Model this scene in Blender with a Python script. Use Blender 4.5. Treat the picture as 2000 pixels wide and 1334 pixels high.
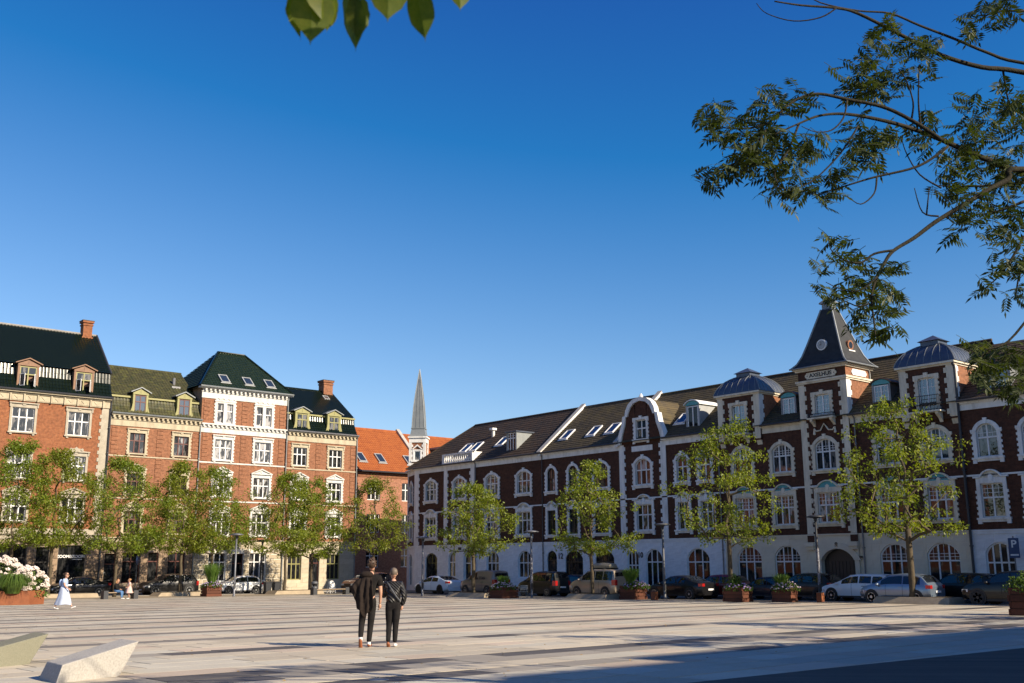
import bpy, math, random
from mathutils import Vector, Matrix, Euler, noise

# ------------------------------------------------------------------ scene, camera, sky, sun, exposure
S = bpy.context.scene
for o in list(bpy.data.objects): bpy.data.objects.remove(o)
COL = S.collection
PITCH, ROLL, AZ = math.atan(433/2030), math.radians(-0.34), math.radians(49.6)
FWD = Vector((math.cos(AZ), math.sin(AZ), 0)); RGT = Vector((math.sin(AZ), -math.cos(AZ), 0)); UP = Vector((0, 0, 1))
EYE = Vector((0, 0, 1.53))
_f = FWD*math.cos(PITCH) + UP*math.sin(PITCH); _u = -FWD*math.sin(PITCH) + UP*math.cos(PITCH)
_r = RGT*math.cos(ROLL) + _u*math.sin(ROLL); _u = -RGT*math.sin(ROLL) + _u*math.cos(ROLL)
cd = bpy.data.cameras.new('camera'); cam = bpy.data.objects.new('camera', cd); COL.objects.link(cam)
cam.matrix_world = Matrix(((_r.x, _u.x, -_f.x, EYE.x), (_r.y, _u.y, -_f.y, EYE.y), (_r.z, _u.z, -_f.z, EYE.z), (0, 0, 0, 1)))
cd.sensor_width = 36; cd.lens = 2030/2000*36; cd.clip_start = 0.05; cd.clip_end = 6000
cd.dof.use_dof = True; cd.dof.focus_distance = 38; cd.dof.aperture_fstop = 7.1
S.camera = cam
SUN_EL = math.radians(30.0); SUN_AZ = Vector((0.325, -0.946, 0)).normalized()
SUN = SUN_AZ*math.cos(SUN_EL) + UP*math.sin(SUN_EL)
W = bpy.data.worlds.new('World'); S.world = W; W.use_nodes = True
wn = W.node_tree.nodes; wl = W.node_tree.links
sky = wn.new('ShaderNodeTexSky'); sky.sky_type = 'NISHITA'; sky.sun_disc = False
sky.sun_elevation = SUN_EL; sky.sun_rotation = math.atan2(SUN_AZ.x, SUN_AZ.y)
sky.altitude = 0; sky.air_density = 1.0; sky.dust_density = 0.35; sky.ozone_density = 4.0
# grade of the whole sky dome: clear deep-blue northern air (less red where the air is thin)
def _vm(op, a, b):
    n = wn.new('ShaderNodeVectorMath'); n.operation = op
    for k, v in ((0, a), (1, b)):
        if isinstance(v, tuple): n.inputs[k].default_value = v
        else: wl.new(v, n.inputs[k])
    return n.outputs[0]
_g = _vm('MULTIPLY', _vm('SUBTRACT', sky.outputs[0], (0.94, 0.80, 0.0)), (1.53, 1.28, 1.12))
wl.new(_vm('MAXIMUM', _g, _vm('MULTIPLY', sky.outputs[0], (0.15, 0.46, 0.8))), wn['Background'].inputs[0]); wn['Background'].inputs[1].default_value = 0.078
sl = bpy.data.lights.new('sun', 'SUN'); sun = bpy.data.objects.new('sun', sl); COL.objects.link(sun)
sl.energy = 5.0; sl.angle = math.radians(0.53); sl.color = (1.0, 0.86, 0.66)
sun.rotation_euler = SUN.to_track_quat('Z', 'Y').to_euler(); sun.location = (0, 0, 60)
S.view_settings.view_transform = 'Standard'; S.view_settings.look = 'None'; S.view_settings.gamma = 1
S.view_settings.use_curve_mapping = False; S.view_settings.exposure = 0.8

def gz(x, y): return -0.0088*x - 0.0058*y          # the square falls gently away from the camera
rnd = random.Random(7)

# ------------------------------------------------------------------ helpers
class MB:
    def __init__(s): s.v = []; s.f = []
    def add(s, pts, faces):
        n = len(s.v); s.v += [tuple(p) for p in pts]; s.f += [tuple(n+i for i in f) for f in faces]; return s
    def poly(s, *pts): return s.add(pts, [tuple(range(len(pts)))])
    def box(s, x0, x1, y0, y1, z0, z1):
        return s.add([(x0,y0,z0),(x1,y0,z0),(x1,y1,z0),(x0,y1,z0),(x0,y0,z1),(x1,y0,z1),(x1,y1,z1),(x0,y1,z1)],
                     [(0,3,2,1),(4,5,6,7),(0,1,5,4),(1,2,6,5),(2,3,7,6),(3,0,4,7)])
    def prism(s, pts, y0, y1):                     # polygon in xz, counter-clockwise seen from -y, extruded along y
        n = len(pts); v = [(p[0], y0, p[1]) for p in pts] + [(p[0], y1, p[1]) for p in pts]
        return s.add(v, [tuple(range(n)), tuple(range(2*n-1, n-1, -1))] + [(i, i+n, (i+1) % n+n, (i+1) % n) for i in range(n)])
    def xprism(s, pts, x0, x1):                    # polygon in yz extruded along x
        n = len(pts); v = [(x0, p[0], p[1]) for p in pts] + [(x1, p[0], p[1]) for p in pts]
        return s.add(v, [tuple(range(n-1, -1, -1)), tuple(range(n, 2*n))] + [(i, (i+1) % n, (i+1) % n+n, i+n) for i in range(n)])
    def zprism(s, pts, z0, z1):
        n = len(pts); v = [(p[0], p[1], z0) for p in pts] + [(p[0], p[1], z1) for p in pts]
        return s.add(v, [tuple(range(n-1, -1, -1)), tuple(range(n, 2*n))] + [(i, (i+1) % n, (i+1) % n+n, i+n) for i in range(n)])
    def strip(s, a, b, y0, y1):                    # band between two polylines in xz (a inner, b outer), thickness y0..y1
        n = len(a); v = [(p[0],y0,p[1]) for p in a]+[(p[0],y0,p[1]) for p in b]+[(p[0],y1,p[1]) for p in a]+[(p[0],y1,p[1]) for p in b]
        F = []
        for i in range(n-1):
            F += [(i, i+1, n+i+1, n+i), (2*n+i, 2*n+i+1, i+1, i), (n+i, n+i+1, 3*n+i+1, 3*n+i)]
        F += [(0, n, 3*n, 2*n), (n-1, 2*n+n-1, 3*n+n-1, 2*n-1)]
        return s.add(v, F)
    def tube(s, pts, rad, n=6, cap=True):
        pts = [Vector(p) for p in pts]; m = len(pts)
        if not hasattr(rad, '__len__'): rad = [rad]*m
        V = []; ref = None
        for i, p in enumerate(pts):
            d = (pts[min(i+1, m-1)]-pts[max(i-1, 0)])
            d = d.normalized() if d.length > 1e-9 else Vector((0,0,1))
            if ref is None: ref = d.orthogonal().normalized()
            ref = (ref - d*ref.dot(d)); ref = ref.normalized() if ref.length > 1e-6 else d.orthogonal().normalized()
            b = d.cross(ref)
            for k in range(n):
                a = 2*math.pi*k/n; V.append(p + (ref*math.cos(a)+b*math.sin(a))*rad[i])
        F = [(i*n+k, i*n+(k+1) % n, (i+1)*n+(k+1) % n, (i+1)*n+k) for i in range(m-1) for k in range(n)]
        if cap: F += [tuple(range(n-1, -1, -1)), tuple((m-1)*n+k for k in range(n))]
        return s.add(V, F)
    def lathe(s, prof, c=(0,0,0), n=16, ax=None):
        V = []; m = len(prof)
        for r, z in prof:
            for k in range(n):
                a = 2*math.pi*k/n; V.append((c[0]+r*math.cos(a), c[1]+r*math.sin(a), c[2]+z))
        F = [(i*n+k, i*n+(k+1) % n, (i+1)*n+(k+1) % n, (i+1)*n+k) for i in range(m-1) for k in range(n)]
        F += [tuple(range(n-1, -1, -1)), tuple((m-1)*n+k for k in range(n))]
        return s.add(V, F)
    def disc(s, c, r0, r1, y0, y1, n=20, th=0):    # short cylinder with axis y
        V = []
        for (r, y) in ((r0, y0), (r1, y1)):
            for k in range(n):
                a = 2*math.pi*k/n+th; V.append((c[0]+r*math.cos(a), c[1]+y, c[2]+r*math.sin(a)))
        F = [(k, (k+1) % n, n+(k+1) % n, n+k) for k in range(n)] + [tuple(range(n-1, -1, -1)), tuple(range(n, 2*n))]
        return s.add(V, F)
    def ell(s, c, r, n=10, m=6, rot=None):
        V = []; 
        for i in range(m+1):
            t = math.pi*i/m
            for k in range(n):
                a = 2*math.pi*k/n; p = Vector((r[0]*math.sin(t)*math.cos(a), r[1]*math.sin(t)*math.sin(a), r[2]*math.cos(t)))
                if rot: p = rot @ p
                V.append((c[0]+p.x, c[1]+p.y, c[2]+p.z))
        F = [(i*n+k, (i+1)*n+k, (i+1)*n+(k+1) % n, i*n+(k+1) % n) for i in range(m) for k in range(n)]
        return s.add(V, F)
    def mesh(s, name, mat, smooth=False, fix=False):
        me = bpy.data.meshes.new(name); me.from_pydata([tuple(p) for p in s.v], [], s.f)
        mats = mat if isinstance(mat, (list, tuple)) else [mat]
        for m in mats: me.materials.append(M[m] if isinstance(m, str) else m)
        if fix:
            import bmesh
            b = bmesh.new(); b.from_mesh(me); bmesh.ops.remove_doubles(b, verts=b.verts, dist=1e-5)
            bmesh.ops.recalc_face_normals(b, faces=b.faces); b.to_mesh(me); b.free()
        if smooth: me.polygons.foreach_set('use_smooth', [True]*len(me.polygons))
        me.update(); return me
    def build(s, name, mat, parent=None, smooth=False, loc=None, fix=False):
        return put(name, s.mesh(name, mat, smooth, fix), parent, loc)

def put(name, me, parent=None, loc=None, rot=None, scale=None):
    o = bpy.data.objects.new(name, me); COL.objects.link(o)
    if parent is not None: o.parent = parent
    if loc is not None: o.location = loc
    if rot is not None: o.rotation_euler = rot
    if scale is not None: o.scale = scale
    return o
def tag(o, label=None, cat=None, group=None, kind=None):
    for k, v in (('label', label), ('category', cat), ('group', group), ('kind', kind)):
        if v: o[k] = v
    return o
def thing(name, label, cat, loc=(0,0,0), rz=0, group=None):
    o = put(name, None, None, loc, (0,0,rz)); o.empty_display_size = 0.3; return tag(o, label, cat, group)
def smoothed(o, angle=40):
    me = o.data
    me.polygons.foreach_set('use_smooth', [True]*len(me.polygons))
    try: me.set_sharp_from_angle(angle=math.radians(angle))
    except Exception: pass
    return o
UNIT = {}
def block(name, parent, x0, x1, y0, y1, z0, z1, mat, bev=0.0):
    """one small stone: a shared bevelled unit box, scaled"""
    if mat not in UNIT:
        m = MB(); b = 0.06
        m.add([(0,0,0),(1,0,0),(1,1,0),(0,1,0),(0,0,1),(1,0,1),(1,1,1),(0,1,1)],
              [(0,3,2,1),(4,5,6,7),(0,1,5,4),(1,2,6,5),(2,3,7,6),(3,0,4,7)])
        UNIT[mat] = m.mesh('block', mat)
    return put(name, UNIT[mat], parent, (x0, y0, z0), None, (x1-x0, y1-y0, z1-z0))
def copy_tree(o, parent=None):
    c = o.copy(); COL.objects.link(c); c.parent = parent
    for ch in o.children: copy_tree(ch, c)
    return c
def text_mesh(txt, size, mat, depth=0.012, bold=0.0, ax='CENTER', sx=1.0):
    cu = bpy.data.curves.new('txt', 'FONT'); cu.body = txt; cu.size = size; cu.align_x = ax; cu.align_y = 'CENTER'
    cu.extrude = depth; cu.offset = bold
    o = bpy.data.objects.new('txt', cu); COL.objects.link(o)
    bpy.context.view_layer.update()
    me = bpy.data.meshes.new_from_object(o.evaluated_get(bpy.context.evaluated_depsgraph_get()))
    bpy.data.objects.remove(o); me.name = 'lettering'
    me.materials.clear(); me.materials.append(M[mat])
    for v in me.vertices: v.co.x *= sx
    return me

# ------------------------------------------------------------------ materials
M = {}
def nodes(name):
    m = bpy.data.materials.new(name); m.use_nodes = True; nt = m.node_tree
    return m, nt, nt.nodes, nt.links, nt.nodes['Principled BSDF']
def vec(N, L, kind='Object', scale=None):
    t = N.new('ShaderNodeTexCoord'); out = t.outputs[kind]
    if scale:
        mp = N.new('ShaderNodeMapping'); mp.inputs['Scale'].default_value = scale; L.new(out, mp.inputs[0]); out = mp.outputs[0]
    return out
def mat(name, c1, c2=None, scale=3.0, rough=0.7, spec=0.5, metal=0.0, bump=0.0, detail=5, vs=None, c3=None, rvar=0.0, coat=0.0, obj_rand=0.0):
    m, nt, N, L, P = nodes(name); M[name] = m
    P.inputs['Roughness'].default_value = rough; P.inputs['Specular IOR Level'].default_value = spec; P.inputs['Metallic'].default_value = metal
    P.inputs['Coat Weight'].default_value = coat; P.inputs['Coat Roughness'].default_value = 0.05
    P.inputs['Base Color'].default_value = (*c1, 1)
    if c2:
        v = vec(N, L, 'Object', vs)
        n = N.new('ShaderNodeTexNoise'); n.inputs['Scale'].default_value = scale; n.inputs['Detail'].default_value = detail; n.inputs['Roughness'].default_value = 0.65
        L.new(v, n.inputs['Vector'])
        r = N.new('ShaderNodeValToRGB'); e = r.color_ramp.elements
        e[0].position = 0.33; e[1].position = 0.67; e[0].color = (*c1, 1); e[1].color = (*c2, 1)
        if c3: k = e.new(0.5); k.color = (*c3, 1)
        L.new(n.outputs['Fac'], r.inputs[0]); col = r.outputs[0]
        if obj_rand:
            oi = N.new('ShaderNodeObjectInfo'); hv = N.new('ShaderNodeHueSaturation')
            mr = N.new('ShaderNodeMapRange'); mr.inputs[3].default_value = 1-obj_rand; mr.inputs[4].default_value = 1+obj_rand
            L.new(oi.outputs['Random'], mr.inputs[0]); L.new(mr.outputs[0], hv.inputs['Value']); L.new(col, hv.inputs['Color']); col = hv.outputs[0]
        L.new(col, P.inputs['Base Color'])
        if rvar:
            mr = N.new('ShaderNodeMapRange'); mr.inputs[3].default_value = rough-rvar; mr.inputs[4].default_value = rough+rvar
            L.new(n.outputs['Fac'], mr.inputs[0]); L.new(mr.outputs[0], P.inputs['Roughness'])
        if bump:
            b = N.new('ShaderNodeBump'); b.inputs['Strength'].default_value = bump; b.inputs['Distance'].default_value = 0.02
            n2 = N.new('ShaderNodeTexNoise'); n2.inputs['Scale'].default_value = scale*6; n2.inputs['Detail'].default_value = 4
            L.new(v, n2.inputs['Vector']); L.new(n2.outputs['Fac'], b.inputs['Height']); L.new(b.outputs[0], P.inputs['Normal'])
    return m
def brick(name, c1, c2, mortar, dirt, bw=0.24, bh=0.077, soot=0.5):
    m, nt, N, L, P = nodes(name); M[name] = m
    t = N.new('ShaderNodeTexCoord'); sx = N.new('ShaderNodeSeparateXYZ'); L.new(t.outputs['Object'], sx.inputs[0])
    ad = N.new('ShaderNodeMath'); L.new(sx.outputs[0], ad.inputs[0]); L.new(sx.outputs[1], ad.inputs[1])
    cx = N.new('ShaderNodeCombineXYZ'); L.new(ad.outputs[0], cx.inputs[0]); L.new(sx.outputs[2], cx.inputs[1])
    b = N.new('ShaderNodeTexBrick'); b.inputs['Scale'].default_value = 1; b.inputs['Brick Width'].default_value = bw; b.inputs['Row Height'].default_value = bh
    b.inputs['Mortar Size'].default_value = 0.006; b.inputs['Color1'].default_value = (*c1, 1); b.inputs['Color2'].default_value = (*c2, 1); b.inputs['Mortar'].default_value = (*mortar, 1)
    b.inputs['Bias'].default_value = -0.1; L.new(cx.outputs[0], b.inputs['Vector'])
    n = N.new('ShaderNodeTexNoise'); n.inputs['Scale'].default_value = 0.55; n.inputs['Detail'].default_value = 8; n.inputs['Roughness'].default_value = 0.7; L.new(t.outputs['Object'], n.inputs['Vector'])
    r = N.new('ShaderNodeValToRGB'); r.color_ramp.elements[0].position = 0.38; r.color_ramp.elements[1].position = 0.72; L.new(n.outputs['Fac'], r.inputs[0])
    mx = N.new('ShaderNodeMix'); mx.data_type = 'RGBA'; mx.blend_type = 'MIX'
    ml = N.new('ShaderNodeMath'); ml.operation = 'MULTIPLY'; ml.inputs[1].default_value = soot; L.new(r.outputs[0], ml.inputs[0])
    L.new(ml.outputs[0], mx.inputs[0]); L.new(b.outputs['Color'], mx.inputs[6]); mx.inputs[7].default_value = (*dirt, 1)
    # patchy individual bricks
    n2 = N.new('ShaderNodeTexNoise'); n2.inputs['Scale'].default_value = 5.0; n2.inputs['Detail'].default_value = 3; L.new(cx.outputs[0], n2.inputs['Vector'])
    hs = N.new('ShaderNodeHueSaturation'); mr = N.new('ShaderNodeMapRange'); mr.inputs[1].default_value = 0.3; mr.inputs[2].default_value = 0.7; mr.inputs[3].default_value = 0.72; mr.inputs[4].default_value = 1.25
    L.new(n2.outputs['Fac'], mr.inputs[0]); L.new(mr.outputs[0], hs.inputs['Value']); L.new(mx.outputs[2], hs.inputs['Color'])
    L.new(hs.outputs[0], P.inputs['Base Color']); P.inputs['Roughness'].default_value = 0.85; P.inputs['Specular IOR Level'].default_value = 0.3
    bp = N.new('ShaderNodeBump'); bp.inputs['Strength'].default_value = 0.4; bp.inputs['Distance'].default_value = 0.01
    L.new(b.outputs['Fac'], bp.inputs['Height']); bp.invert = True; L.new(bp.outputs[0], P.inputs['Normal'])
    return m
def leafmat(name, c1, c2, c3, scale=2.0, trans=0.35, rough=0.5):
    m, nt, N, L, P = nodes(name); M[name] = m
    v = vec(N, L, 'Object'); n = N.new('ShaderNodeTexNoise'); n.inputs['Scale'].default_value = scale; n.inputs['Detail'].default_value = 6; n.inputs['Roughness'].default_value = 0.8; L.new(v, n.inputs['Vector'])
    r = N.new('ShaderNodeValToRGB'); e = r.color_ramp.elements; e[0].position = 0.3; e[1].position = 0.7; e[0].color = (*c1, 1); e[1].color = (*c3, 1); k = e.new(0.5); k.color = (*c2, 1)
    L.new(n.outputs['Fac'], r.inputs[0]); L.new(r.outputs[0], P.inputs['Base Color'])
    P.inputs['Roughness'].default_value = rough; P.inputs['Specular IOR Level'].default_value = 0.4
    tr = N.new('ShaderNodeBsdfTranslucent'); hs = N.new('ShaderNodeHueSaturation'); hs.inputs['Saturation'].default_value = 1.15; hs.inputs['Value'].default_value = 1.5
    L.new(r.outputs[0], hs.inputs['Color']); L.new(hs.outputs[0], tr.inputs['Color'])
    mx = N.new('ShaderNodeMixShader'); mx.inputs[0].default_value = trans; L.new(P.outputs[0], mx.inputs[1]); L.new(tr.outputs[0], mx.inputs[2])
    L.new(mx.outputs[0], N['Material Output'].inputs['Surface'])
    return m
brick('brick_orange', (0.268,0.096,0.037), (0.212,0.068,0.026), (0.22,0.132,0.086), (0.155,0.064,0.034), soot=0.45)
brick('brick_salmon', (0.278,0.114,0.055), (0.218,0.082,0.039), (0.24,0.158,0.108), (0.165,0.077,0.045), soot=0.5)
brick('brick_dark', (0.094,0.034,0.018), (0.056,0.021,0.012), (0.07,0.046,0.032), (0.030,0.014,0.009), soot=0.6)
brick('brick_pale', (0.34,0.15,0.088), (0.28,0.11,0.06), (0.29,0.20,0.15), (0.23,0.11,0.07), soot=0.5)
mat('stone_white', (0.78,0.77,0.74), (0.55,0.53,0.49), 2.2, 0.8, 0.3, bump=0.15, vs=(1.2,1.2,0.3), c3=(0.71,0.70,0.67))
mat('stone_cream', (0.70,0.63,0.50), (0.48,0.42,0.32), 2.2, 0.8, 0.3, bump=0.15, vs=(1.2,1.2,0.3), c3=(0.62,0.56,0.44))
mat('stone_buff', (0.46,0.40,0.29), (0.33,0.28,0.20), 2.2, 0.85, 0.3, bump=0.2, vs=(1.2,1.2,0.3), c3=(0.41,0.355,0.255))
mat('stone_chalk', (0.60,0.59,0.56), (0.44,0.43,0.40), 2.2, 0.85, 0.3, bump=0.15, vs=(1.2,1.2,0.3), c3=(0.55,0.54,0.51))
mat('stone_grey', (0.40,0.36,0.29), (0.30,0.265,0.205), 2.0, 0.85, 0.3, bump=0.3)
mat('stone_brown', (0.30,0.215,0.145), (0.20,0.145,0.10), 1.6, 0.9, 0.2, bump=0.5, obj_rand=0.22)
mat('joint_brown', (0.36,0.29,0.21), (0.26,0.2,0.15), 3, 0.9, 0.2)
mat('block_pale', (0.42,0.36,0.26), (0.33,0.275,0.195), 1.6, 0.9, 0.2, bump=0.4, obj_rand=0.12)
mat('joint_pale', (0.72,0.68,0.60), (0.6,0.56,0.48), 3, 0.9, 0.2)
mat('plaster_white', (0.80,0.81,0.82), (0.60,0.61,0.62), 1.3, 0.85, 0.3, bump=0.1, obj_rand=0.05)
mat('plaster_cream', (0.70,0.62,0.48), (0.60,0.52,0.40), 0.9, 0.85, 0.3, bump=0.1, obj_rand=0.05)
mat('plaster_buff', (0.50,0.44,0.33), (0.40,0.345,0.26), 1.3, 0.85, 0.3, bump=0.15, obj_rand=0.08)
mat('turquoise', (0.10,0.36,0.38), (0.08,0.28,0.31), 2, 0.7)
mat('paint_white', (0.72,0.72,0.71), (0.62,0.62,0.62), 2, 0.45, 0.5)
mat('paint_brown', (0.10,0.022,0.014), (0.07,0.015,0.011), 4, 0.45, 0.5)
mat('paint_black', (0.018,0.014,0.013), (0.012,0.010,0.010), 4, 0.45, 0.5)
mat('paint_olive', (0.27,0.25,0.085), (0.20,0.19,0.065), 3, 0.5, 0.5)
mat('paint_grey', (0.36,0.37,0.37), (0.30,0.31,0.31), 3, 0.5, 0.5)
mat('wood_tan', (0.23,0.125,0.07), (0.16,0.085,0.05), 4, 0.6, 0.4)
mat('tile_green', (0.0040,0.0075,0.0040), (0.007,0.0115,0.0055), 5, 0.19, 0.32, rvar=0.05)
mat('tile_dotted', (0.008,0.017,0.008), (0.020,0.030,0.012), 4, 0.15, 0.42, rvar=0.07)
mat('tile_moss', (0.030,0.038,0.012), (0.088,0.090,0.022), 2.4, 0.55, 0.4, c3=(0.052,0.048,0.020), bump=0.3)
mat('tile_orange', (0.34,0.105,0.029), (0.245,0.066,0.021), 2.2, 0.75, 0.3, c3=(0.30,0.088,0.024), bump=0.3)
mat('ridge_grey', (0.30,0.28,0.25), (0.22,0.2,0.18), 3, 0.8)
mat('slate', (0.018,0.019,0.020), (0.032,0.033,0.034), 2.5, 0.7, 0.3, bump=0.25)
mat('zinc', (0.22,0.235,0.24), (0.165,0.18,0.19), 1.5, 0.5, 0.5, metal=0.35)
mat('zinc_dark', (0.085,0.10,0.13), (0.060,0.072,0.10), 1.5, 0.38, 0.5, metal=0.3)
mat('zinc_pale', (0.235,0.25,0.25), (0.19,0.205,0.205), 1.5, 0.5, 0.5, metal=0.2)
mat('iron_black', (0.012,0.012,0.014), None, rough=0.5)
mat('pipe_grey', (0.19,0.19,0.20), (0.14,0.14,0.15), 3, 0.5, 0.5, metal=0.3)
mat('pipe_dark', (0.028,0.030,0.036), None, rough=0.5)
mat('ink', (0.010,0.010,0.011), None, rough=0.6)
mat('dark_inside', (0.008,0.008,0.009), None, rough=0.8)
mat('mortar_cap', (0.40,0.38,0.35), (0.3,0.28,0.26), 3, 0.9)
mat('moss_gold', (0.30,0.21,0.05), (0.16,0.12,0.04), 6, 0.9)
def roofmat(name, c1, c2, c3, moss, tw, th, mossamt=0.5):
    """plain tiles: colour differs tile by tile, moss and lichen in patches"""
    m, nt, N, L, P = nodes(name); M[name] = m
    t = N.new('ShaderNodeTexCoord'); sx = N.new('ShaderNodeSeparateXYZ'); L.new(t.outputs['Object'], sx.inputs[0])
    cx = N.new('ShaderNodeCombineXYZ'); L.new(sx.outputs[0], cx.inputs[0]); L.new(sx.outputs[2], cx.inputs[1])
    b = N.new('ShaderNodeTexBrick'); b.inputs['Scale'].default_value = 1; b.inputs['Brick Width'].default_value = tw; b.inputs['Row Height'].default_value = th
    b.inputs['Mortar Size'].default_value = 0.012; b.inputs['Color1'].default_value = (*c1, 1); b.inputs['Color2'].default_value = (*c2, 1); b.inputs['Mortar'].default_value = (*[k*0.35 for k in c2], 1)
    L.new(cx.outputs[0], b.inputs['Vector'])
    n = N.new('ShaderNodeTexNoise'); n.inputs['Scale'].default_value = 0.9; n.inputs['Detail'].default_value = 8; n.inputs['Roughness'].default_value = 0.72; L.new(t.outputs['Object'], n.inputs['Vector'])
    r = N.new('ShaderNodeValToRGB'); r.color_ramp.elements[0].position = 0.42; r.color_ramp.elements[1].position = 0.75; L.new(n.outputs['Fac'], r.inputs[0])
    mu = N.new('ShaderNodeMath'); mu.operation = 'MULTIPLY'; mu.inputs[1].default_value = mossamt; L.new(r.outputs[0], mu.inputs[0])
    mx = N.new('ShaderNodeMix'); mx.data_type = 'RGBA'; L.new(mu.outputs[0], mx.inputs[0]); L.new(b.outputs['Color'], mx.inputs[6]); mx.inputs[7].default_value = (*moss, 1)
    L.new(mx.outputs[2], P.inputs['Base Color']); P.inputs['Roughness'].default_value = 0.8; P.inputs['Specular IOR Level'].default_value = 0.3
    bp = N.new('ShaderNodeBump'); bp.invert = True; bp.inputs['Strength'].default_value = 0.6; bp.inputs['Distance'].default_value = 0.02; L.new(b.outputs['Fac'], bp.inputs['Height']); L.new(bp.outputs[0], P.inputs['Normal'])
roofmat('roof_brown', (0.066,0.046,0.030), (0.038,0.029,0.022), None, (0.105,0.052,0.020), 0.3, 0.17, 0.6)
roofmat('roof_olive', (0.088,0.066,0.036), (0.052,0.042,0.026), None, (0.135,0.100,0.030), 0.3, 0.17, 0.65)
def glass(name, c, ior=1.9, rough=0.02, var=None):
    m, nt, N, L, P = nodes(name); M[name] = m
    P.inputs['Base Color'].default_value = (*c, 1); P.inputs['Roughness'].default_value = rough; P.inputs['IOR'].default_value = ior
    if var:
        v = vec(N, L, 'Object', (1.3, 1, 0.45)); n = N.new('ShaderNodeTexNoise'); n.inputs['Scale'].default_value = 3.2; n.inputs['Detail'].default_value = 2; L.new(v, n.inputs['Vector'])
        oi = N.new('ShaderNodeObjectInfo'); n.noise_dimensions = '4D'
        ml = N.new('ShaderNodeMath'); ml.operation = 'MULTIPLY'; ml.inputs[1].default_value = 60; L.new(oi.outputs['Random'], ml.inputs[0]); L.new(ml.outputs[0], n.inputs['W'])
        r = N.new('ShaderNodeValToRGB'); e = r.color_ramp.elements; e[0].position = 0.5; e[1].position = 0.56; e[0].color = (*c, 1); e[1].color = (*var, 1)
        L.new(n.outputs['Fac'], r.inputs[0]); L.new(r.outputs[0], P.inputs['Base Color'])
    return m
glass('glass_dark', (0.009,0.010,0.011), 1.38, var=(0.03,0.03,0.03))
glass('glass_room', (0.014,0.015,0.016), 1.68, var=(0.13,0.12,0.11))
glass('glass_curtain', (0.035,0.035,0.036), 1.6, var=(0.34,0.33,0.32))
glass('glass_sky', (0.02,0.03,0.04), 2.3)
mat('blind', (0.62,0.60,0.55), (0.5,0.48,0.43), 3, 0.8)
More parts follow.
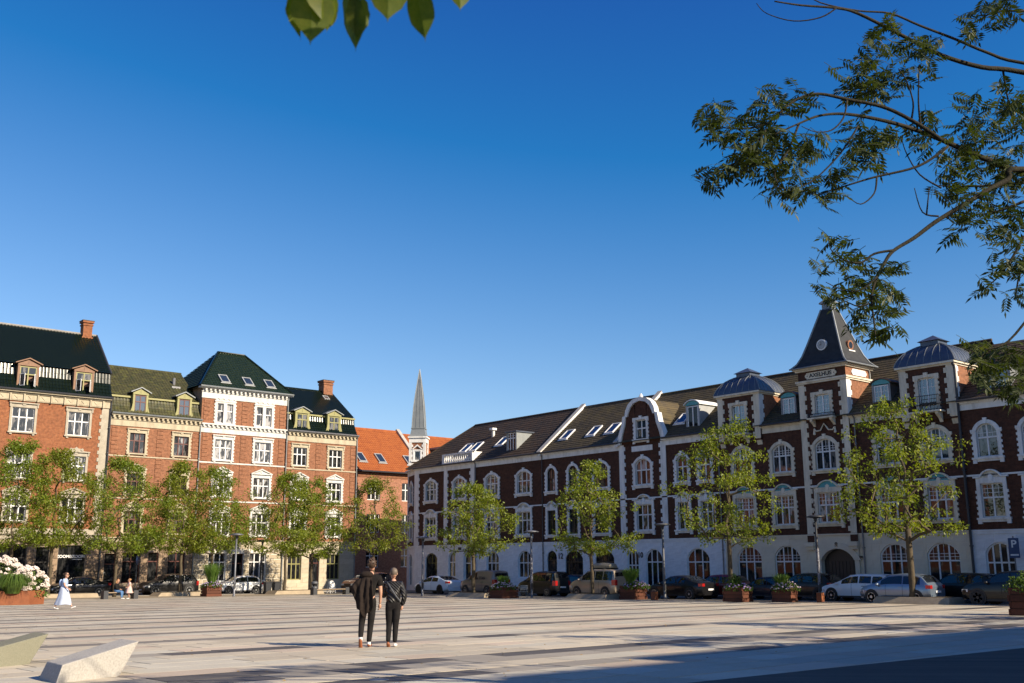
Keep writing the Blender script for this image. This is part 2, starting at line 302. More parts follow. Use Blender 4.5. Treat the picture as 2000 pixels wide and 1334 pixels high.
# ------------------------------------------------------------------ ground, paving, road, pavements
mat('asphalt', (0.060,0.058,0.055), (0.040,0.039,0.038), 1.5, 0.9, 0.3, bump=0.3)
mat('road_grey', (0.105,0.098,0.088), (0.075,0.070,0.064), 0.8, 0.9, 0.3, bump=0.3)
brick('setts_dark', (0.090,0.078,0.066), (0.052,0.046,0.040), (0.022,0.019,0.017), (0.036,0.031,0.027), bw=0.5, bh=0.32, soot=0.6)
mat('paving_buff', (0.27,0.225,0.165), (0.20,0.165,0.12), 1.2, 0.9, 0.3, bump=0.3)
mat('kerb_stone', (0.30,0.28,0.25), (0.22,0.21,0.19), 3, 0.85, bump=0.2)
mat('concrete_buff', (0.36,0.29,0.20), (0.27,0.215,0.15), 2.5, 0.9, 0.3, bump=0.4)
mat('joint_dark', (0.030,0.027,0.024), None, rough=0.95)
for nm, a, b in (('slab_beige', (0.50,0.438,0.335), (0.40,0.347,0.264)), ('slab_pink', (0.485,0.40,0.31), (0.39,0.315,0.24)), ('slab_grey', (0.47,0.435,0.35), (0.38,0.345,0.28)),
                 ('slab_dark', (0.105,0.094,0.086), (0.074,0.066,0.06)), ('slab_band', (0.215,0.19,0.162), (0.16,0.142,0.12)), ('slab_mid', (0.30,0.268,0.222), (0.235,0.21,0.172))):
    m, nt, N, L, P = nodes(nm); M[nm] = m
    g = N.new('ShaderNodeNewGeometry')
    n1 = N.new('ShaderNodeTexNoise'); n1.inputs['Scale'].default_value = 0.35; n1.inputs['Detail'].default_value = 9; n1.inputs['Roughness'].default_value = 0.75; L.new(g.outputs['Position'], n1.inputs['Vector'])
    r = N.new('ShaderNodeValToRGB'); e = r.color_ramp.elements; e[0].position = 0.30; e[1].position = 0.68; e[0].color = (*b, 1); e[1].color = (*a, 1); L.new(n1.outputs['Fac'], r.inputs[0])
    n2 = N.new('ShaderNodeTexNoise'); n2.inputs['Scale'].default_value = 45; n2.inputs['Detail'].default_value = 4; L.new(g.outputs['Position'], n2.inputs['Vector'])
    mr = N.new('ShaderNodeMapRange'); mr.inputs[3].default_value = 0.75; mr.inputs[4].default_value = 1.25; L.new(n2.outputs['Fac'], mr.inputs[0])
    # dark spots: gum, drips
    vo = N.new('ShaderNodeTexVoronoi'); vo.inputs['Scale'].default_value = 2.3; L.new(g.outputs['Position'], vo.inputs['Vector'])
    st = N.new('ShaderNodeMapRange'); st.inputs[1].default_value = 0.03; st.inputs[2].default_value = 0.06; st.inputs[3].default_value = 0.45; st.inputs[4].default_value = 1; L.new(vo.outputs['Distance'], st.inputs[0])
    ob = N.new('ShaderNodeObjectInfo'); ri = N.new('ShaderNodeMath'); ri.operation = 'ADD'; L.new(ob.outputs['Random'], ri.inputs[0]); L.new(g.outputs['Random Per Island'], ri.inputs[1])
    fr = N.new('ShaderNodeMath'); fr.operation = 'FRACT'; L.new(ri.outputs[0], fr.inputs[0])
    mo = N.new('ShaderNodeMapRange'); mo.inputs[3].default_value = 0.86; mo.inputs[4].default_value = 1.12; L.new(fr.outputs[0], mo.inputs[0])
    k1 = N.new('ShaderNodeMath'); k1.operation = 'MULTIPLY'; L.new(mr.outputs[0], k1.inputs[0]); L.new(st.outputs[0], k1.inputs[1])
    k2 = N.new('ShaderNodeMath'); k2.operation = 'MULTIPLY'; L.new(k1.outputs[0], k2.inputs[0]); L.new(mo.outputs[0], k2.inputs[1])
    hs = N.new('ShaderNodeHueSaturation'); L.new(k2.outputs[0], hs.inputs['Value']); L.new(r.outputs[0], hs.inputs['Color']); L.new(hs.outputs[0], P.inputs['Base Color'])
    P.inputs['Roughness'].default_value = 0.75; P.inputs['Specular IOR Level'].default_value = 0.35
    bp = N.new('ShaderNodeBump'); bp.inputs['Strength'].default_value = 0.25; bp.inputs['Distance'].default_value = 0.004; L.new(n2.outputs['Fac'], bp.inputs['Height']); L.new(bp.outputs[0], P.inputs['Normal'])

def sheet(name, pts, dz, matn, kind='structure', thick=0.0):
    m = MB()
    if thick:
        m.zprism([(p[0], p[1]) for p in pts], 0, 0)
        n = len(pts); m.v = [(v[0], v[1], gz(v[0], v[1]) + (dz if i >= n else dz-thick)) for i, v in enumerate(m.v)]
    else: m.poly(*[(x, y, gz(x, y)+dz) for x, y in pts])
    return tag(m.build(name, matn), kind=kind)
sheet('ground', [(-2500,-2500),(2500,-2500),(2500,2500),(-2500,2500)], -0.012, 'asphalt')
sheet('road', [(50.6,-30),(56.1,-30),(55.4,96),(-60,96),(-60,80.6),(45.2,80.6)], -0.004, 'road_grey')
sheet('side_street', [(55.45,85.6),(140,78),(140,95),(54.75,95),(54.75,85.6)], -0.0035, 'road_grey')
sheet('paving_border', [(-9,-8),(50.5,-8),(50.5,10.2),(-9,10.2)], 0.012, 'setts_dark')
sheet('gravel_strip', [(50.6,12.9),(50.8,28),(46.8,60),(45.3,80.5),(-60,80.5),(-60,68),(-8.2,68),(44.6,73.6),(45.7,60),(49.7,28),(50.55,12.95)], 0.003, 'paving_buff')
sheet('kerb', [(50.7,13.2),(50.95,28),(46.95,60),(45.45,80.75),(-60,80.75),(-60,80.55),(45.25,80.55),(46.75,60),(50.75,28),(50.5,13.2)], 0.035, 'kerb_stone', thick=0.06)
# pavements in front of the houses, each with a real kerb step
sheet('pavement', [(55.9,12),(57.98,12),(57.98,82.5),(58.6,85.3),(55.9,85.3)], 0.11, 'kerb_stone', thick=0.3)
sheet('pavement', [(-60,85.6),(54.7,85.6),(54.7,87.98),(-60,87.98)], 0.11, 'kerb_stone', thick=0.3)

DELTA = math.radians(3.2); _c, _s = math.cos(DELTA), math.sin(DELTA)
PLAZA = [(-8.5,9.2),(50.5,9.2),(49.65,28),(45.65,60),(44.55,73.5),(-8.5,68)]
def pq(x, y): return x*_c+y*_s, -x*_s+y*_c
def xy(p, q): return p*_c-q*_s, p*_s+q*_c
POLY = [pq(*p) for p in PLAZA]
def prange(q):
    xs = []
    for i in range(len(POLY)):
        a, b = POLY[i], POLY[(i+1) % len(POLY)]
        if (a[1]-q)*(b[1]-q) < 0: xs.append(a[0]+(b[0]-a[0])*(q-a[1])/(b[1]-a[1]))
    return (min(xs), max(xs)) if len(xs) >= 2 else None
DARK = [13.0, 15.0, 20.4, 24.4, 27.6, 30.8, 34.0, 37.2, 39.6, 42.8, 45.2, 48.4, 51.6, 54.0, 57.2, 59.6, 62.8, 65.2, 68.4]
paving = tag(put('plaza_paving', None), kind='structure')
rest = {k: MB() for k in ('slab_beige', 'slab_pink', 'slab_grey', 'slab_dark', 'slab_mid', 'slab_band')}
nrm = Vector((0.0088, 0.0058, 1)).normalized(); EP = Vector((_c, _s, -0.0088*_c-0.0058*_s)); EQ = Vector((-_s, _c, 0.0088*_s-0.0058*_c))
near = []
q = 6.2; prs = random.Random(3)
while q < 72:
    w = 0.8; pr = prange(q+w/2)
    if pr:
        dark = any(abs(q+w/2-d) < 0.401 for d in DARK)
        p = pr[0]; first = True
        while p < pr[1]-0.05:
            ln = prs.choice((1.2, 1.6, 1.6, 2.0)) if dark else prs.choice((1.2, 1.6, 2.0, 2.4, 2.4))
            if first: ln *= prs.uniform(0.3, 1); first = False
            e = min(p+ln, pr[1])
            if pr[1]-e < 0.25: e = pr[1]
            if dark: k = 'slab_dark' if prs.random() < 0.5 else 'slab_mid'
            else: k = prs.choices(('slab_beige', 'slab_pink', 'slab_grey', 'slab_mid'), (5, 1.8, 3.4, 0.0))[0]
            if q > 22 and dark: k = 'slab_dark' if prs.random() < 0.12 else 'slab_band'
            near.append((k, p, e, q, q+w)); p = e
    q += w
def in_view(p, q):
    x, y = xy(p, q); d = Vector((x, y, gz(x, y)))-EYE; z = d.dot(_f)
    if z < 1: return False
    X, Y = 1000+2030*d.dot(_r)/z, 667-2030*d.dot(_u)/z
    return -60 < X < 2060 and Y < 1400
vis = sorted([n for n in near if in_view((n[1]+n[2])/2, (n[3]+n[4])/2)], key=lambda n: sum(c*c for c in xy((n[1]+n[2])/2, n[3])))
top = set(vis[:290])
for n in near:
    k, p0, p1, q0, q1 = n; g = 0.014
    dz = prs.uniform(0.004, 0.0075)
    if n in top:
        if k not in UNIT: block('tmp', None, 0, 1, 0, 1, 0, 1, k); bpy.data.objects.remove(bpy.data.objects['tmp'])
        o = put('slab', UNIT[k], paving)
        x, y = xy(p0+g, q0+g); a = EP*(p1-p0-2*g); b = EQ*(q1-q0-2*g); c = nrm*0.03; org = Vector((x, y, gz(x, y)+dz))-c
        o.matrix_basis = Matrix(((a.x, b.x, c.x, org.x), (a.y, b.y, c.y, org.y), (a.z, b.z, c.z, org.z), (0, 0, 0, 1)))
    else:
        cs = [xy(p0+g, q0+g), xy(p1-g, q0+g), xy(p1-g, q1-g), xy(p0+g, q1-g)]
        rest[k].poly(*[(x, y, gz(x, y)+dz) for x, y in cs])
for k, m in rest.items():
    if m.f: tag(m.build('slabs_beyond', k, paving), kind='stuff')
sheet('paving_bed', PLAZA, -0.003, 'joint_dark')
# ------------------------------------------------------------------ building kit
XR, YL = 58.0, 88.0
def arc(x0, x1, zs, rise, n=10):
    """points of a segmental arch from (x0,zs) over the crown to (x1,zs)"""
    if rise <= 0: return [(x0, zs), (x1, zs)]
    a = (x1-x0)/2; cx = (x0+x1)/2
    if rise > a: rise = a
    R = (a*a+rise*rise)/(2*rise); cz = zs+rise-R; th = math.asin(min(1, a/R))
    return [(cx+R*math.sin(-th+2*th*i/n), cz+R*math.cos(-th+2*th*i/n)) for i in range(n+1)]
def arcz(x, x0, x1, zs, rise):
    if rise <= 0: return zs
    a = (x1-x0)/2; cx = (x0+x1)/2; R = (a*a+rise*rise)/(2*rise); cz = zs+rise-R
    return cz+math.sqrt(max(0, R*R-(x-cx)**2))

class House:
    def __init__(h, name, label, row, u0, cat='house', group=None):
        h.row = row; h.u0 = u0; h.ops = []
        loc = (XR, -u0, 0) if row == 'R' else (u0, YL, 0)
        h.root = thing(name, label, cat, loc, -math.pi/2 if row == 'R' else 0, group)
    def add(h, name, mb, m, parent=None, smooth=False, fix=False): return mb.build(name, m, parent or h.root, smooth, None, fix)
    def bx(h, name, m, u0, u1, y0, y1, z0, z1, parent=None):
        return MB().box(u0-h.u0, u1-h.u0, y0, y1, z0, z1).build(name, m, parent or h.root)
    def blk(h, name, m, u0, u1, y0, y1, z0, z1): return block(name, h.root, u0-h.u0, u1-h.u0, y0, y1, z0, z1, m)
    def wall(h, name, m, u0, u1, z0, z1, y=0.0, rev=0.24, depth=None, ops=None):
        """front wall with real openings and reveals; depth adds the two side walls"""
        mb = MB(); a, b = u0-h.u0, u1-h.u0
        ops = [o for o in (h.ops if ops is None else ops) if o[0] >= a-0.01 and o[1] <= b+0.01 and o[3] > z0 and o[2] < z1 and abs(o[5]-y) < 0.02]
        xs = sorted({a, b, *[o[0] for o in ops], *[o[1] for o in ops]}); zs = sorted({z0, z1, *[max(z0, o[2]) for o in ops], *[min(z1, o[3]) for o in ops]})
        for i in range(len(xs)-1):
            for j in range(len(zs)-1):
                cx, cz = (xs[i]+xs[i+1])/2, (zs[j]+zs[j+1])/2
                if not any(o[0] < cx < o[1] and o[2] < cz < o[3] for o in ops):
                    mb.poly((xs[i], y, zs[j]), (xs[i+1], y, zs[j]), (xs[i+1], y, zs[j+1]), (xs[i], y, zs[j+1]))
        for (x0, x1, p0, p1, rise, _) in ops:
            sp = p1-rise; A = arc(x0, x1, sp, rise)
            if rise > 0:
                half = len(A)//2
                mb.poly(*[(p[0], y, p[1]) for p in A[:half+1]], (x0, y, p1)); mb.poly(*[(p[0], y, p[1]) for p in A[half:]], (x1, y, p1))
            path = [(x0, p0)] + A + [(x1, p0)]
            for (q, r) in zip(path, path[1:]+path[:1]): mb.poly((q[0], y, q[1]), (q[0], y+rev, q[1]), (r[0], y+rev, r[1]), (r[0], y, r[1]))
            mb.poly((x0, y+rev, p0), (x1, y+rev, p0), (x1, y+rev, p1), (x0, y+rev, p1))
        if depth:
            mb.poly((a, y, z0), (a, y, z1), (a, y+depth, z1), (a, y+depth, z0)); mb.poly((b, y, z0), (b, y+depth, z0), (b, y+depth, z1), (b, y, z1))
        return h.add(name, mb, m)

WC = {}
def win_mesh(w, hh, rise, cols, tr, mun, fm, gl, fw=0.075, low=None):
    key = (round(w, 3), round(hh, 3), round(rise, 3), cols, tr, mun, fm, low)
    if key in WC: return WC[key]
    f = MB(); y0, y1 = 0.09, 0.16; sp = hh-rise
    A = arc(-w/2, w/2, sp, rise); out = [(-w/2, 0)]+A+[(w/2, 0)]
    inn = [(-w/2+fw, 0.02)]+[(p[0]*(1-2*fw/w), p[1]-fw) for p in A]+[(w/2-fw, 0.02)]
    f.strip(inn, out, y0, y1); f.box(-w/2+0.01, w/2-0.01, y0-0.012, y1, 0.004, fw)
    top = lambda x: arcz(x, -w/2, w/2, sp, rise)
    ms = [-w/2+w*i/cols for i in range(1, cols)]
    zt = tr*hh
    for x in ms: f.box(x-0.045, x+0.045, y0-0.006, y1-0.01, fw*0.5, top(x)-fw*0.4)
    if tr: f.box(-w/2+fw*0.6, w/2-fw*0.6, y0-0.018, y1-0.006, zt-0.045, zt+0.045)
    edges = [-w/2+fw]+ms+[w/2-fw]; panes = []
    for i in range(cols):
        xa = edges[i]+(0.0 if i == 0 else 0.045); xb = edges[i+1]-(0.0 if i == cols-1 else 0.045)
        for lo in ((True, False) if tr else (True,)):
            za = fw if lo else zt+0.045; p = MB()
            if lo and tr: pts = [(xa, za), (xb, za), (xb, zt-0.045), (xa, zt-0.045)]
            else: pts = [(xa, za), (xb, za)]+[(x, top(x)-fw) for x in [xb-(xb-xa)*k/6 for k in range(7)]]
            p.prism(pts, 0.118, 0.13); panes.append(p.mesh('pane', gl))
            mm = mun if not (lo and tr) else low
            if mm:
                for k in range(1, mm[0]):
                    x = xa+(xb-xa)*k/mm[0]; f.box(x-0.013, x+0.013, 0.105, 0.117, za, (top(x)-fw) if not (lo and tr) else zt-0.04)
                zb = (hh-fw-rise*0.6) if not (lo and tr) else zt-0.045
                for k in range(1, mm[1]):
                    z = za+(zb-za)*k/mm[1]; f.box(xa, xb, 0.103, 0.1165, z-0.013, z+0.013)
    WC[key] = (f.mesh('window', fm), panes); return WC[key]
SC = {}
def surround(kind, w, hh, rise, m):
    key = (kind, round(w, 3), round(hh, 3), round(rise, 3), m)
    if key in SC: return SC[key]
    s = MB(); b = 0.2; sp = hh-rise; parts = []
    def teeth(z0, z1, step=0.3, ext=0.075):
        z = z0+0.05; k = 0
        while z < z1-0.1:
            for sg in (-1, 1):
                xa, xb = sorted((sg*(w/2+b-0.02), sg*(w/2+b+ext))); s.box(xa, xb, -0.062, 0.02, z, z+step*0.5)
            z += step
    def sides(z0, z1):
        for sg in (-1, 1):
            xa, xb = sorted((sg*(w/2-0.012), sg*(w/2+b))); s.box(xa, xb, -0.066, 0.05, z0, z1)
    if kind == 'rarch':
        sides(0, sp); teeth(0.1, sp)
        s.strip(arc(-w/2+0.012, w/2-0.012, sp, rise-0.01), arc(-w/2-b, w/2+b, sp, rise+b), -0.07, 0.05)
        s.prism([(-0.075, hh-0.03), (0.075, hh-0.03), (0.115, hh+b+0.1), (-0.115, hh+b+0.1)], -0.11, 0.03)
        for sg in (-1, 1):
            xa, xb = sorted((sg*(w/2+0.02), sg*(w/2+b+0.09))); s.box(xa, xb, -0.085, 0.02, sp-0.06, sp+0.09)
    elif kind in ('rped', 'rpedt'):
        sides(0, hh+0.02); teeth(0.1, hh-0.2); s.box(-w/2-b+0.004, w/2+b-0.004, -0.070, 0.05, hh-0.01, hh+0.30)
        s.box(-w/2-b-0.14, -w/2+0.02, -0.13, 0.02, hh+0.30, hh+0.39); s.box(w/2-0.02, w/2+b+0.14, -0.13, 0.02, hh+0.30, hh+0.39)
        r = min(0.46, w*0.42); A = arc(-w/2-0.02, w/2+0.02, hh+0.30, r, 14)
        s.strip([(p[0]*0.90, max(hh+0.30, p[1]-0.075)) for p in A], A, -0.13, 0.02)
        s.prism([(-0.1, hh+0.10), (0.1, hh+0.10), (0.14, hh+0.40), (0.0, hh+0.50), (-0.14, hh+0.40)], -0.10, 0.0)
        t = MB().prism([(-w/2*0.92, hh+0.302), (w/2*0.92, hh+0.302)]+[(p[0]*0.91, p[1]-0.07) for p in A[::-1][1:-1]], -0.05, 0.0)
        parts.append(('tympanum', t.mesh('tympanum', 'turquoise' if kind == 'rpedt' else 'stone_cream')))
    elif kind in ('lflat', 'lscroll', 'ltri', 'ltooth', 'ltoothtri', 'rrect'):
        b = 0.17; sides(-0.0, hh+0.0)
        if kind in ('ltooth', 'ltoothtri', 'rrect'): teeth(0.05, hh)
        s.box(-w/2-b+0.004, w/2+b-0.004, -0.070, 0.05, hh-0.008, hh+0.18)
        if kind == 'rrect': s.box(-0.13, 0.13, -0.1, 0.0, hh+0.02, hh+0.30); s.box(-w/2-b-0.08, -w/2+0.05, -0.085, 0.01, hh-0.12, hh+0.18); s.box(w/2-0.05, w/2+b+0.08, -0.085, 0.01, hh-0.12, hh+0.18)
        else:
            zc = hh+0.30
            s.box(-w/2-b+0.06, w/2+b-0.06, -0.04, 0.02, hh+0.18, zc); s.box(-w/2-b-0.10, w/2+b+0.10, -0.17, 0.02, zc, zc+0.09)
            for sg in (-1, 1):
                xa, xb = sorted((sg*(w/2+b-0.05), sg*(w/2+b+0.06))); s.box(xa, xb, -0.12, 0.02, hh+0.02, zc)
            if kind == 'lscroll':
                P = [(-w/2-b, zc+0.09), (-w/2*0.75, zc+0.13), (-w/2*0.45, zc+0.30), (-0.14, zc+0.33), (0, zc+0.45), (0.14, zc+0.33), (w/2*0.45, zc+0.30), (w/2*0.75, zc+0.13), (w/2+b, zc+0.09)]
                s.prism(P[::-1], -0.10, 0.0)
                for sg in (-1, 1): s.disc((sg*w*0.27, 0, zc+0.23), 0.11, 0.07, -0.16, -0.10, 10)
            if kind in ('ltri', 'ltoothtri'):
                s.strip([(-w/2-b+0.05, zc+0.09), (0, zc+0.42), (w/2+b-0.05, zc+0.09)], [(-w/2-b-0.12, zc+0.092), (0, zc+0.54), (w/2+b+0.12, zc+0.092)], -0.18, 0.02)
                s.prism([(w/2, zc+0.088), (0, zc+0.44), (-w/2, zc+0.088)], -0.06, 0.0); s.disc((0, 0, zc+0.24), 0.1, 0.06, -0.12, -0.06, 10)
            else:
                s.prism([(-0.1, hh+0.15), (0.1, hh+0.15), (0.14, zc-0.003), (-0.14, zc-0.003)], -0.11, 0.0)
    elif kind == 'lscallop':
        b = 0.22; sides(0, hh+0.02); teeth(0.05, hh); s.box(-w/2-b+0.004, w/2+b-0.004, -0.070, 0.05, hh-0.008, hh+0.34)
        s.box(-0.16, 0.16, -0.064, 0.09, 0.0, hh); s.box(-w/2-b-0.06, w/2+b+0.06, -0.12, 0.01, hh+0.14, hh+0.22)
        n = 4; d = (w+2*b)/n
        for i in range(n):
            c = -w/2-b+d*(i+0.5); O = arc(c-d*0.5, c+d*0.5, hh+0.30, d*0.46, 8); I = arc(c-d*0.26, c+d*0.26, hh+0.30, d*0.25, 8)
            s.strip(I, O, -0.115, 0.0); s.prism([(c-d*0.27, hh+0.30), (c+d*0.27, hh+0.30)]+[(p[0], p[1]) for p in I[::-1]], -0.045, 0.0)
    sl = MB(); e = 0.30 if kind[0] == 'r' else 0.24
    sl.box(-w/2-e, w/2+e, -0.15, 0.09, -0.11, 0.0)
    if kind[0] == 'r':
        sl.box(-w/2-e+0.06, w/2+e-0.06, -0.07, 0.0, -0.24, -0.11)
        for sg in (-1, 1):
            xa, xb = sorted((sg*(w/2+0.05), sg*(w/2+e-0.03))); sl.box(xa, xb, -0.10, 0.0, -0.34, -0.112)
    else:
        for sg in (-1, 1):
            xa, xb = sorted((sg*(w/2-0.1), sg*(w/2+0.08))); sl.box(xa, xb, -0.10, 0.0, -0.24, -0.112)
    SC[key] = (s.mesh('surround', m), sl.mesh('sill', m), parts); return SC[key]
wr = random.Random(21)
def window(h, u, z, w, hh, rise=0, cols=3, tr=0.6, mun=None, fm='paint_white', gl='glass_room', sur=None, sm='stone_white', y=0.0, low=None, hole=True, parent=None, rev=0.0, name='window'):
    fmesh, panes = win_mesh(w, hh, rise, cols, tr, mun, fm, gl, low=low)
    x = u-h.u0
    o = put(name, fmesh, parent or h.root, (x, y+rev, z))
    for p in panes:
        g = put('pane', p, o, None, (wr.uniform(-.004, .004), 0, wr.uniform(-.004, .004)))
        if gl not in ('glass_room',): 
            g.material_slots[0].link = 'OBJECT'; g.material_slots[0].material = M[gl]
        elif wr.random() < 0.3:
            g.material_slots[0].link = 'OBJECT'; g.material_slots[0].material = M['glass_curtain' if wr.random() < 0.5 else 'glass_dark']
    if hole: h.ops.append((x-w/2, x+w/2, z, z+hh, rise, y))
    if sur:
        a, b, parts = surround(sur, w, hh, rise, sm)
        put('surround', a, o, (0, -rev, 0)); put('sill', b, o, (0, -rev, 0))
        for (n, me) in parts: put(n, me, o, (0, -rev, 0))
    return o
def rustic(h, u0, u1, z0, z1, bm, course=0.46, ln=1.1, proud=0.03, gap=0.022, seed=1, y=0.0, zmin_rows=99):
    """ground floor of separate stone blocks, cut round the openings"""
    r = random.Random(seed); n = max(1, round((z1-z0)/course)); ch = (z1-z0)/n; a, b = u0-h.u0, u1-h.u0
    for j in range(n):
        za, zb = z0+j*ch, z0+(j+1)*ch
        cuts = [(o[0]-0.01, o[1]+0.01) for o in h.ops if o[2] < zb-0.02 and o[3]-o[4]*0.45 > za+0.02 and abs(o[5]-y) < 0.02]
        segs = [(a, b)]
        for c in cuts: segs = [t for s in segs for t in ((s[0], min(s[1], c[0])), (max(s[0], c[1]), s[1])) if t[1]-t[0] > 0.03]
        off = (j % 2)*ln*0.5
        for s in segs:
            x = s[0]; k = math.floor((s[0]-off)/ln)+1
            while x < s[1]-0.02:
                e = min(s[1], k*ln+off); k += 1
                if s[1]-e < 0.2: e = s[1]
                if e-x < 0.02: continue
                block('stone_block', h.root, x+gap/2, e-gap/2, y-proud+r.uniform(-.004, .004), y+0.02, za+gap/2, zb-gap/2, bm); x = e
def quoins(h, m, u0, u1, z0, z1, side, y=0.0, wide=0.14, st=0.6, yd=0.03, wrap=None):
    """strip of plaster with quoin blocks; side -1/+1/0 says where the teeth stick out"""
    h.bx('quoin_strip', m, u0, u1, y-yd, y+0.02, z0, z1)
    z = z0+0.12
    while z < z1-0.25:
        if side in (-1, 0): h.blk('quoin', m, u0-wide, u0+0.05, y-yd-0.02, y+0.02, z, z+st*0.5)
        if side in (1, 0): h.blk('quoin', m, u1-0.05, u1+wide, y-yd-0.02, y+0.02, z, z+st*0.5)
        z += st
def plainroof(h, name, m, u0, u1, prof, step=0.3, back=None, lift=0.022):
    """stepped tile courses up a profile [(y,z)...] between u0 and u1"""
    mb = MB(); a, b = u0-h.u0, u1-h.u0
    for (p, q) in zip(prof, prof[1:]):
        L = math.hypot(q[0]-p[0], q[1]-p[1]); n = max(1, round(L/step)); nx, nz = -(q[1]-p[1])/L, (q[0]-p[0])/L
        for i in range(n):
            t0, t1 = i/n, (i+1)/n
            y0, z0 = p[0]+(q[0]-p[0])*t0+nx*lift, p[1]+(q[1]-p[1])*t0+nz*lift; y1, z1 = p[0]+(q[0]-p[0])*t1, p[1]+(q[1]-p[1])*t1
            mb.poly((a, y0, z0), (b, y0, z0), (b, y1, z1), (a, y1, z1))
            mb.poly((a, y0-nx*lift, z0-nz*lift), (b, y0-nx*lift, z0-nz*lift), (b, y0, z0), (a, y0, z0))
    if back: 
        e = prof[-1]; mb.poly((b, e[0], e[1]), (b, back[0], back[1]), (a, back[0], back[1]), (a, e[0], e[1]))
    return h.add(name, mb, m)
def pantiles(h, name, m, u0, u1, prof, period=0.27, amp=0.04, row=0.34, clip=None, parent=None):
    """wavy pantiles as real geometry; clip(u) gives the fraction of the slope that exists at u"""
    mb = MB(); a = u0; ncol = max(1, round((u1-u0)/period)); per = (u1-u0)/ncol; K = 5
    pts = []; 
    for (p, q) in zip(prof, prof[1:]):
        L = math.hypot(q[0]-p[0], q[1]-p[1]); n = max(1, round(L/row)); nx, nz = -(q[1]-p[1])/L, (q[0]-p[0])/L
        for i in range(n):
            for t, lf in ((i/n, 0.03), ((i+1)/n, 0.004)): pts.append((p[0]+(q[0]-p[0])*t, p[1]+(q[1]-p[1])*t, nx, nz, lf))
    W_ = [0, 0.85, 1.0, 0.95, 0.1]
    R = len(pts); nx_ = ncol*K+1
    V = []; 
    for i in range(nx_):
        x = u0+per*i/K-h.u0; wv = W_[i % K]*amp
        for (y, z, ax, az, lf) in pts: V.append((x, y+ax*(lf+wv), z+az*(lf+wv)))
    F = []
    for i in range(nx_-1):
        r = R-1
        if clip:
            f = min(clip(u0+per*i/K), clip(u0+per*(i+1)/K)); r = max(0, min(R-1, int(f*(R-1))))
        for j in range(r): F.append((i*R+j, (i+1)*R+j, (i+1)*R+j+1, i*R+j+1))
    mb.add(V, F); return h.add(name, mb, m, parent)
def gable(h, name, m, u, poly, th=0.0):
    mb = MB(); x = u-h.u0; mb.poly(*[(x, p[0], p[1]) for p in poly]); return h.add(name, mb, m)
def chimney(h, u, y, z0, z1, w=0.85, m='brick_orange', parent=None):
    mb = MB(); x = u-h.u0
    mb.box(x-w/2, x+w/2, y-w/2, y+w/2, z0-0.6, z1-0.18); mb.box(x-w/2-0.06, x+w/2+0.06, y-w/2-0.06, y+w/2+0.06, z1-0.42, z1-0.3); mb.box(x-w/2-0.1, x+w/2+0.1, y-w/2-0.1, y+w/2+0.1, z1-0.18, z1)
    mb.box(x-w/2-0.08, x+w/2+0.08, y-w/2-0.08, y+w/2+0.08, z0-0.5, z0-0.1)
    o = h.add('chimney', mb, m, parent); h.add('chimney_cap', MB().box(x-w/2-0.13, x+w/2+0.13, y-w/2-0.13, y+w/2+0.13, z1+0.002, z1+0.05), 'iron_black', o); return o
def skylight(h, u0, u1, y, z, slope, ln, fm='paint_grey', openang=0.0):
    """roof window lying on a slope (dz/dy)"""
    th = math.atan(slope); o = put('skylight', None, h.root, (u0-h.u0, y, z), (th, 0, 0)); w = u1-u0
    f = MB(); f.box(0, 0.08, 0, ln, 0, 0.11); f.box(w-0.08, w, 0, ln, 0, 0.11); f.box(0.08, w-0.08, 0, 0.08, 0, 0.108); f.box(0.08, w-0.08, ln-0.08, ln, 0, 0.108)
    f.box(-0.1, w+0.1, -0.12, -0.002, 0.0, 0.03)
    f.build('skylight_frame', fm, o); MB().box(0.08, w-0.08, 0.08, ln-0.08, 0.02, 0.075).build('pane', 'glass_sky', o); return o
def downpipe(h, u, y, z0, z1, m='pipe_grey', r=0.055):
    x = u-h.u0; mb = MB(); mb.tube([(x, y, z0), (x, y, z1-0.3), (x, y-0.05, z1-0.12), (x, y-0.22, z1)], r, 8)
    z = z0+1.2
    while z < z1-0.5: mb.box(x-r-0.02, x+r+0.02, y-r, y+0.09, z, z+0.05); z += 2.1
    return h.add('downpipe', mb, m)
def cornice(h, name, m, u0, u1, prof, mod=None, modsize=(0.16, 0.14, 0.2), e0=0.0, e1=0.0):
    """moulding from a list of (proud, z0, z1) boxes; mod = spacing of modillions"""
    mb = MB()
    for (pr, z0, z1) in prof: mb.box(u0-h.u0-e0*pr, u1-h.u0+e1*pr, -pr, 0.02, z0, z1)
    if mod:
        zt = prof[-1][1]; u = u0+mod/2
        while u < u1: mb.box(u-h.u0-modsize[0]/2, u-h.u0+modsize[0]/2, -modsize[2], 0.01, zt-modsize[1], zt-0.003); u += mod
    return h.add(name, mb, m)
def railing(h, u0, u1, y0, z0, z1, side=0.5, bow=0.12):
    mb = MB(); a, b = u0-h.u0, u1-h.u0; n = int((b-a)/0.1)
    for z in (z0+0.05, z1): mb.tube([(a, y0+side, z), (a, y0, z), (b, y0, z), (b, y0+side, z)], 0.022, 5)
    for i in range(n+1):
        x = a+(b-a)*i/n; mb.tube([(x, y0, z0+0.05), (x, y0-bow, z0+0.05+(z1-z0)*0.3), (x, y0-bow*0.15, z0+(z1-z0)*0.65), (x, y0, z1)], 0.011, 4, False)
    for s in (a, b):
        for k in range(1, 5): mb.tube([(s, y0+side*k/5, z0+0.05), (s, y0+side*k/5, z1)], 0.011, 4, False)
    return h.add('railing', mb, 'iron_black')
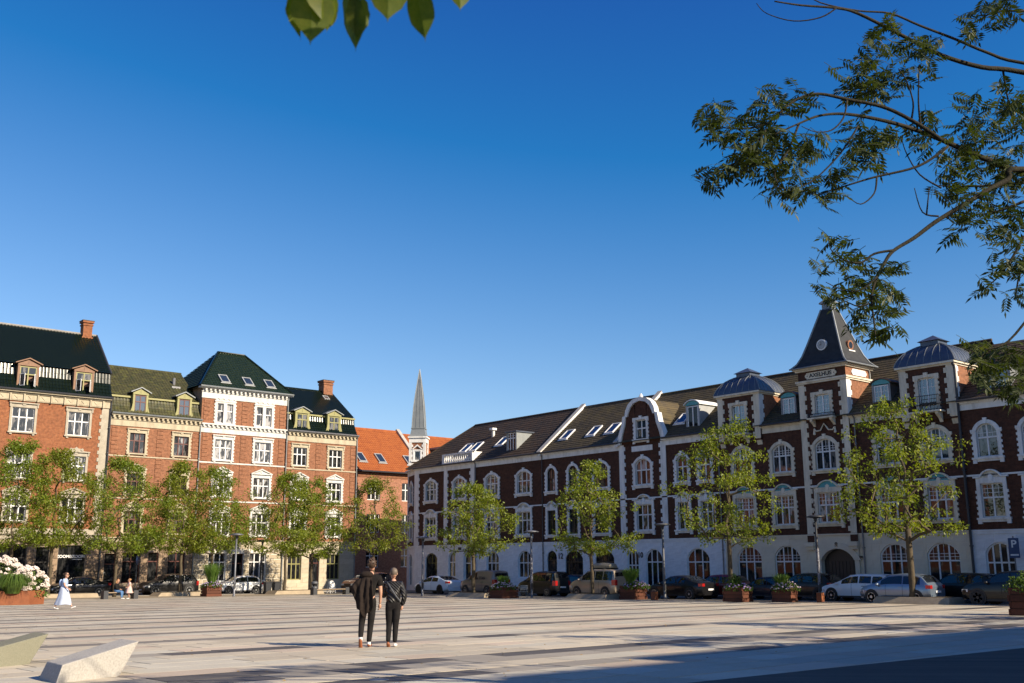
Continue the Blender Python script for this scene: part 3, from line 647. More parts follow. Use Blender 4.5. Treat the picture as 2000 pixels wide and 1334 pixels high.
def dome(h, uc, yc, hw, hd, z0, parent=None):
    P = [(1.06, 0), (1.05, 0.05), (1.02, 0.2), (0.97, 0.40), (0.90, 0.60), (0.80, 0.81), (0.68, 0.99), (0.54, 1.14), (0.41, 1.25), (0.31, 1.30)]
    x = uc-h.u0; mb = MB(); n = len(P)
    V = []
    for f, z in P:
        for sx, sy in ((-1, -1), (1, -1), (1, 1), (-1, 1)): V.append((x+sx*hw*f, yc+sy*hd*f, z0+z))
    mb.add(V, [(i*4+k, i*4+(k+1) % 4, (i+1)*4+(k+1) % 4, (i+1)*4+k) for i in range(n-1) for k in range(4)]+[(3, 2, 1, 0), tuple((n-1)*4+k for k in range(4))])
    o = smoothed(h.add('dome', mb, 'zinc_dark', parent), 25)
    s = MB()
    for k in range(7):
        t = -1+2*(k+0.5)/7
        for face in range(4):
            pts = []
            for f, z in P[1:]:
                if abs(t) > 0.98*f and abs(t) > 0.35*f+0.2: 
                    pass
                a = t*0.98*(0.35+0.65*f) if abs(t) > 0.3 else t*0.95
                a = max(-f, min(f, a))
                q = {0: (a*hw, -f*hd), 1: (f*hw, a*hd), 2: (a*hw, f*hd), 3: (-f*hw, a*hd)}[face]
                pts.append((x+q[0], yc+q[1], z0+z+0.01))
            s.tube(pts, 0.022, 4)
    for sx, sy in ((-1, -1), (1, -1), (1, 1), (-1, 1)): s.tube([(x+sx*hw*f, yc+sy*hd*f, z0+z+0.01) for f, z in P], 0.04, 5)
    h.add('seams', s, 'zinc', o)  # paler zinc than the dome puts highlights into the seams' colour
    c = MB(); zt = z0+1.30; w = hw*0.31
    c.box(x-w, x+w, yc-w, yc+w, zt-0.05, zt+0.22)
    e = w+0.14; c.add([(x-e, yc-e, zt+0.22), (x+e, yc-e, zt+0.22), (x+e, yc+e, zt+0.22), (x-e, yc+e, zt+0.22), (x, yc, zt+0.64)], [(3, 2, 1, 0), (0, 1, 4), (1, 2, 4), (2, 3, 4), (3, 0, 4)])
    h.add('dome_cap', c, 'zinc_dark', o); return o
def dormerR(h, u, z, w, hh, top='arch', cheek='zinc', depth=2.2, y=0.55, **kw):
    """dormer of the right-hand row: box, window, curved or flat head"""
    d = put('dormer', None, h.root, (u-h.u0, y, z)); b = MB(); a = w/2
    b.box(-a, -a+0.13, 0, depth, 0, hh); b.box(a-0.13, a, 0, depth, 0, hh); b.box(-a+0.13, a-0.13, 0.25, depth, 0, hh); b.box(-a, a, -0.05, 0.3, -0.12, 0.0)
    b.build('dormer_box', cheek, d)
    r = MB()
    if top == 'arch':
        A = arc(-a-0.12, a+0.12, hh, 0.32, 8); n = len(A)
        r.add([(p[0], -0.12, p[1]+0.02) for p in A]+[(p[0], depth, p[1]+0.02) for p in A]+[(p[0], -0.12, p[1]+0.1) for p in A]+[(p[0], depth, p[1]+0.1) for p in A],
              [(2*n+i, 2*n+i+1, 3*n+i+1, 3*n+i) for i in range(n-1)]+[(i, i+1, 2*n+i+1, 2*n+i) for i in range(n-1)]+[(n+i, n+i+1, i+1, i) for i in range(n-1)]+[(0, 2*n, 3*n, n), (n-1, 2*n-1, 4*n-1, 3*n-1)])
        r.build('dormer_roof', kw.get('rm', 'wood_tan'), d)
        MB().prism([(-a, hh+0.005), (a, hh+0.005)]+[(p[0]*0.93, p[1]-0.005) for p in A[::-1][1:-1]], -0.03, depth).build('dormer_head', 'turquoise', d)
    else:
        r.box(-a-0.1, a+0.1, -0.12, depth, hh, hh+0.1); r.build('dormer_roof', kw.get('rm', 'slate'), d)
    fm, gl = kw.get('fm', 'paint_white'), kw.get('gl', 'glass_sky')
    fmesh, panes = win_mesh(w-0.26, hh-0.1, 0, 2, kw.get('tr', 0), kw.get('mun', (2, 4)), fm, gl)
    put('window', fmesh, d, (0, -0.06, 0.05))
    for p in panes: put('pane', p, d, (0, -0.06, 0.05))
    return d
def dormerL(h, u, z, w, hh, m, fm, depth=2.0, y=0.05, openw=False, gl='glass_sky', roofm='zinc', curve=True):
    d = put('dormer', None, h.root, (u-h.u0, y, z)); a = w/2; b = MB()
    b.box(-a, -a+0.17, 0, depth, 0, hh); b.box(a-0.17, a, 0, depth, 0, hh); b.box(-a+0.17, a-0.17, 0.22, depth, 0, hh)
    b.box(-a-0.02, a+0.02, -0.03, 0.25, hh, hh+0.14)
    if curve:
        for sg in (-1, 1):                         # scrolled cheeks sweeping out at the foot
            P = [(a, hh*0.55), (a+0.05, hh*0.3), (a+0.2, 0.0), (a, 0.0)]
            b.prism([(sg*p[0], p[1]) for p in (P[::-1] if sg > 0 else P)], -0.02, 0.12)
    b.build('dormer_box', m, d)
    g = MB(); g.prism([(-a-0.0, hh+0.14), (a, hh+0.14), (0, hh+0.5)], -0.02, depth); g.box(-0.03, 0.03, -0.045, -0.015, hh+0.14, hh+0.42); g.build('pediment', m, d)
    r = MB()
    for sg in (-1, 1):
        P = [(sg*(a+0.22), hh+0.14), (0, hh+0.57), (0, hh+0.66), (sg*(a+0.24), hh+0.22)]
        r.prism(P if sg < 0 else P[::-1], -0.16, depth)
    r.build('dormer_roof', roofm, d)
    ww = w-0.34; fmesh, panes = win_mesh(ww, hh-0.12, 0, 2, 0.62, None, fm, gl)
    put('window', fmesh, d, (0, -0.06, 0.06))
    for i, p in enumerate(panes):
        if not openw or i in (1, 3): put('pane', p, d, (0, -0.06, 0.06))
    if openw:
        for sg in (-1, 1):                         # casements standing open
            cl = (sg*(ww/2-0.04), -0.0, 0.1); cr = (0, 0, sg*1.15); q = MB(); zt = (hh-0.12)*0.6; L = ww*0.44
            for (x0, x1, z0, z1) in ((0, 0.06, 0, zt), (L-0.06, L, 0, zt), (0.06, L-0.06, 0, 0.06), (0.06, L-0.06, zt-0.06, zt)): q.box(-sg*x1 if sg > 0 else x0, -sg*x0 if sg > 0 else x1, -0.02, 0.02, z0, z1)
            put('casement', q.mesh('casement', 'paint_white'), d, cl, cr); e = sorted((-sg*0.06, -sg*(L-0.06))); put('pane', MB().box(e[0], e[1], -0.006, 0.006, 0.06, zt-0.06).mesh('pane', 'glass_room'), d, cl, cr)
    return d
def label_plate(h, txt, u, z, size, m='ink', y=-0.035, **kw):
    return put('lettering', text_mesh(txt, size, m, **kw), h.root, (u-h.u0, y, z), (math.pi/2, 0, 0))
# ------------------------------------------------------------------ right-hand row (faces -x, stands in its own shade)
ZP, ZS, ZF, ZE, ZRG = 3.13, 6.2, 9.94, 10.5, 14.75      # plinth, string course, frieze, eaves, ridge
ROOF = [(-0.28, 10.47), (5.0, ZRG)]
def rfloor(h, u0, u1, wallm='brick_dark', gm='plaster_white', z0=-1.6):
    h.wall('ground_floor_wall', gm, u0, u1, z0, ZP); h.wall('brick_wall', wallm, u0, u1, ZP, ZE)
    cornice(h, 'plinth_band', gm, u0, u1, [(0.05, ZP-0.16, ZP), (0.085, ZP, ZP+0.07)])
    cornice(h, 'string_course', 'stone_white', u0, u1, [(0.05, ZS-0.04, ZS+0.06)])
def rback(h, u0, u1, m='brick_dark'):
    mb = MB(); a, b = u0-h.u0, u1-h.u0
    for x in (a, b): mb.poly((x, 0, -1.6), (x, 10, -1.6), (x, 10, 10.4), (x, 5, 14.6), (x, 0, 10.4))
    mb.poly((a, 10, -1.6), (b, 10, -1.6), (b, 10, 10.4), (a, 10, 10.4)); h.add('rear_walls', mb, m)
def rfrieze(h, u0, u1, m='stone_white', e0=0, e1=0):
    cornice(h, 'cornice', m, u0, u1, [(0.06, ZF, 10.3), (0.14, 10.3, 10.38), (0.26, 10.38, 10.46)]); 
    h.add('gutter', MB().tube([(u0-h.u0, -0.33, 10.47), (u1-h.u0, -0.33, 10.47)], 0.07, 6), 'pipe_dark')
def firewall(h, u, w=0.36, m='stone_white'):
    mb = MB(); x = u-h.u0
    mb.xprism([(-0.3, 10.52), (5.0, ZRG+0.30), (5.0, ZRG-0.3), (-0.3, 10.2)][::-1], x-w/2, x+w/2); o = h.add('parapet', mb, m)
    c = MB(); c.xprism([(-0.36, 10.53), (5.02, ZRG+0.31), (5.02, ZRG+0.37), (-0.38, 10.59)][::-1], x-w/2-0.05, x+w/2+0.05); h.add('coping', c, 'mortar_cap', o)
    b = MB(); b.xprism([(5.0, ZRG+0.30), (10, 10.7), (10, 10.2), (5.0, ZRG-0.3)][::-1], x-w/2+0.01, x+w/2-0.01); h.add('parapet', b, m)

# --- corner house with the spire
h = House('corner_house', 'dark brick corner house with zinc spire and white balustrade on its eaves', 'R', -82.56)
A_, B_ = -82.56, -64.44
for u in (-80.03, -75.66, -70.97, -66.73):
    window(h, u, 7.30, 1.70, 1.85, 0.34, 3, 0.56, sur='rarch'); window(h, u, 3.88, 1.70, 1.88, 0, 3, 0.62, sur='rped')
window(h, -79.87, -0.55, 1.85, 3.05, 0.5, 1, 0, fm='pipe_grey', gl='glass_dark'); window(h, -76.72, 0.35, 1.05, 2.15, 0.5, 2, 0.6, rev=0.05); window(h, -74.46, -0.9, 1.05, 3.4, 0.5, 1, 0.72, fm='paint_white', gl='glass_dark', rev=0.1, name='door')
for u in (-70.9, -66.7): window(h, u, 0.35, 1.65, 2.2, 0.55, 3, 0.55, rev=0.05, gl='glass_dark')
rfloor(h, A_, B_); rfrieze(h, A_, B_); rustic(h, A_+0.3, B_, -1.0, ZP-0.18, 'plaster_white', 0.44, 1.25, 0.015, 0.02, 5)
quoins(h, 'stone_white', A_, A_+0.55, ZP, ZF, 1); quoins(h, 'stone_white', -77.95, -77.45, ZP+0.1, ZF-0.003, 1, y=-0.03); quoins(h, 'stone_white', -73.95, -73.4, ZP+0.1, ZF-0.003, -1, y=-0.03)
downpipe(h, -73.2, -0.12, -1, 10.45, 'pipe_grey')
# roof with a hipped end towards the side street
a, b = A_-h.u0, B_-h.u0; mb = MB(); n = 18
for i in range(n):
    t0, t1 = i/n, (i+1)/n; f = lambda t: (-0.3-1.0+ t*(2.9+1.3), -0.28+t*5.28, 10.47+t*(ZRG-10.47))
    (x0, y0, z0), (x1, y1, z1) = f(t0), f(t1); mb.poly((x0, y0-0.012, z0+0.02), (b, y0-0.012, z0+0.02), (b, y1, z1), (x1, y1, z1)); mb.poly((x0, y0, z0-0.01), (b, y0, z0-0.01), (b, y0-0.012, z0+0.02), (x0, y0-0.012, z0+0.02))
mb.poly((-1.3, -0.28, 10.47), (2.9, 5, ZRG), (-1.3+1.4, 10.3, 10.47)); mb.poly((2.9, 5, ZRG), (b, 5, ZRG), (b, 10.3, 10.47), (0.1, 10.3, 10.47))
h.add('roof', mb, 'roof_brown'); h.add('ridge', MB().tube([(2.9, 5, ZRG+0.03), (b, 5, ZRG+0.03)], 0.1, 6), 'roof_brown'); h.add('hip_ridge', MB().tube([(-1.3, -0.28, 10.5), (2.9, 5, ZRG+0.02)], 0.07, 6), 'roof_brown')
mb = MB(); mb.poly((b, 0, -1.6), (b, 10, -1.6), (b, 10, 10.4), (b, 5, 14.7), (b, 0, 10.4)); mb.poly((0.1, 10, -1.6), (0.1, 10, 10.5), (b, 10, 10.5), (b, 10, -1.6)); h.add('rear_walls', mb, 'brick_dark')
# chamfered corner: wall from (58,82.56) back to (59.5,86)
ch = put('corner_bay', None, h.root, (0, 0, 0), (0, 0, math.radians(-23.5)-0)); CW = 3.75
# local +x of corner_bay runs along the chamfer towards the main front; build it from -CW to 0
class Sub: pass
def sub(root, u0=0.0):
    s = House.__new__(House); s.row = 'R'; s.u0 = u0; s.ops = []; s.root = root; return s
s = sub(ch)
def swin(u, z, w, hh, rise, cols, tr, sur=None):
    fm_, panes = win_mesh(w, hh, rise, cols, tr, None, 'paint_white', 'glass_room'); put('window', fm_, ch, (u, 0, z)); 
    for p in panes: put('pane', p, ch, (u, 0, z))
    s.ops.append((u-w/2, u+w/2, z, z+hh, rise, 0.0))
    if sur:
        a_, b_, ps = surround(sur, w, hh, rise, 'stone_white'); put('surround', a_, ch, (u, 0, z)); put('sill', b_, ch, (u, 0, z))
        for (nn, me) in ps: put(nn, me, ch, (u, 0, z))
swin(-1.87, 7.30, 1.3, 1.85, 0.4, 2, 0.56, 'rarch'); swin(-1.87, 3.88, 1.3, 1.88, 0, 2, 0.62, 'rped'); swin(-1.87, -0.5, 1.5, 2.9, 0.5, 2, 0.6)
s.wall('brick_wall', 'brick_dark', -CW, 0, ZP, ZE); s.wall('ground_floor_wall', 'plaster_white', -CW, 0, -1.6, ZP)
cornice(s, 'plinth_band', 'plaster_white', -CW, 0, [(0.05, ZP-0.16, ZP), (0.085, ZP, ZP+0.07)]); cornice(s, 'string_course', 'stone_white', -CW, 0, [(0.05, ZS-0.04, ZS+0.06)])
cornice(s, 'cornice', 'stone_white', -CW, 0, [(0.06, ZF, 10.3), (0.14, 10.3, 10.4), (0.3, 10.4, 10.55)])
s.bx('quoin_strip', 'stone_white', -CW, -CW+0.4, -0.035, 0.02, ZP, ZF, ch); s.bx('quoin_strip', 'stone_white', -0.42, -0.002, -0.035, 0.02, ZP, ZF, ch)
# far side wall to the street behind
dx, dy = -CW*math.cos(math.radians(23.5)), CW*math.sin(math.radians(23.5))
h.add('side_wall', MB().poly((dx, dy, -1.6), (dx, dy, 10.5), (dx+0.6, 10, 10.5), (dx+0.6, 10, -1.6)), 'brick_dark')
# turret on the corner, turned to face the square
tu = put('turret', None, h.root, (-2.1, 1.8, 0), (0, 0, math.radians(45))); tw = 0.82
m = MB(); m.box(-tw, tw, -tw, tw, 10.2, 11.2); m.box(-tw-0.14, tw+0.14, -tw-0.14, tw+0.14, 10.95, 11.1); m.build('turret_base', 'stone_white', tu)
m = MB(); m.box(-tw+0.06, tw-0.06, -tw+0.06, tw-0.06, 11.2, 13.3); m.build('turret_wall', 'brick_salmon', tu)  # paler brick than the house below: the turret's sunlight is in the colour
m = MB()
for sx in (-1, 1):
    for sy in (-1, 1):
        e, g_ = sorted((sx*(tw-0.26), sx*(tw+0.01))), sorted((sy*(tw-0.26), sy*(tw+0.01))); m.box(*e, *g_, 11.2, 13.3)
        for k in range(4): e, g_ = sorted((sx*(tw-0.38), sx*(tw-0.01))), sorted((sy*(tw-0.38), sy*(tw-0.01))); m.box(*e, *g_, 11.35+k*0.48, 11.59+k*0.48)
m.box(-tw-0.02, tw+0.02, -tw-0.02, tw+0.02, 13.25, 13.7); m.box(-tw-0.12, tw+0.12, -tw-0.12, tw+0.12, 13.7, 13.85)
f0 = -tw-0.01
m.box(-0.46, -0.30, f0, f0+0.15, 11.45, 12.55); m.box(0.30, 0.46, f0, f0+0.15, 11.45, 12.55); m.box(-0.30, 0.30, f0, f0+0.15, 12.42, 12.55); m.box(-0.62, 0.62, f0-0.06, f0+0.15, 11.33, 11.46)
m.strip([(-0.42, 12.56), (0, 12.9), (0.42, 12.56)], [(-0.56, 12.56), (0, 13.05), (0.56, 12.56)], f0-0.04, f0+0.1); m.build('turret_trim', 'stone_white', tu)
fm_, panes = win_mesh(0.60, 0.96, 0, 1, 0, None, 'paint_white', 'glass_room'); put('window', fm_, tu, (0, f0-0.05, 11.46)); put('pane', panes[0], tu, (0, f0-0.05, 11.46))
def spire(cx, cy, prof, name, m_, parent):
    q = MB(); V = []
    for r, z in prof:
        for sx, sy in ((-1, -1), (1, -1), (1, 1), (-1, 1)): V.append((cx+sx*r, cy+sy*r, z))
    k_ = len(prof); q.add(V, [(i*4+k, i*4+(k+1) % 4, (i+1)*4+(k+1) % 4, (i+1)*4+k) for i in range(k_-1) for k in range(4)]+[(3, 2, 1, 0)])
    return q.build(name, m_, parent)
SP = [(0.95, 13.85), (0.76, 14.02), (0.64, 14.62), (0.69, 14.63), (0.69, 14.72), (0.62, 14.74), (0.585, 15.6), (0.50, 16.9), (0.345, 18.3), (0.16, 19.7), (0.01, 20.75)]
spire(0, 0, SP, 'spire', 'zinc_pale', tu)
m = MB()
for fx in (-0.33, 0.33):
    for kk in range(4):
        ca, sa = math.cos(kk*math.pi/2), math.sin(kk*math.pi/2)
        m.tube([(fx*r*ca+(r+0.004)*sa, fx*r*sa-(r+0.004)*ca, z) for r, z in SP[5:10]], 0.022, 4)
for sx, sy in ((-1, -1), (1, -1), (1, 1), (-1, 1)): m.tube([(sx*r, sy*r, z) for r, z in SP[5:]], 0.03, 5)
m.build('seams', 'zinc', tu)
# little balustraded bay on the eaves
m = MB(); m.box(-77.95-h.u0, -73.4-h.u0, -0.30, 0.9, 10.46, 10.62); m.box(-77.95-h.u0, -73.4-h.u0, -0.28, -0.06, 11.28, 11.42); m.box(-77.95-h.u0, -77.7-h.u0, -0.29, 0.9, 10.62, 11.4); m.box(-73.65-h.u0, -73.4-h.u0, -0.29, 0.9, 10.62, 11.4)
for k in range(14): m.lathe([(0.05, 0), (0.09, 0.18), (0.05, 0.38), (0.075, 0.66)], (-77.5-h.u0+k*0.29, -0.17, 10.62), 8)
h.add('balustrade', m, 'stone_white')
for (u, y) in ((-77.2, 1.1), (-75.7, 1.1), (-72.2, 1.35)): skylight(h, u, u+1.0, y, 10.47+(y+0.28)*0.81+0.03, 0.81, 1.35, 'paint_white')
d = put('dormer', None, h.root, (-68.95-h.u0, 0.55, 11.05)); m = MB(); m.box(-0.68, -0.55, 0, 2.2, 0, 1.65); m.box(0.55, 0.68, 0, 2.2, 0, 1.65); m.box(-0.55, 0.55, 0.2, 2.2, 0, 1.65); m.box(-0.72, 0.72, -0.08, 0.3, -0.1, 0); m.build('dormer_box', 'zinc_pale', d); MB().box(-0.78, 0.78, -0.12, 2.6, 1.65, 1.76).build('dormer_roof', 'zinc_dark', d)
fm_, panes = win_mesh(1.1, 1.6, 0, 3, 0.7, (1, 2), 'paint_white', 'glass_dark'); put('window', fm_, d, (0, -0.05, 0.02)); [put('pane', p, d, (0, -0.05, 0.02)) for p in panes]
m = MB(); m.tube([(-74.3-h.u0, 2.9, 12.9), (-74.3-h.u0, 2.9, 13.65)], 0.14, 8); m.box(-74.55-h.u0, -74.05-h.u0, 2.6, 3.1, 13.6, 13.8); h.add('roof_vent', m, 'stone_white')
h.bx('house_plate', 'ink', -75.75, -75.3, -0.05, -0.02, 2.72, 2.95)

# --- number 12, narrow windows with black frames
h = House('terraced_house', 'dark brick terraced house with black window frames and number 12 on white plaster', 'R', -64.44)
A_, B_ = -64.44, -55.42
for (u, w, c) in ((-63.27, 1.02, 2), (-60.7, 1.02, 2), (-57.55, 1.55, 3)):
    window(h, u, 7.28, w, 1.9, 0.42, c, 0.55, (2, 2), 'paint_black', 'glass_room', sur='rarch', low=(1, 1)); window(h, u, 3.78, w, 1.95, 0, c, 0.62, (2, 2), 'paint_black', 'glass_dark', sur='rped')
window(h, -63.32, -0.95, 1.15, 3.45, 0.55, 1, 0.78, None, 'paint_black', 'glass_dark', name='door')
for u in (-60.75, -57.35): window(h, u, -0.5, 2.0, 3.0, 0.62, 3, 0.7, (2, 1), 'paint_black', 'glass_dark')
rfloor(h, A_, B_); rfrieze(h, A_, B_); rback(h, A_, B_); rustic(h, A_, B_, -1.0, ZP-0.18, 'plaster_white', 0.44, 1.25, 0.015, 0.02, 6)
plainroof(h, 'roof', 'roof_olive', A_, B_, ROOF, back=(10.3, 10.47)); firewall(h, -64.45); firewall(h, -55.6)
h.add('ridge', MB().tube([(0.2, 5, ZRG+0.03), (B_-h.u0-0.2, 5, ZRG+0.03)], 0.1, 6), 'iron_black')
for u in (-63.35, -60.15, -58.05): skylight(h, u, u+0.95, 1.0, 10.47+1.28*0.81+0.03, 0.81, 1.35, 'paint_white')
label_plate(h, '12', -62.28, 2.05, 0.62, bold=0.012); downpipe(h, -64.3, -0.1, -1, 10.45, 'pipe_dark', 0.04)

# --- number 10 with the curved gable
h = House('gabled_house', 'dark brick house with tall curved white-edged gable and number 10 by its door', 'R', -55.42)
A_, B_ = -55.42, -45.75; uc = -53.13
window(h, uc, 7.2, 1.55, 1.95, 0.40, 3, 0.56, sur='rarch'); window(h, uc+0.02, 3.85, 1.55, 1.9, 0, 3, 0.6, sur='rped')
for u in (-49.33, -47.22): window(h, u, 7.2, 1.02, 1.9, 0.38, 2, 0.56, sur='rarch'); window(h, u, 3.80, 1.05, 1.95, 0, 2, 0.6, sur='rped')
window(h, -54.4, -0.95, 1.1, 3.45, 0.55, 3, 0.66, None, 'paint_white', 'glass_dark', name='door')
window(h, -52.32, -0.45, 1.6, 2.95, 0.6, 3, 0.68, gl='glass_dark'); window(h, -48.2, -0.5, 2.0, 3.0, 0.62, 3, 0.68, gl='glass_dark')
rfloor(h, A_, B_); rfrieze(h, -50.95, B_); rback(h, A_, B_); rustic(h, A_, B_, -1.0, ZP-0.18, 'plaster_white', 0.44, 1.25, 0.015, 0.02, 7)
plainroof(h, 'roof', 'roof_olive', A_, B_, ROOF, back=(10.3, 10.47)); h.add('ridge', MB().tube([(0, 5, ZRG+0.03), (B_-h.u0, 5, ZRG+0.03)], 0.1, 6), 'roof_olive')
G = [(-2.36, 10.45), (-2.2, 11.0), (-1.86, 11.75), (-1.72, 12.42), (-1.5, 12.44), (-1.42, 12.85), (-1.15, 13.3), (-0.7, 13.62), (0, 13.76), (0.7, 13.62), (1.15, 13.3), (1.42, 12.85), (1.5, 12.44), (1.72, 12.42), (1.86, 11.75), (2.2, 11.0), (2.36, 10.45)]
g0 = uc-h.u0; gp = [(g0+p[0], p[1]) for p in G]
m = MB(); ox = 0.55; zb, zt = 10.62, 12.08
# gable face with a window hole: left, right, below, above
m.prism([(g0-2.36, 10.3), (g0-ox, 10.3), (g0-ox, zt)]+[p for p in gp[:9] if p[0] < g0-ox-0.001][::-1], -0.06, 0.25)
m.prism([(g0+ox, 10.3), (g0+2.36, 10.3)]+[p for p in gp[9:] if p[0] > g0+ox+0.001][::-1]+[(g0+ox, zt)], -0.06, 0.25)
m.prism([(g0-ox, 10.3), (g0+ox, 10.3), (g0+ox, zb), (g0-ox, zb)], -0.06, 0.25)
m.prism([(g0-ox, zt), (g0+ox, zt), (g0+ox, 13.66), (g0, 13.76), (g0-ox, 13.66)], -0.06, 0.25); m.box(g0-ox, g0+ox, 0.2, 0.25, zb, zt)
h.add('gable', m, 'brick_dark')
m = MB(); OUT = [(p[0]*1.0, p[1]) for p in G]; INN = [(p[0]*0.87, p[1]-(0.03 if abs(p[0]) > 1.45 else 0.24)) for p in G]
m.strip([(g0+p[0], p[1]) for p in INN], [(g0+p[0]*1.03, p[1]+0.05) for p in OUT], -0.20, 0.30); m.lathe([(0.12, 0), (0.16, 0.1), (0.05, 0.3)], (g0, 0.05, 13.78), 8); m.box(g0-2.62, g0-2.05, -0.24, 0.3, 10.32, 10.5); m.box(g0+2.05, g0+2.62, -0.24, 0.3, 10.32, 10.5)
h.add('gable_moulding', m, 'stone_white')
m = MB(); gr = [(p[0]*0.98, p[1]-0.04) for p in G]
m.add([(g0+p[0], 0.3, p[1]) for p in gr]+[(g0+p[0]*(0.95), 4.6, p[1]) for p in gr], [(i, i+1, len(gr)+i+1, len(gr)+i) for i in range(len(gr)-1)]); h.add('gable_roof', m, 'roof_olive')
wo = window(h, uc, zb, 1.1, 1.46, 0, 2, 0.55, sur='rrect', y=-0.06, hole=False, gl='glass_sky')
h.bx('plaque', 'stone_white', uc-1.05, uc+1.05, -0.05, 0.0, 9.72, 10.12)
h.bx('brick_apron', 'brick_dark', uc-2.3, uc+2.3, -0.02, 0.0, 9.6, 10.3)
for (a, b, sd) in ((-55.5, -55.0, 1), (-51.3, -50.8, -1)): quoins(h, 'stone_white', a, b, ZP, 10.4, sd, y=-0.02)
dormerR(h, -48.6, 10.95, 1.25, 1.75, 'arch', 'paint_grey', rm='stone_white', mun=None, tr=0, gl='glass_dark'); skylight(h, -51.0+0.25, -50.0+0.2, 1.0, 10.47+1.28*0.81+0.03, 0.81, 1.35, 'paint_white')
label_plate(h, '10', -53.62, 2.05, 0.55, bold=0.012); downpipe(h, -45.9, -0.12, -1, 10.45, 'pipe_grey', 0.045)

# --- number 8, the tower house
h = House('tower_house', 'dark brick house with clock tower lettered AXELHUS between two domed bays', 'R', -45.75)
A_, B_ = -45.75, -28.5; TL, TR = -39.05, -35.55; TY = -0.14
for u in (-43.95, -40.78, -33.15, -30.1):
    window(h, u, 7.27, 1.5, 1.86, 0.40, 3, 0.58, (2, 3), sur='rarch', sm='stone_cream', gl='glass_room'); window(h, u, 3.87, 1.52, 1.9, 0, 3, 0.58, (2, 3), sur='rpedt', sm='stone_cream')
for u in (-43.8, -40.8, -33.23, -30.25): window(h, u, -0.45, 1.95, 3.0, 0.62, 3, 0.66, (2, 3), gl='glass_dark')
window(h, -37.38, 7.22, 1.52, 1.95, 0.42, 3, 0.58, (2, 3), sur='rarch', sm='stone_cream', y=TY); window(h, -37.38, 3.90, 1.6, 1.9, 0, 3, 0.58, (2, 3), sur='rpedt', sm='stone_cream', y=TY)
window(h, -37.36, 10.72, 1.1, 1.3, 0, 2, 0, (2, 4), sur='rrect', sm='stone_cream', y=TY, gl='glass_sky')
gx = -37.03-h.u0; h.ops.append((gx-1.18, gx+1.18, -1.6, 2.30, 0.72, TY))
h.wall('ground_floor_wall', 'plaster_cream', A_, TL, -1.6, ZP); h.wall('ground_floor_wall', 'plaster_cream', TR, B_, -1.6, ZP); h.wall('brick_wall', 'brick_dark', A_, TL, ZP, ZE); h.wall('brick_wall', 'brick_dark', TR, B_, ZP, ZE)
h.wall('gate_wall', 'plaster_cream', TL, TR, -1.6, ZP, y=TY, depth=0.3, rev=0.5); h.wall('tower_wall', 'brick_dark', TL, TR, ZP, 13.75, y=TY, depth=2.95)
cornice(h, 'plinth_band', 'plaster_cream', A_, TL-0.01, [(0.05, ZP-0.16, ZP), (0.085, ZP, ZP+0.07)]); cornice(h, 'plinth_band', 'plaster_cream', TR+0.01, B_, [(0.05, ZP-0.16, ZP), (0.085, ZP, ZP+0.07)]); h.bx('plinth_band', 'plaster_cream', TL-0.05, TR+0.05, TY-0.08, TY+0.02, ZP, ZP+0.08)
for (p, q_) in ((A_, TL), (TR, B_)): cornice(h, 'string_course', 'stone_white', p, q_, [(0.05, ZS-0.04, ZS+0.06)]); rustic(h, p, q_, -1.0, ZP-0.18, 'plaster_cream', 0.44, 1.3, 0.015, 0.02, 8)
h.bx('string_course', 'stone_white', TL+0.4, TR-0.4, TY-0.04, TY+0.01, ZS-0.04, ZS+0.06)
for (p, q_) in ((-42.2, TL), (TR, -31.95)): rfrieze(h, p, q_, 'stone_cream')
rback(h, A_, B_); plainroof(h, 'roof', 'roof_olive', A_, B_, ROOF, back=(10.3, 10.47)); h.add('ridge', MB().tube([(0, 5, ZRG+0.04), (B_-h.u0, 5, ZRG+0.04)], 0.1, 6), 'roof_brown')
quoins(h, 'stone_cream', TL, TL+0.42, ZP+0.1, 12.78, 1, y=TY); quoins(h, 'stone_cream', TR-0.42, TR, ZP+0.1, 12.78, -1, y=TY)
# sunlit side of the tower, its light put into paler brick and stone
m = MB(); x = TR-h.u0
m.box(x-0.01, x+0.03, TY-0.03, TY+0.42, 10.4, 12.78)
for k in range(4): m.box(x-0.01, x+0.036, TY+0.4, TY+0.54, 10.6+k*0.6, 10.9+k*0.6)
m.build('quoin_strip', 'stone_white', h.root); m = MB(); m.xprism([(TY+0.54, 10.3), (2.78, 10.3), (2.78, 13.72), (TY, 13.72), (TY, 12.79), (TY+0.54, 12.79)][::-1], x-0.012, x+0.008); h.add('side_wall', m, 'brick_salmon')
m = MB(); m.box(TL-h.u0-0.08, x+0.08, TY-0.1, 2.9, 12.80, 12.90); m.box(TL-h.u0-0.14, x+0.14, TY-0.16, 2.96, 12.90, 13.02); h.add('cornice', m, 'stone_cream')
m = MB(); m.box(TL-h.u0-0.12, x+0.12, TY-0.14, 2.95, 13.62, 13.72); m.box(TL-h.u0-0.22, x+0.22, TY-0.26, 3.05, 13.72, 13.82); h.add('eaves_moulding', m, 'stone_cream')
cx, cy = (TL+TR)/2-h.u0, TY+1.45; PF = [(2.12, 13.82), (2.02, 13.87), (1.74, 14.15), (1.47, 14.65), (1.18, 15.45), (0.88, 16.35), (0.58, 17.25), (0.40, 17.8)]
q = MB(); V = []
for r, z in PF:
    for sx, sy in ((-1, -1), (1, -1), (1, 1), (-1, 1)): V.append((cx+sx*r, cy+sy*r*0.86, z))
q.add(V, [(i*4+k, i*4+(k+1) % 4, (i+1)*4+(k+1) % 4, (i+1)*4+k) for i in range(len(PF)-1) for k in range(4)]+[(3, 2, 1, 0)]); tr_ = h.add('tower_roof', q, 'slate')
q = MB()
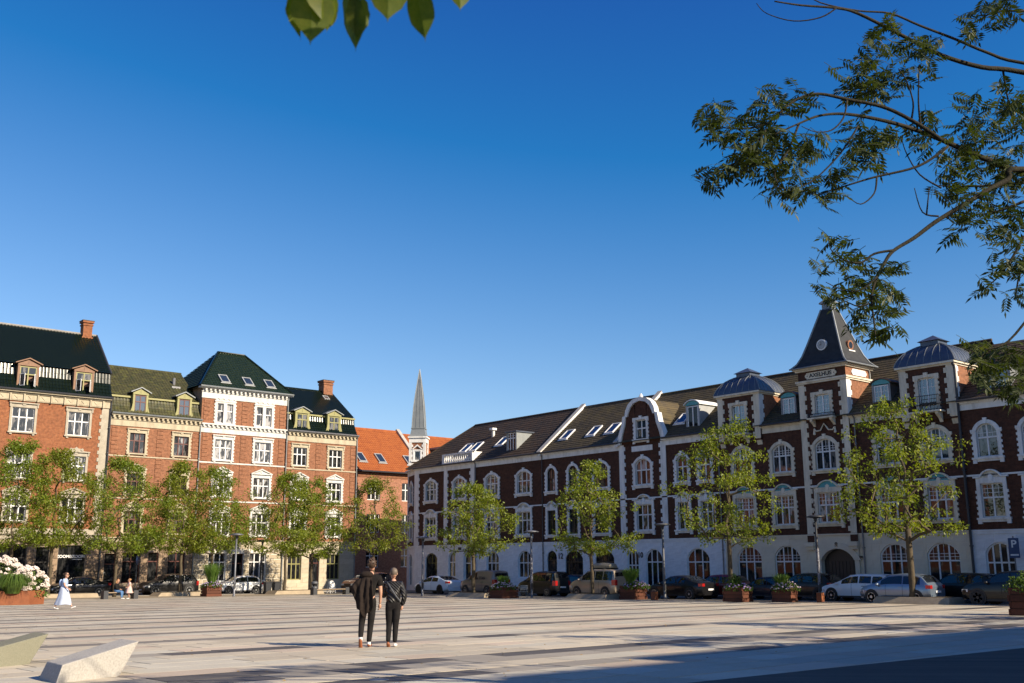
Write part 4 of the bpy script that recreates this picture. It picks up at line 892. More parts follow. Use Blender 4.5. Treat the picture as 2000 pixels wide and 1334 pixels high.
for sx, sy in ((-1, -1), (1, -1), (1, 1), (-1, 1)): q.tube([(cx+sx*r, cy+sy*r*0.86, z+0.02) for r, z in PF], 0.06, 6)
q.tube([(cx-2.12, cy-2.12*0.86, 13.84), (cx+2.12, cy-2.12*0.86, 13.84), (cx+2.12, cy+2.12*0.86, 13.84)], 0.05, 6); h.add('hip_flashing', q, 'zinc', tr_)
q = MB(); V = []
for r, z in ((0.40, 17.78), (0.34, 17.85), (0.34, 18.15), (0.48, 18.2), (0.48, 18.28), (0.02, 18.7)):
    for sx, sy in ((-1, -1), (1, -1), (1, 1), (-1, 1)): V.append((cx+sx*r, cy+sy*r*0.9, z))
q.add(V, [(i*4+k, i*4+(k+1) % 4, (i+1)*4+(k+1) % 4, (i+1)*4+k) for i in range(5) for k in range(4)]); h.add('tower_cap', q, 'zinc', tr_)
ck = put('clock', None, h.root, (cx, cy-1.27*0.86, 15.28)); 
MB().disc((0, 0, 0), 0.36, 0.36, -0.12, 0.3, 24).build('clock_case', 'paint_white', ck); MB().disc((0, 0, 0), 0.29, 0.29, -0.135, -0.10, 24).build('clock_face', 'paint_grey', ck)
q = MB(); q.box(-0.015, 0.015, -0.145, -0.138, -0.03, 0.2); q.box(-0.13, 0.02, -0.147, -0.14, -0.018, 0.018)
for k in range(12): a = k*math.pi/6; q.box(0.24*math.cos(a)-0.014, 0.24*math.cos(a)+0.014, -0.143, -0.137, 0.24*math.sin(a)-0.014, 0.24*math.sin(a)+0.014)
q.build('clock_hands', 'ink', ck)
q = MB(); q.disc((0, 0, 0), 0.33, 0.33, -0.12, 0.3, 20); ok_ = put('roof_oculus', None, h.root, (cx+1.27, cy, 15.2), (0, 0, math.pi/2)); q.build('oculus_ring', 'brick_salmon', ok_); MB().disc((0, 0, 0), 0.22, 0.22, -0.13, -0.10, 20).build('pane', 'glass_dark', ok_); MB().box(-0.36, 0.36, -0.2, 0.2, -0.42, -0.34).build('oculus_sill', 'stone_white', ok_)
def plaque(w, hh):
    a, b, r = w/2, hh/2, hh*0.30
    P = [(-a+r, -b), (a-r, -b), (a-r, -b+r*0.55), (a-r*0.35, -b+r*0.9), (a, 0), (a-r*0.35, b-r*0.9), (a-r, b-r*0.55), (a-r, b), (-a+r, b), (-a+r, b-r*0.55), (-a+r*0.35, b-r*0.9), (-a, 0), (-a+r*0.35, -b+r*0.9), (-a+r, -b+r*0.55)]
    return MB().prism(P, -0.05, 0.0)
pl = put('name_plaque', plaque(2.34, 0.42).mesh('name_plaque', 'stone_cream'), h.root, (cx-0.03, TY, 13.31))
put('lettering', text_mesh('AXELHUS', 0.345, 'ink', 0.01, 0.007, sx=1.12), pl, (0, -0.06, 0.0), (math.pi/2, 0, 0)); q = MB(); q.disc((-0.98, 0, 0), 0.035, 0.035, -0.06, -0.05, 8); q.disc((0.98, 0, 0), 0.035, 0.035, -0.06, -0.05, 8); q.build('dots', 'ink', pl)
put('side_plaque', plaque(1.75, 0.40).mesh('side_plaque', 'stone_white'), h.root, (x+0.01, TY+1.5, 13.31), (0, 0, math.pi/2))
# swag, corbels and balcony under the tower window
q = MB(); q.tube([(cx-0.75, TY-0.05, 9.85), (cx-0.6, TY-0.06, 9.68), (cx-0.3, TY-0.06, 9.70), (cx, TY-0.07, 10.12), (cx+0.3, TY-0.06, 9.70), (cx+0.6, TY-0.06, 9.68), (cx+0.75, TY-0.05, 9.85)], 0.05, 6)
for sg in (-1, 1): q.lathe([(0.03, 0.4), (0.09, 0.05), (0.05, 0.0)], (cx+sg*0.76, TY-0.04, 9.45), 8); q.xprism([(TY-0.42, 10.42), (TY-0.4, 10.3), (TY-0.1, 10.1), (TY, 9.98), (TY, 10.42)], cx+sg*0.72-0.09, cx+sg*0.72+0.09)
h.add('swag', q, 'stone_cream'); h.bx('balcony_slab', 'stone_cream', -38.3, -36.4, TY-0.46, TY, 10.42, 10.52)
railing(h, -38.25, -36.45, TY-0.42, 10.52, 10.75, 0.4, 0.02)
# gate: doors, arch moulding, corbels
m = MB(); A = arc(gx-1.18, gx+1.18, 1.58, 0.72, 12); O = arc(gx-1.62, gx+1.62, 1.6, 1.05, 12)
m.strip(A, O, TY-0.05, TY+0.05); h.add('gate_arch', m, 'plaster_cream')
m = MB(); m.prism([(gx-1.17, -1.4), (gx+1.17, -1.4)]+[(p[0], p[1]) for p in A[::-1]], TY+0.38, TY+0.44); g_ = h.add('gate', m, 'paint_black')
m = MB()
for k in range(9): m.box(gx-1.1+k*0.25, gx-1.1+k*0.25+0.2, TY+0.355, TY+0.382, -1.0, 1.55)
h.add('gate_boards', m, 'paint_black', g_)
for u in (TL+0.22, TR-0.22):
    q = MB(); q.box(u-h.u0-0.24, u-h.u0+0.24, TY-0.05, TY+0.02, 2.72, ZP); h.add('brick_panel', q, 'brick_dark'); q = MB(); q.box(u-h.u0-0.33, u-h.u0+0.33, TY-0.3, TY, 2.45, 2.70); q.box(u-h.u0-0.25, u-h.u0+0.25, TY-0.2, TY, 2.25, 2.45); h.add('corbel', q, 'plaster_cream')
label_plate(h, '8', gx+h.u0, 2.52, 0.42, y=TY-0.07, bold=0.01); h.bx('house_plate', 'paint_black', -35.72, -35.3, TY-0.045, TY, 1.72, 1.84)
# domed bays
for (ul, ur) in ((-45.72, -42.2), (-31.95, -28.53)):
    by = -0.18; c = (ul+ur)/2; xl, xr = ul-h.u0, ur-h.u0
    fm_, panes = win_mesh(1.1, 2.05, 0, 2, 0, (2, 4), 'paint_white', 'glass_sky'); h.ops.append((c-h.u0-0.55, c-h.u0+0.55, 10.05, 12.1, 0, by))
    wo = put('window', fm_, h.root, (c-h.u0, by, 10.05)); [put('pane', p, wo) for p in panes]; a_, b_, ps = surround('rrect', 1.1, 2.05, 0, 'stone_cream'); put('surround', a_, wo)
    h.wall('bay_wall', 'brick_dark', ul, ur, 9.55, 12.75, y=by, depth=2.6)
    quoins(h, 'stone_cream', ul, ul+0.45, 9.7, 12.7, 1, y=by); quoins(h, 'stone_cream', ur-0.45, ur, 9.7, 12.7, -1, y=by)
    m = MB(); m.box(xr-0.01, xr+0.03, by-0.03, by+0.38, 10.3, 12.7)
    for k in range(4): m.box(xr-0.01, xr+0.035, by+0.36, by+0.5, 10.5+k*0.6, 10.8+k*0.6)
    m.build('quoin_strip', 'stone_white', h.root); m = MB(); m.xprism([(by+0.5, 10.3), (2.38, 10.3), (2.38, 12.7), (by+0.5, 12.7)][::-1], xr-0.012, xr+0.006); h.add('side_wall', m, 'brick_salmon')  # paler brick and stone put the sunlight into the bay's side
    m = MB(); m.box(xl-0.06, xr+0.06, by-0.08, 2.45, 12.68, 12.78); m.box(xl-0.16, xr+0.16, by-0.2, 2.55, 12.78, 12.9); h.add('cornice', m, 'stone_cream')
    dome(h, c, 1.12, (ur-ul)/2+0.1, 1.38, 12.9)
    m = MB()
    for u in (ul+0.22, ur-0.22): m.xprism([(by-0.02, 9.7), (0.0, 9.25), (0.0, 9.7)], u-h.u0-0.2, u-h.u0+0.2)
    for u in (c-0.72, c+0.72): m.xprism([(by-0.55, 9.98), (by-0.5, 9.85), (by-0.15, 9.62), (by, 9.4), (by, 9.98)], u-h.u0-0.1, u-h.u0+0.1)
    m.box(c-h.u0-1.0, c-h.u0+1.0, by-0.62, by, 9.98, 10.07); h.add('balcony_slab', m, 'stone_cream'); railing(h, c-0.95, c+0.95, by-0.58, 10.07, 10.95, 0.55, 0.12)
dormerR(h, -40.38, 10.72, 1.2, 1.55, 'arch', 'zinc'); dormerR(h, -33.6, 10.68, 1.25, 1.55, 'arch', 'zinc')
downpipe(h, TR+0.35, -0.12, -1, 10.45, 'pipe_grey', 0.045); downpipe(h, B_+0.02, -0.16, -1, 12.7, 'pipe_dark', 0.075); downpipe(h, TR+0.06, 2.6, 10.6, 13.7, 'zinc_pale', 0.05)

# --- number 6, at the right edge
h = House('terraced_house', 'dark brick terraced house with white ground floor behind the blue parking sign', 'R', -28.5)
A_, B_ = -28.5, -9.0
for u in (-27.08, -24.55, -20.6, -16.6, -12.6):
    window(h, u, 7.2, 1.2, 1.9, 0.42, 2, 0.58, (2, 2), sur='rarch', gl='glass_room'); window(h, u, 3.85, 1.3, 1.9, 0, 2, 0.58, (2, 3), sur='rped')
for u in (-27.0, -22.4, -17.9): window(h, u, -0.1, 1.6, 2.6, 0.55, 4, 0.58, gl='glass_dark')
rfloor(h, A_, B_); rfrieze(h, A_, B_); rback(h, A_, B_); rustic(h, A_, B_, -1.0, ZP-0.18, 'plaster_white', 0.44, 1.25, 0.015, 0.02, 9)
plainroof(h, 'roof', 'roof_brown', A_, B_, [(-0.28, 10.47), (5.0, ZRG-0.25)], back=(10.3, 10.47)); dormerR(h, -26.4, 10.8, 1.5, 1.5, 'flat', 'zinc', tr=0, mun=None)
# ------------------------------------------------------------------ left-hand row (faces -y, in full sun)
def lback(h, u0, u1, ze, m, yb=10.0, ridge=None, left=True, right=True):
    mb = MB(); a, b = u0-h.u0, u1-h.u0
    for x, on in ((a, left), (b, right)):
        if on: mb.poly((x, 0, -1.8), (x, yb, -1.8), (x, yb, ze), *[(x, *p) for p in (ridge or [])], (x, 0, ze))
    mb.poly((a, yb, -1.8), (b, yb, -1.8), (b, yb, ze), (a, yb, ze)); h.add('rear_walls', mb, m)
def lroof(h, m1, m2, u0, u1, mans, ridge, back, rm='ridge_grey', m1end=True):
    pantiles(h, 'mansard_tiles', m1, u0, u1, mans); e = mans[-1]
    pantiles(h, 'roof_tiles', m2, u0, u1, [(e[0]-0.10, e[1]+0.06), ridge]); mb = MB(); a, b = u0-h.u0, u1-h.u0
    mb.poly((b, ridge[0], ridge[1]), (b, back[0], back[1]), (a, back[0], back[1]), (a, ridge[0], ridge[1])); h.add('rear_roof', mb, m2)
    h.add('ridge', MB().tube([(a, ridge[0], ridge[1]+0.02), (b, ridge[0], ridge[1]+0.02)], 0.11, 6), rm)
    g = MB()
    for x in (a+0.02, b-0.02): g.poly(*[(x, p[0], p[1]) for p in mans], (x, ridge[0], ridge[1]), (x, back[0], back[1]), (x, back[0], mans[0][1]))
    h.add('gable_ends', g, 'brick_orange')
def grooved(h, u0, u1, z0, z1, m='brick_salmon'):
    """brick pilaster with recessed courses"""
    mb = MB(); z = z0
    while z < z1-0.05: mb.box(u0-h.u0, u1-h.u0, -0.045, 0.01, z, min(z+0.36, z1)-0.05); z += 0.36
    return h.add('brick_pilaster', mb, m)

# --- house 1: tall, green glazed roof
h = House('brick_townhouse', 'tall orange brick townhouse with dark green glazed roof and a black shop front', 'L', 19.5)
A_, B_ = 19.5, 30.48
for u in (23.62, 27.94):
    window(h, u, 11.98, 1.72, 1.95, 0, 3, 0.6, sur='lflat', sm='stone_grey'); window(h, u-0.02, 8.33, 1.66, 1.98, 0, 3, 0.6, gl='glass_curtain', sur='lscroll', sm='stone_grey'); window(h, u+0.02, 4.98, 1.66, 1.95, 0, 3, 0.6, sur='ltri', sm='stone_grey')
window(h, 28.25, -0.75, 2.15, 3.9, 0, 1, 0, fm='paint_black', gl='glass_dark', name='shop_window', rev=0.04); window(h, 23.6, -0.75, 2.4, 3.9, 0, 1, 0.75, fm='paint_black', gl='glass_dark', name='shop_window', rev=0.04); window(h, 26.0, -0.9, 1.0, 3.9, 0, 1, 0.7, fm='paint_black', gl='glass_dark', name='door', rev=0.1)
h.wall('ground_floor_wall', 'joint_brown', A_, B_, -1.8, 3.95); h.wall('brick_wall', 'brick_orange', A_, B_, 3.95, 14.7); rustic(h, A_, B_, -0.95, 3.6, 'stone_brown', 0.5, 1.05, 0.06, 0.055, 11)
cornice(h, 'ground_cornice', 'stone_grey', A_, B_, [(0.08, 3.62, 3.95), (0.22, 3.95, 4.05), (0.10, 4.05, 4.45)])
cornice(h, 'cornice', 'stone_buff', A_, B_, [(0.10, 14.45, 15.0), (0.20, 15.0, 15.08), (0.38, 15.12, 15.26)], mod=None)
m = MB(); u = A_+0.4
while u < B_-0.4:
    m.box(u-h.u0-0.42, u-h.u0+0.42, -0.135, -0.09, 14.52, 14.94); A = arc(u-h.u0-0.22, u-h.u0+0.22, 14.75, -0.0, 4); m.strip([(u-h.u0-0.2, 14.83), (u-h.u0, 14.68), (u-h.u0+0.2, 14.83)], [(u-h.u0-0.25, 14.86), (u-h.u0, 14.62), (u-h.u0+0.25, 14.86)][::1], -0.17, -0.13)
    m.box(u-h.u0+0.46, u-h.u0+0.58, -0.24, -0.02, 14.42, 15.0); u += 1.04
h.add('frieze_panels', m, 'stone_buff'); quoins(h, 'stone_grey', 29.75, 30.4, 4.45, 14.4, -1)
lroof(h, 'tile_green', 'tile_green', A_, B_, [(-0.36, 15.30), (-0.12, 15.42), (0.28, 16.05), (0.54, 16.62), (0.625, 17.45)], (5.0, 21.55), (10.2, 15.4)); lback(h, A_, B_, 15.3, 'brick_orange')
for u in (23.72, 28.1): dormerL(h, u, 15.55, 1.62, 1.78, 'wood_tan', 'paint_olive', openw=True, roofm='wood_tan', gl='glass_room', curve=False)
chimney(h, 29.55, 5.0, 21.4, 22.75, 0.78); m = MB(); m.tube([(B_-h.u0, 0.5, 17.5), (B_-h.u0, 5.0, 21.62)], 0.09, 6); h.add('verge', m, 'pipe_dark'); h.add('gutter', MB().tube([(0, -0.46, 15.3), (B_-A_, -0.46, 15.3)], 0.08, 6), 'pipe_dark')
downpipe(h, 30.44, -0.15, -1, 15.2, 'pipe_dark', 0.07)
sg_ = put('shop_sign', None, h.root, (28.22-h.u0, 0.0, 2.2)); put('lettering', text_mesh('ZOOM&ZOOM', 0.31, 'paint_white', 0.01, 0.012, sx=1.05), sg_, (-0.02, 0.11, 0.06), (math.pi/2, 0, 0)); MB().box(0.1, 0.9, 0.1, 0.112, -0.185, -0.135).build('sign_line', 'paint_white', sg_)

# --- house 2: mossy roof, brown windows
h = House('brick_townhouse', 'brick townhouse with mossy pantile roof and dark red-brown window frames', 'L', 30.5)
A_, B_ = 30.5, 38.45
for u in (32.9, 36.78):
    window(h, u, 10.85, 1.35, 1.72, 0, 3, 0.62, None, 'paint_brown', 'glass_room', sur='ltooth', sm='stone_buff'); window(h, u, 7.42, 1.38, 1.75, 0, 3, 0.62, None, 'paint_brown', 'glass_dark', sur='ltoothtri', sm='stone_buff'); window(h, u, 4.2, 1.38, 1.8, 0, 3, 0.62, None, 'paint_brown', 'glass_room', sur='ltoothtri', sm='stone_buff')
    window(h, u+0.2, 0.1, 1.5, 2.5, 0, 2, 0.7, None, 'paint_brown', 'glass_dark', rev=0.06)
window(h, 31.35, -0.9, 0.95, 3.4, 0, 1, 0.75, None, 'paint_brown', 'glass_dark', name='door', rev=0.1); window(h, 34.95, 0.1, 0.9, 2.5, 0, 1, 0.7, None, 'paint_brown', 'glass_dark', rev=0.06)
h.wall('ground_floor_wall', 'joint_brown', A_, B_, -1.8, 3.75); h.wall('brick_wall', 'brick_salmon', A_, B_, 3.75, 13.6); rustic(h, A_, B_, -0.95, 3.45, 'stone_brown', 0.46, 0.95, 0.055, 0.05, 12)
cornice(h, 'ground_cornice', 'stone_buff', A_, B_, [(0.06, 3.45, 3.75), (0.16, 3.75, 3.84)]); cornice(h, 'string_course', 'stone_buff', A_, B_, [(0.06, 10.52, 10.62)]); cornice(h, 'string_course', 'stone_buff', A_, B_, [(0.06, 7.0, 7.1)])
cornice(h, 'cornice', 'stone_buff', A_, B_, [(0.07, 13.1, 13.62), (0.14, 13.62, 13.68), (0.36, 13.95, 14.08)], mod=0.42, modsize=(0.17, 0.2, 0.33)); h.bx('cornice_back', 'stone_buff', A_, B_, -0.10, 0.0, 13.68, 13.95)
for u in (30.95, 34.85, 38.05): grooved(h, u-0.27, u+0.27, 3.9, 13.05)
lroof(h, 'tile_moss', 'tile_moss', A_, B_, [(-0.36, 14.12), (-0.02, 14.28), (0.32, 14.8), (0.5, 15.3), (0.56, 15.72)], (5.0, 19.0), (10.2, 14.2), 'tile_moss'); lback(h, A_, B_, 14.1, 'brick_salmon')
h.bx('break_board', 'paint_olive', A_, B_, 0.36, 0.5, 15.6, 15.76); h.add('gutter', MB().tube([(0, -0.44, 14.12), (B_-A_, -0.44, 14.12)], 0.075, 6), 'zinc')
for u in (32.97, 36.9): dormerL(h, u, 14.28, 1.32, 1.62, 'paint_olive', 'paint_brown')
m = MB(); m.tube([(37.0-h.u0, 3.0, 17.3), (37.0-h.u0, 3.0, 18.2)], 0.14, 8); m.box(36.6-h.u0, 37.4-h.u0, 2.4, 3.2, 17.15, 17.35); h.add('roof_vent', m, 'pipe_grey'); downpipe(h, 38.42, -0.12, -1, 14.05, 'zinc_pale', 0.055)

# --- house 3: pavilion with hipped roof
h = House('brick_pavilion', 'tallest brick house with white trim and a hipped dark green roof with three skylights', 'L', 38.48)
A_, B_ = 38.48, 46.92
for u in (40.7, 44.57):
    window(h, u, 14.03, 1.55, 1.8, 0, 2, 0.62, gl='glass_curtain' if u < 42 else 'glass_room', sur='lscallop', sm='stone_chalk'); window(h, u, 10.72, 1.62, 1.85, 0, 3, 0.6, gl='glass_curtain', sur='ltooth', sm='stone_chalk'); window(h, u, 7.5, 1.58, 1.8, 0, 3, 0.6, sur='ltoothtri', gl='glass_curtain', sm='stone_chalk'); window(h, u, 4.1, 1.58, 1.95, 0, 3, 0.6, sur='ltoothtri', sm='stone_chalk'); window(h, u, 0.1, 1.65, 2.45, 0, 3, 0.68, rev=0.06)
window(h, 42.63, -0.9, 1.1, 3.4, 0, 1, 0.75, fm='paint_brown', gl='glass_dark', name='door', rev=0.1)
h.wall('ground_floor_wall', 'joint_pale', A_, B_, -1.8, 3.6); h.wall('brick_wall', 'brick_salmon', A_, B_, 3.6, 16.6); rustic(h, A_, B_, -0.95, 3.3, 'block_pale', 0.43, 0.95, 0.04, 0.07, 13)
cornice(h, 'ground_cornice', 'stone_buff', A_, B_, [(0.06, 3.3, 3.6), (0.16, 3.6, 3.7)])
for z in (10.4, 7.0): cornice(h, 'string_course', 'stone_chalk', A_, B_, [(0.06, z, z+0.12)])
cornice(h, 'cornice', 'stone_chalk', A_, B_, [(0.07, 13.1, 13.55), (0.13, 13.55, 13.6), (0.30, 13.8, 13.92)], mod=0.42, modsize=(0.16, 0.16, 0.26)); h.bx('cornice_back', 'stone_chalk', A_, B_, -0.09, 0.0, 13.6, 13.8)
cornice(h, 'cornice', 'stone_chalk', A_, B_, [(0.07, 16.2, 16.75), (0.13, 16.75, 16.8), (0.40, 17.05, 17.2)], mod=0.42, modsize=(0.16, 0.2, 0.34), e0=1, e1=1); h.bx('cornice_back', 'stone_chalk', A_, B_, -0.09, 0.0, 16.8, 17.05)
for u in (38.95, 42.63, 46.45):
    for z0, z1 in ((3.75, 13.05), (13.95, 16.15)): grooved(h, u-0.28, u+0.28, z0, z1)
lback(h, A_, B_, 17.2, 'stone_brown', 9.0)
e0, e1 = A_-0.4, B_+0.4; r0, r1, rz, zb = 41.75, 44.5, 21.4, 17.22
cl = lambda u: max(0.0, min(1.0, (u-e0)/(r0-e0), (e1-u)/(e1-r1)))
rf = pantiles(h, 'roof_tiles', 'tile_dotted', e0, e1, [(-0.42, zb), (4.5, rz)], clip=cl)
m = MB(); a, b, c, d_ = e0-h.u0, e1-h.u0, r0-h.u0, r1-h.u0
m.poly((a, -0.42, zb-0.03), (b, -0.42, zb-0.03), (d_, 4.5, rz-0.03), (c, 4.5, rz-0.03)); m.poly((a, 9.4, zb), (a, -0.42, zb), (c, 4.5, rz)); m.poly((b, -0.42, zb), (b, 9.4, zb), (d_, 4.5, rz)); m.poly((b, 9.4, zb), (a, 9.4, zb), (c, 4.5, rz), (d_, 4.5, rz)); m.poly((a, -0.42, zb-0.05), (a, 9.4, zb-0.05), (b, 9.4, zb-0.05), (b, -0.42, zb-0.05)); h.add('roof_hips', m, 'tile_dotted')
m = MB(); m.tube([(a, -0.42, zb+0.03), (c, 4.5, rz+0.05), (d_, 4.5, rz+0.05), (b, -0.42, zb+0.03)], 0.12, 6); h.add('ridge', m, 'tile_green')
# pantile look of the left hip, rows of real tiles
m = MB(); n = 17
for i in range(n):
    t = i/n; t1 = (i+1)/n; L_ = 9.82*(1-t); k_ = max(1, int(L_/0.22)); x0, z0 = a+(c-a)*t-0.03, zb+(rz-zb)*t+0.05; x1, z1 = a+(c-a)*t1, zb+(rz-zb)*t1+0.02
    for j in range(k_):
        y0 = 9.4-(9.4-4.5)*t-L_*(j+1)/k_; m.add([(x0-0.0, y0, z0), (x0-0.035, y0+L_/k_*0.5, z0+0.03), (x0, y0+L_/k_, z0), (x1, y0+L_/k_, z1), (x1-0.035, y0+L_/k_*0.5, z1+0.03), (x1, y0, z1)], [(0, 5, 4, 1), (1, 4, 3, 2)])
h.add('hip_tiles', m, 'tile_dotted')
sl = (rz-zb)/4.92
for u in (40.3, 42.65, 44.85): skylight(h, u, u+0.85, 0.15, zb+0.57*sl+0.08, sl, 1.25)
h.add('gutter', MB().tube([(a, -0.5, zb-0.02), (b, -0.5, zb-0.02)], 0.08, 6), 'zinc_pale'); downpipe(h, 46.95, -0.14, -1, 17.1, 'zinc_pale', 0.055)

# --- house 4
h = House('brick_townhouse', 'brick townhouse with olive dormers on a dark glazed mansard beside the orange-roofed house', 'L', 46.95)
A_, B_ = 46.95, 54.68
for u in (48.45, 52.3):
    window(h, u, 10.65, 1.45, 1.72, 0, 3, 0.62, sur='ltooth', sm='stone_buff', gl='glass_dark'); window(h, u, 7.45, 1.45, 1.75, 0, 3, 0.62, sur='ltoothtri', sm='stone_chalk'); window(h, u, 4.1, 1.45, 1.85, 0, 3, 0.62, sur='ltoothtri', sm='stone_chalk'); window(h, u+0.1 if u > 50 else u-0.15, 0.15, 1.4, 2.3, 0, 3, 0.62, None, 'paint_olive', 'glass_dark', rev=0.06)
window(h, 50.35, -0.9, 1.1, 3.4, 0, 1, 0.75, None, 'paint_brown', 'glass_dark', name='door', rev=0.1)
h.wall('ground_floor_wall', 'plaster_buff', A_, B_, -1.8, 3.55); h.wall('brick_wall', 'brick_salmon', A_, B_, 3.55, 13.4); rustic(h, A_, B_, -0.95, 3.25, 'plaster_buff', 0.43, 1.1, 0.025, 0.03, 14)
cornice(h, 'ground_cornice', 'stone_buff', A_, B_, [(0.06, 3.25, 3.55), (0.16, 3.55, 3.64)])
for z in (10.3, 7.0): cornice(h, 'string_course', 'stone_buff', A_, B_, [(0.06, z, z+0.11)])
cornice(h, 'cornice', 'stone_buff', A_, B_, [(0.07, 12.95, 13.45), (0.14, 13.45, 13.5), (0.34, 13.72, 13.84)], mod=0.42, modsize=(0.17, 0.18, 0.3)); h.bx('cornice_back', 'stone_buff', A_, B_, -0.10, 0.0, 13.5, 13.72)
for u in (47.4, 50.4, 54.25): grooved(h, u-0.26, u+0.26, 3.7, 12.9)
lroof(h, 'tile_green', 'tile_green', A_, B_, [(-0.36, 13.86), (-0.08, 13.98), (0.28, 14.55), (0.54, 15.05), (0.60, 15.65)], (5.0, 18.85), (10.2, 13.9), 'tile_green'); lback(h, A_, B_, 13.8, 'brick_salmon')
h.bx('break_board', 'paint_olive', A_, B_, 0.40, 0.54, 15.55, 15.70); h.add('gutter', MB().tube([(0, -0.44, 13.88), (B_-A_, -0.44, 13.88)], 0.075, 6), 'pipe_grey')
for u in (48.6, 52.1): dormerL(h, u, 14.05, 1.5, 1.62, 'paint_olive', 'paint_olive', gl='glass_room')
chimney(h, 53.9, 5.0, 18.4, 20.0, 1.05, 'brick_salmon'); skylight(h, 53.0, 53.6, 3.6, 17.85, 0.72, 0.7); downpipe(h, 54.66, -0.12, -1, 13.8, 'zinc_pale', 0.055)

# --- house 5: lower, orange roof, runs on behind the corner house
h = House('orange_roofed_house', 'lower brick house with bright orange pantile roof in the side street', 'L', 54.7)
A_, B_ = 54.7, 62.9
for u in (56.8, 60.9):
    for z in (7.72, 4.55, 1.2): window(h, u, z, 1.5, 1.8, 0, 3, 0.62, gl='glass_dark', rev=0.03)
h.wall('brick_wall', 'brick_pale', A_, B_, -1.8, 10.35); m = MB()
for k, (z, p) in enumerate(((9.95, 0.05), (10.05, 0.09), (10.2, 0.14), (10.3, 0.2))): m.box(0, B_-A_, -p, 0.01, z, z+0.1)
h.add('brick_cornice', m, 'brick_salmon'); pantiles(h, 'roof_tiles', 'tile_orange', A_, B_, [(-0.45, 10.55), (5.0, 15.4)], 0.24, 0.04, 0.36)
m = MB(); b = B_-A_; m.poly((b, 5, 15.4), (b, 10.4, 10.6), (0, 10.4, 10.6), (0, 5, 15.4)); h.add('rear_roof', m, 'tile_orange'); h.add('ridge', MB().tube([(0, 5, 15.43), (b, 5, 15.43)], 0.12, 6), 'tile_orange'); h.add('gutter', MB().tube([(0, -0.5, 10.5), (b, -0.5, 10.5)], 0.08, 6), 'pipe_dark')
lback(h, A_, B_, 10.4, 'brick_pale', 10, [(5, 15.3)]); m = MB(); m.xprism([(-0.4, 10.75), (5, 15.75), (5, 15.2), (-0.4, 10.2)][::-1], b-0.2, b+0.2); m.xprism([(5, 15.75), (10.3, 10.9), (10.3, 10.3), (5, 15.2)][::-1], b-0.2, b+0.2); h.add('parapet', m, 'mortar_cap')
for u in (55.4, 57.7, 61.2): skylight(h, u, u+0.85, 0.5, 11.5, 0.89, 1.45)
h = House('orange_roofed_house', 'far brick house whose orange roof shows behind the zinc spire', 'L', 63.12)
A_, B_ = 63.12, 84
for u in (65, 69, 73, 77, 81):
    for z in (7.5, 4.3): window(h, u, z, 1.5, 1.8, 0, 3, 0.62, gl='glass_dark', rev=0.03)
h.wall('brick_wall', 'brick_pale', A_, B_, -1.8, 10.2); pantiles(h, 'roof_tiles', 'tile_orange', A_, B_, [(-0.45, 10.3), (5.0, 15.15)], 0.24, 0.04, 0.36); lback(h, A_, B_, 10.2, 'brick_pale', 10, [(5, 15.1)])
m = MB(); b = B_-A_; m.poly((b, 5, 15.15), (b, 10.4, 10.4), (0, 10.4, 10.4), (0, 5, 15.15)); h.add('rear_roof', m, 'tile_orange'); h.add('ridge', MB().tube([(0, 5, 15.18), (b, 5, 15.18)], 0.12, 6), 'tile_orange')
m = MB(); m.box(3.0, 9.5, 0.6, 5.5, 11.2, 13.55); m.box(2.8, 9.7, 0.35, 5.7, 13.55, 13.75); h.add('roof_extension', m, 'zinc_pale')

# these two stand back across the mouth of the side street and are a little larger for it
STREET = 1.055
for o in [o for o in bpy.data.objects if o.name.startswith('orange_roofed_house')]:
    o.location = (o.location.x*STREET, YL*STREET, 1.53*(1-STREET)); o.scale = (STREET,)*3
# --- out of frame: the row goes on to the left (mirrored in the windows), and the block behind the camera that shades the foreground
def plain_block(name, label, x0, x1, y0, depth, ze, zr, face, nwin, bm, rm, hip=0.0):
    t = thing(name, label, 'house', (x0, y0, 0), 0); L_ = x1-x0; m = MB()
    m.box(0, L_, 0, depth, -1.8, ze); m.build('wall', bm, t); m = MB(); c = depth/2; hp = hip
    m.add([(-0.3, -0.4, ze), (L_+0.3, -0.4, ze), (L_+0.3, depth+0.4, ze), (-0.3, depth+0.4, ze), (hp, c, zr), (L_, c, zr)], [(0, 1, 5, 4), (1, 2, 5), (2, 3, 4, 5), (3, 0, 4), (3, 2, 1, 0)]); m.build('roof', rm, t)
    y = -0.03 if face < 0 else depth-0.03
    wm = MB().box(-0.65, 0.65, 0, 0.06, 0, 1.7).mesh('window', 'glass_sky'); sm = MB().box(-0.8, 0.8, 0.005, 0.05, -0.15, 1.85).mesh('surround', 'stone_chalk')
    for i in range(nwin):
        for z in (1.0, 4.5, 8.0, 11.2):
            if z+2 < ze: w_ = put('window', wm, t, (L_*(i+0.5)/nwin, y, z)); put('surround', sm, w_)
    return t
plain_block('brick_terrace', 'long orange brick terrace continuing the left row out of frame', -70, 19.3, 88, 10, 15.0, 20.5, -1, 22, 'brick_orange', 'tile_green')
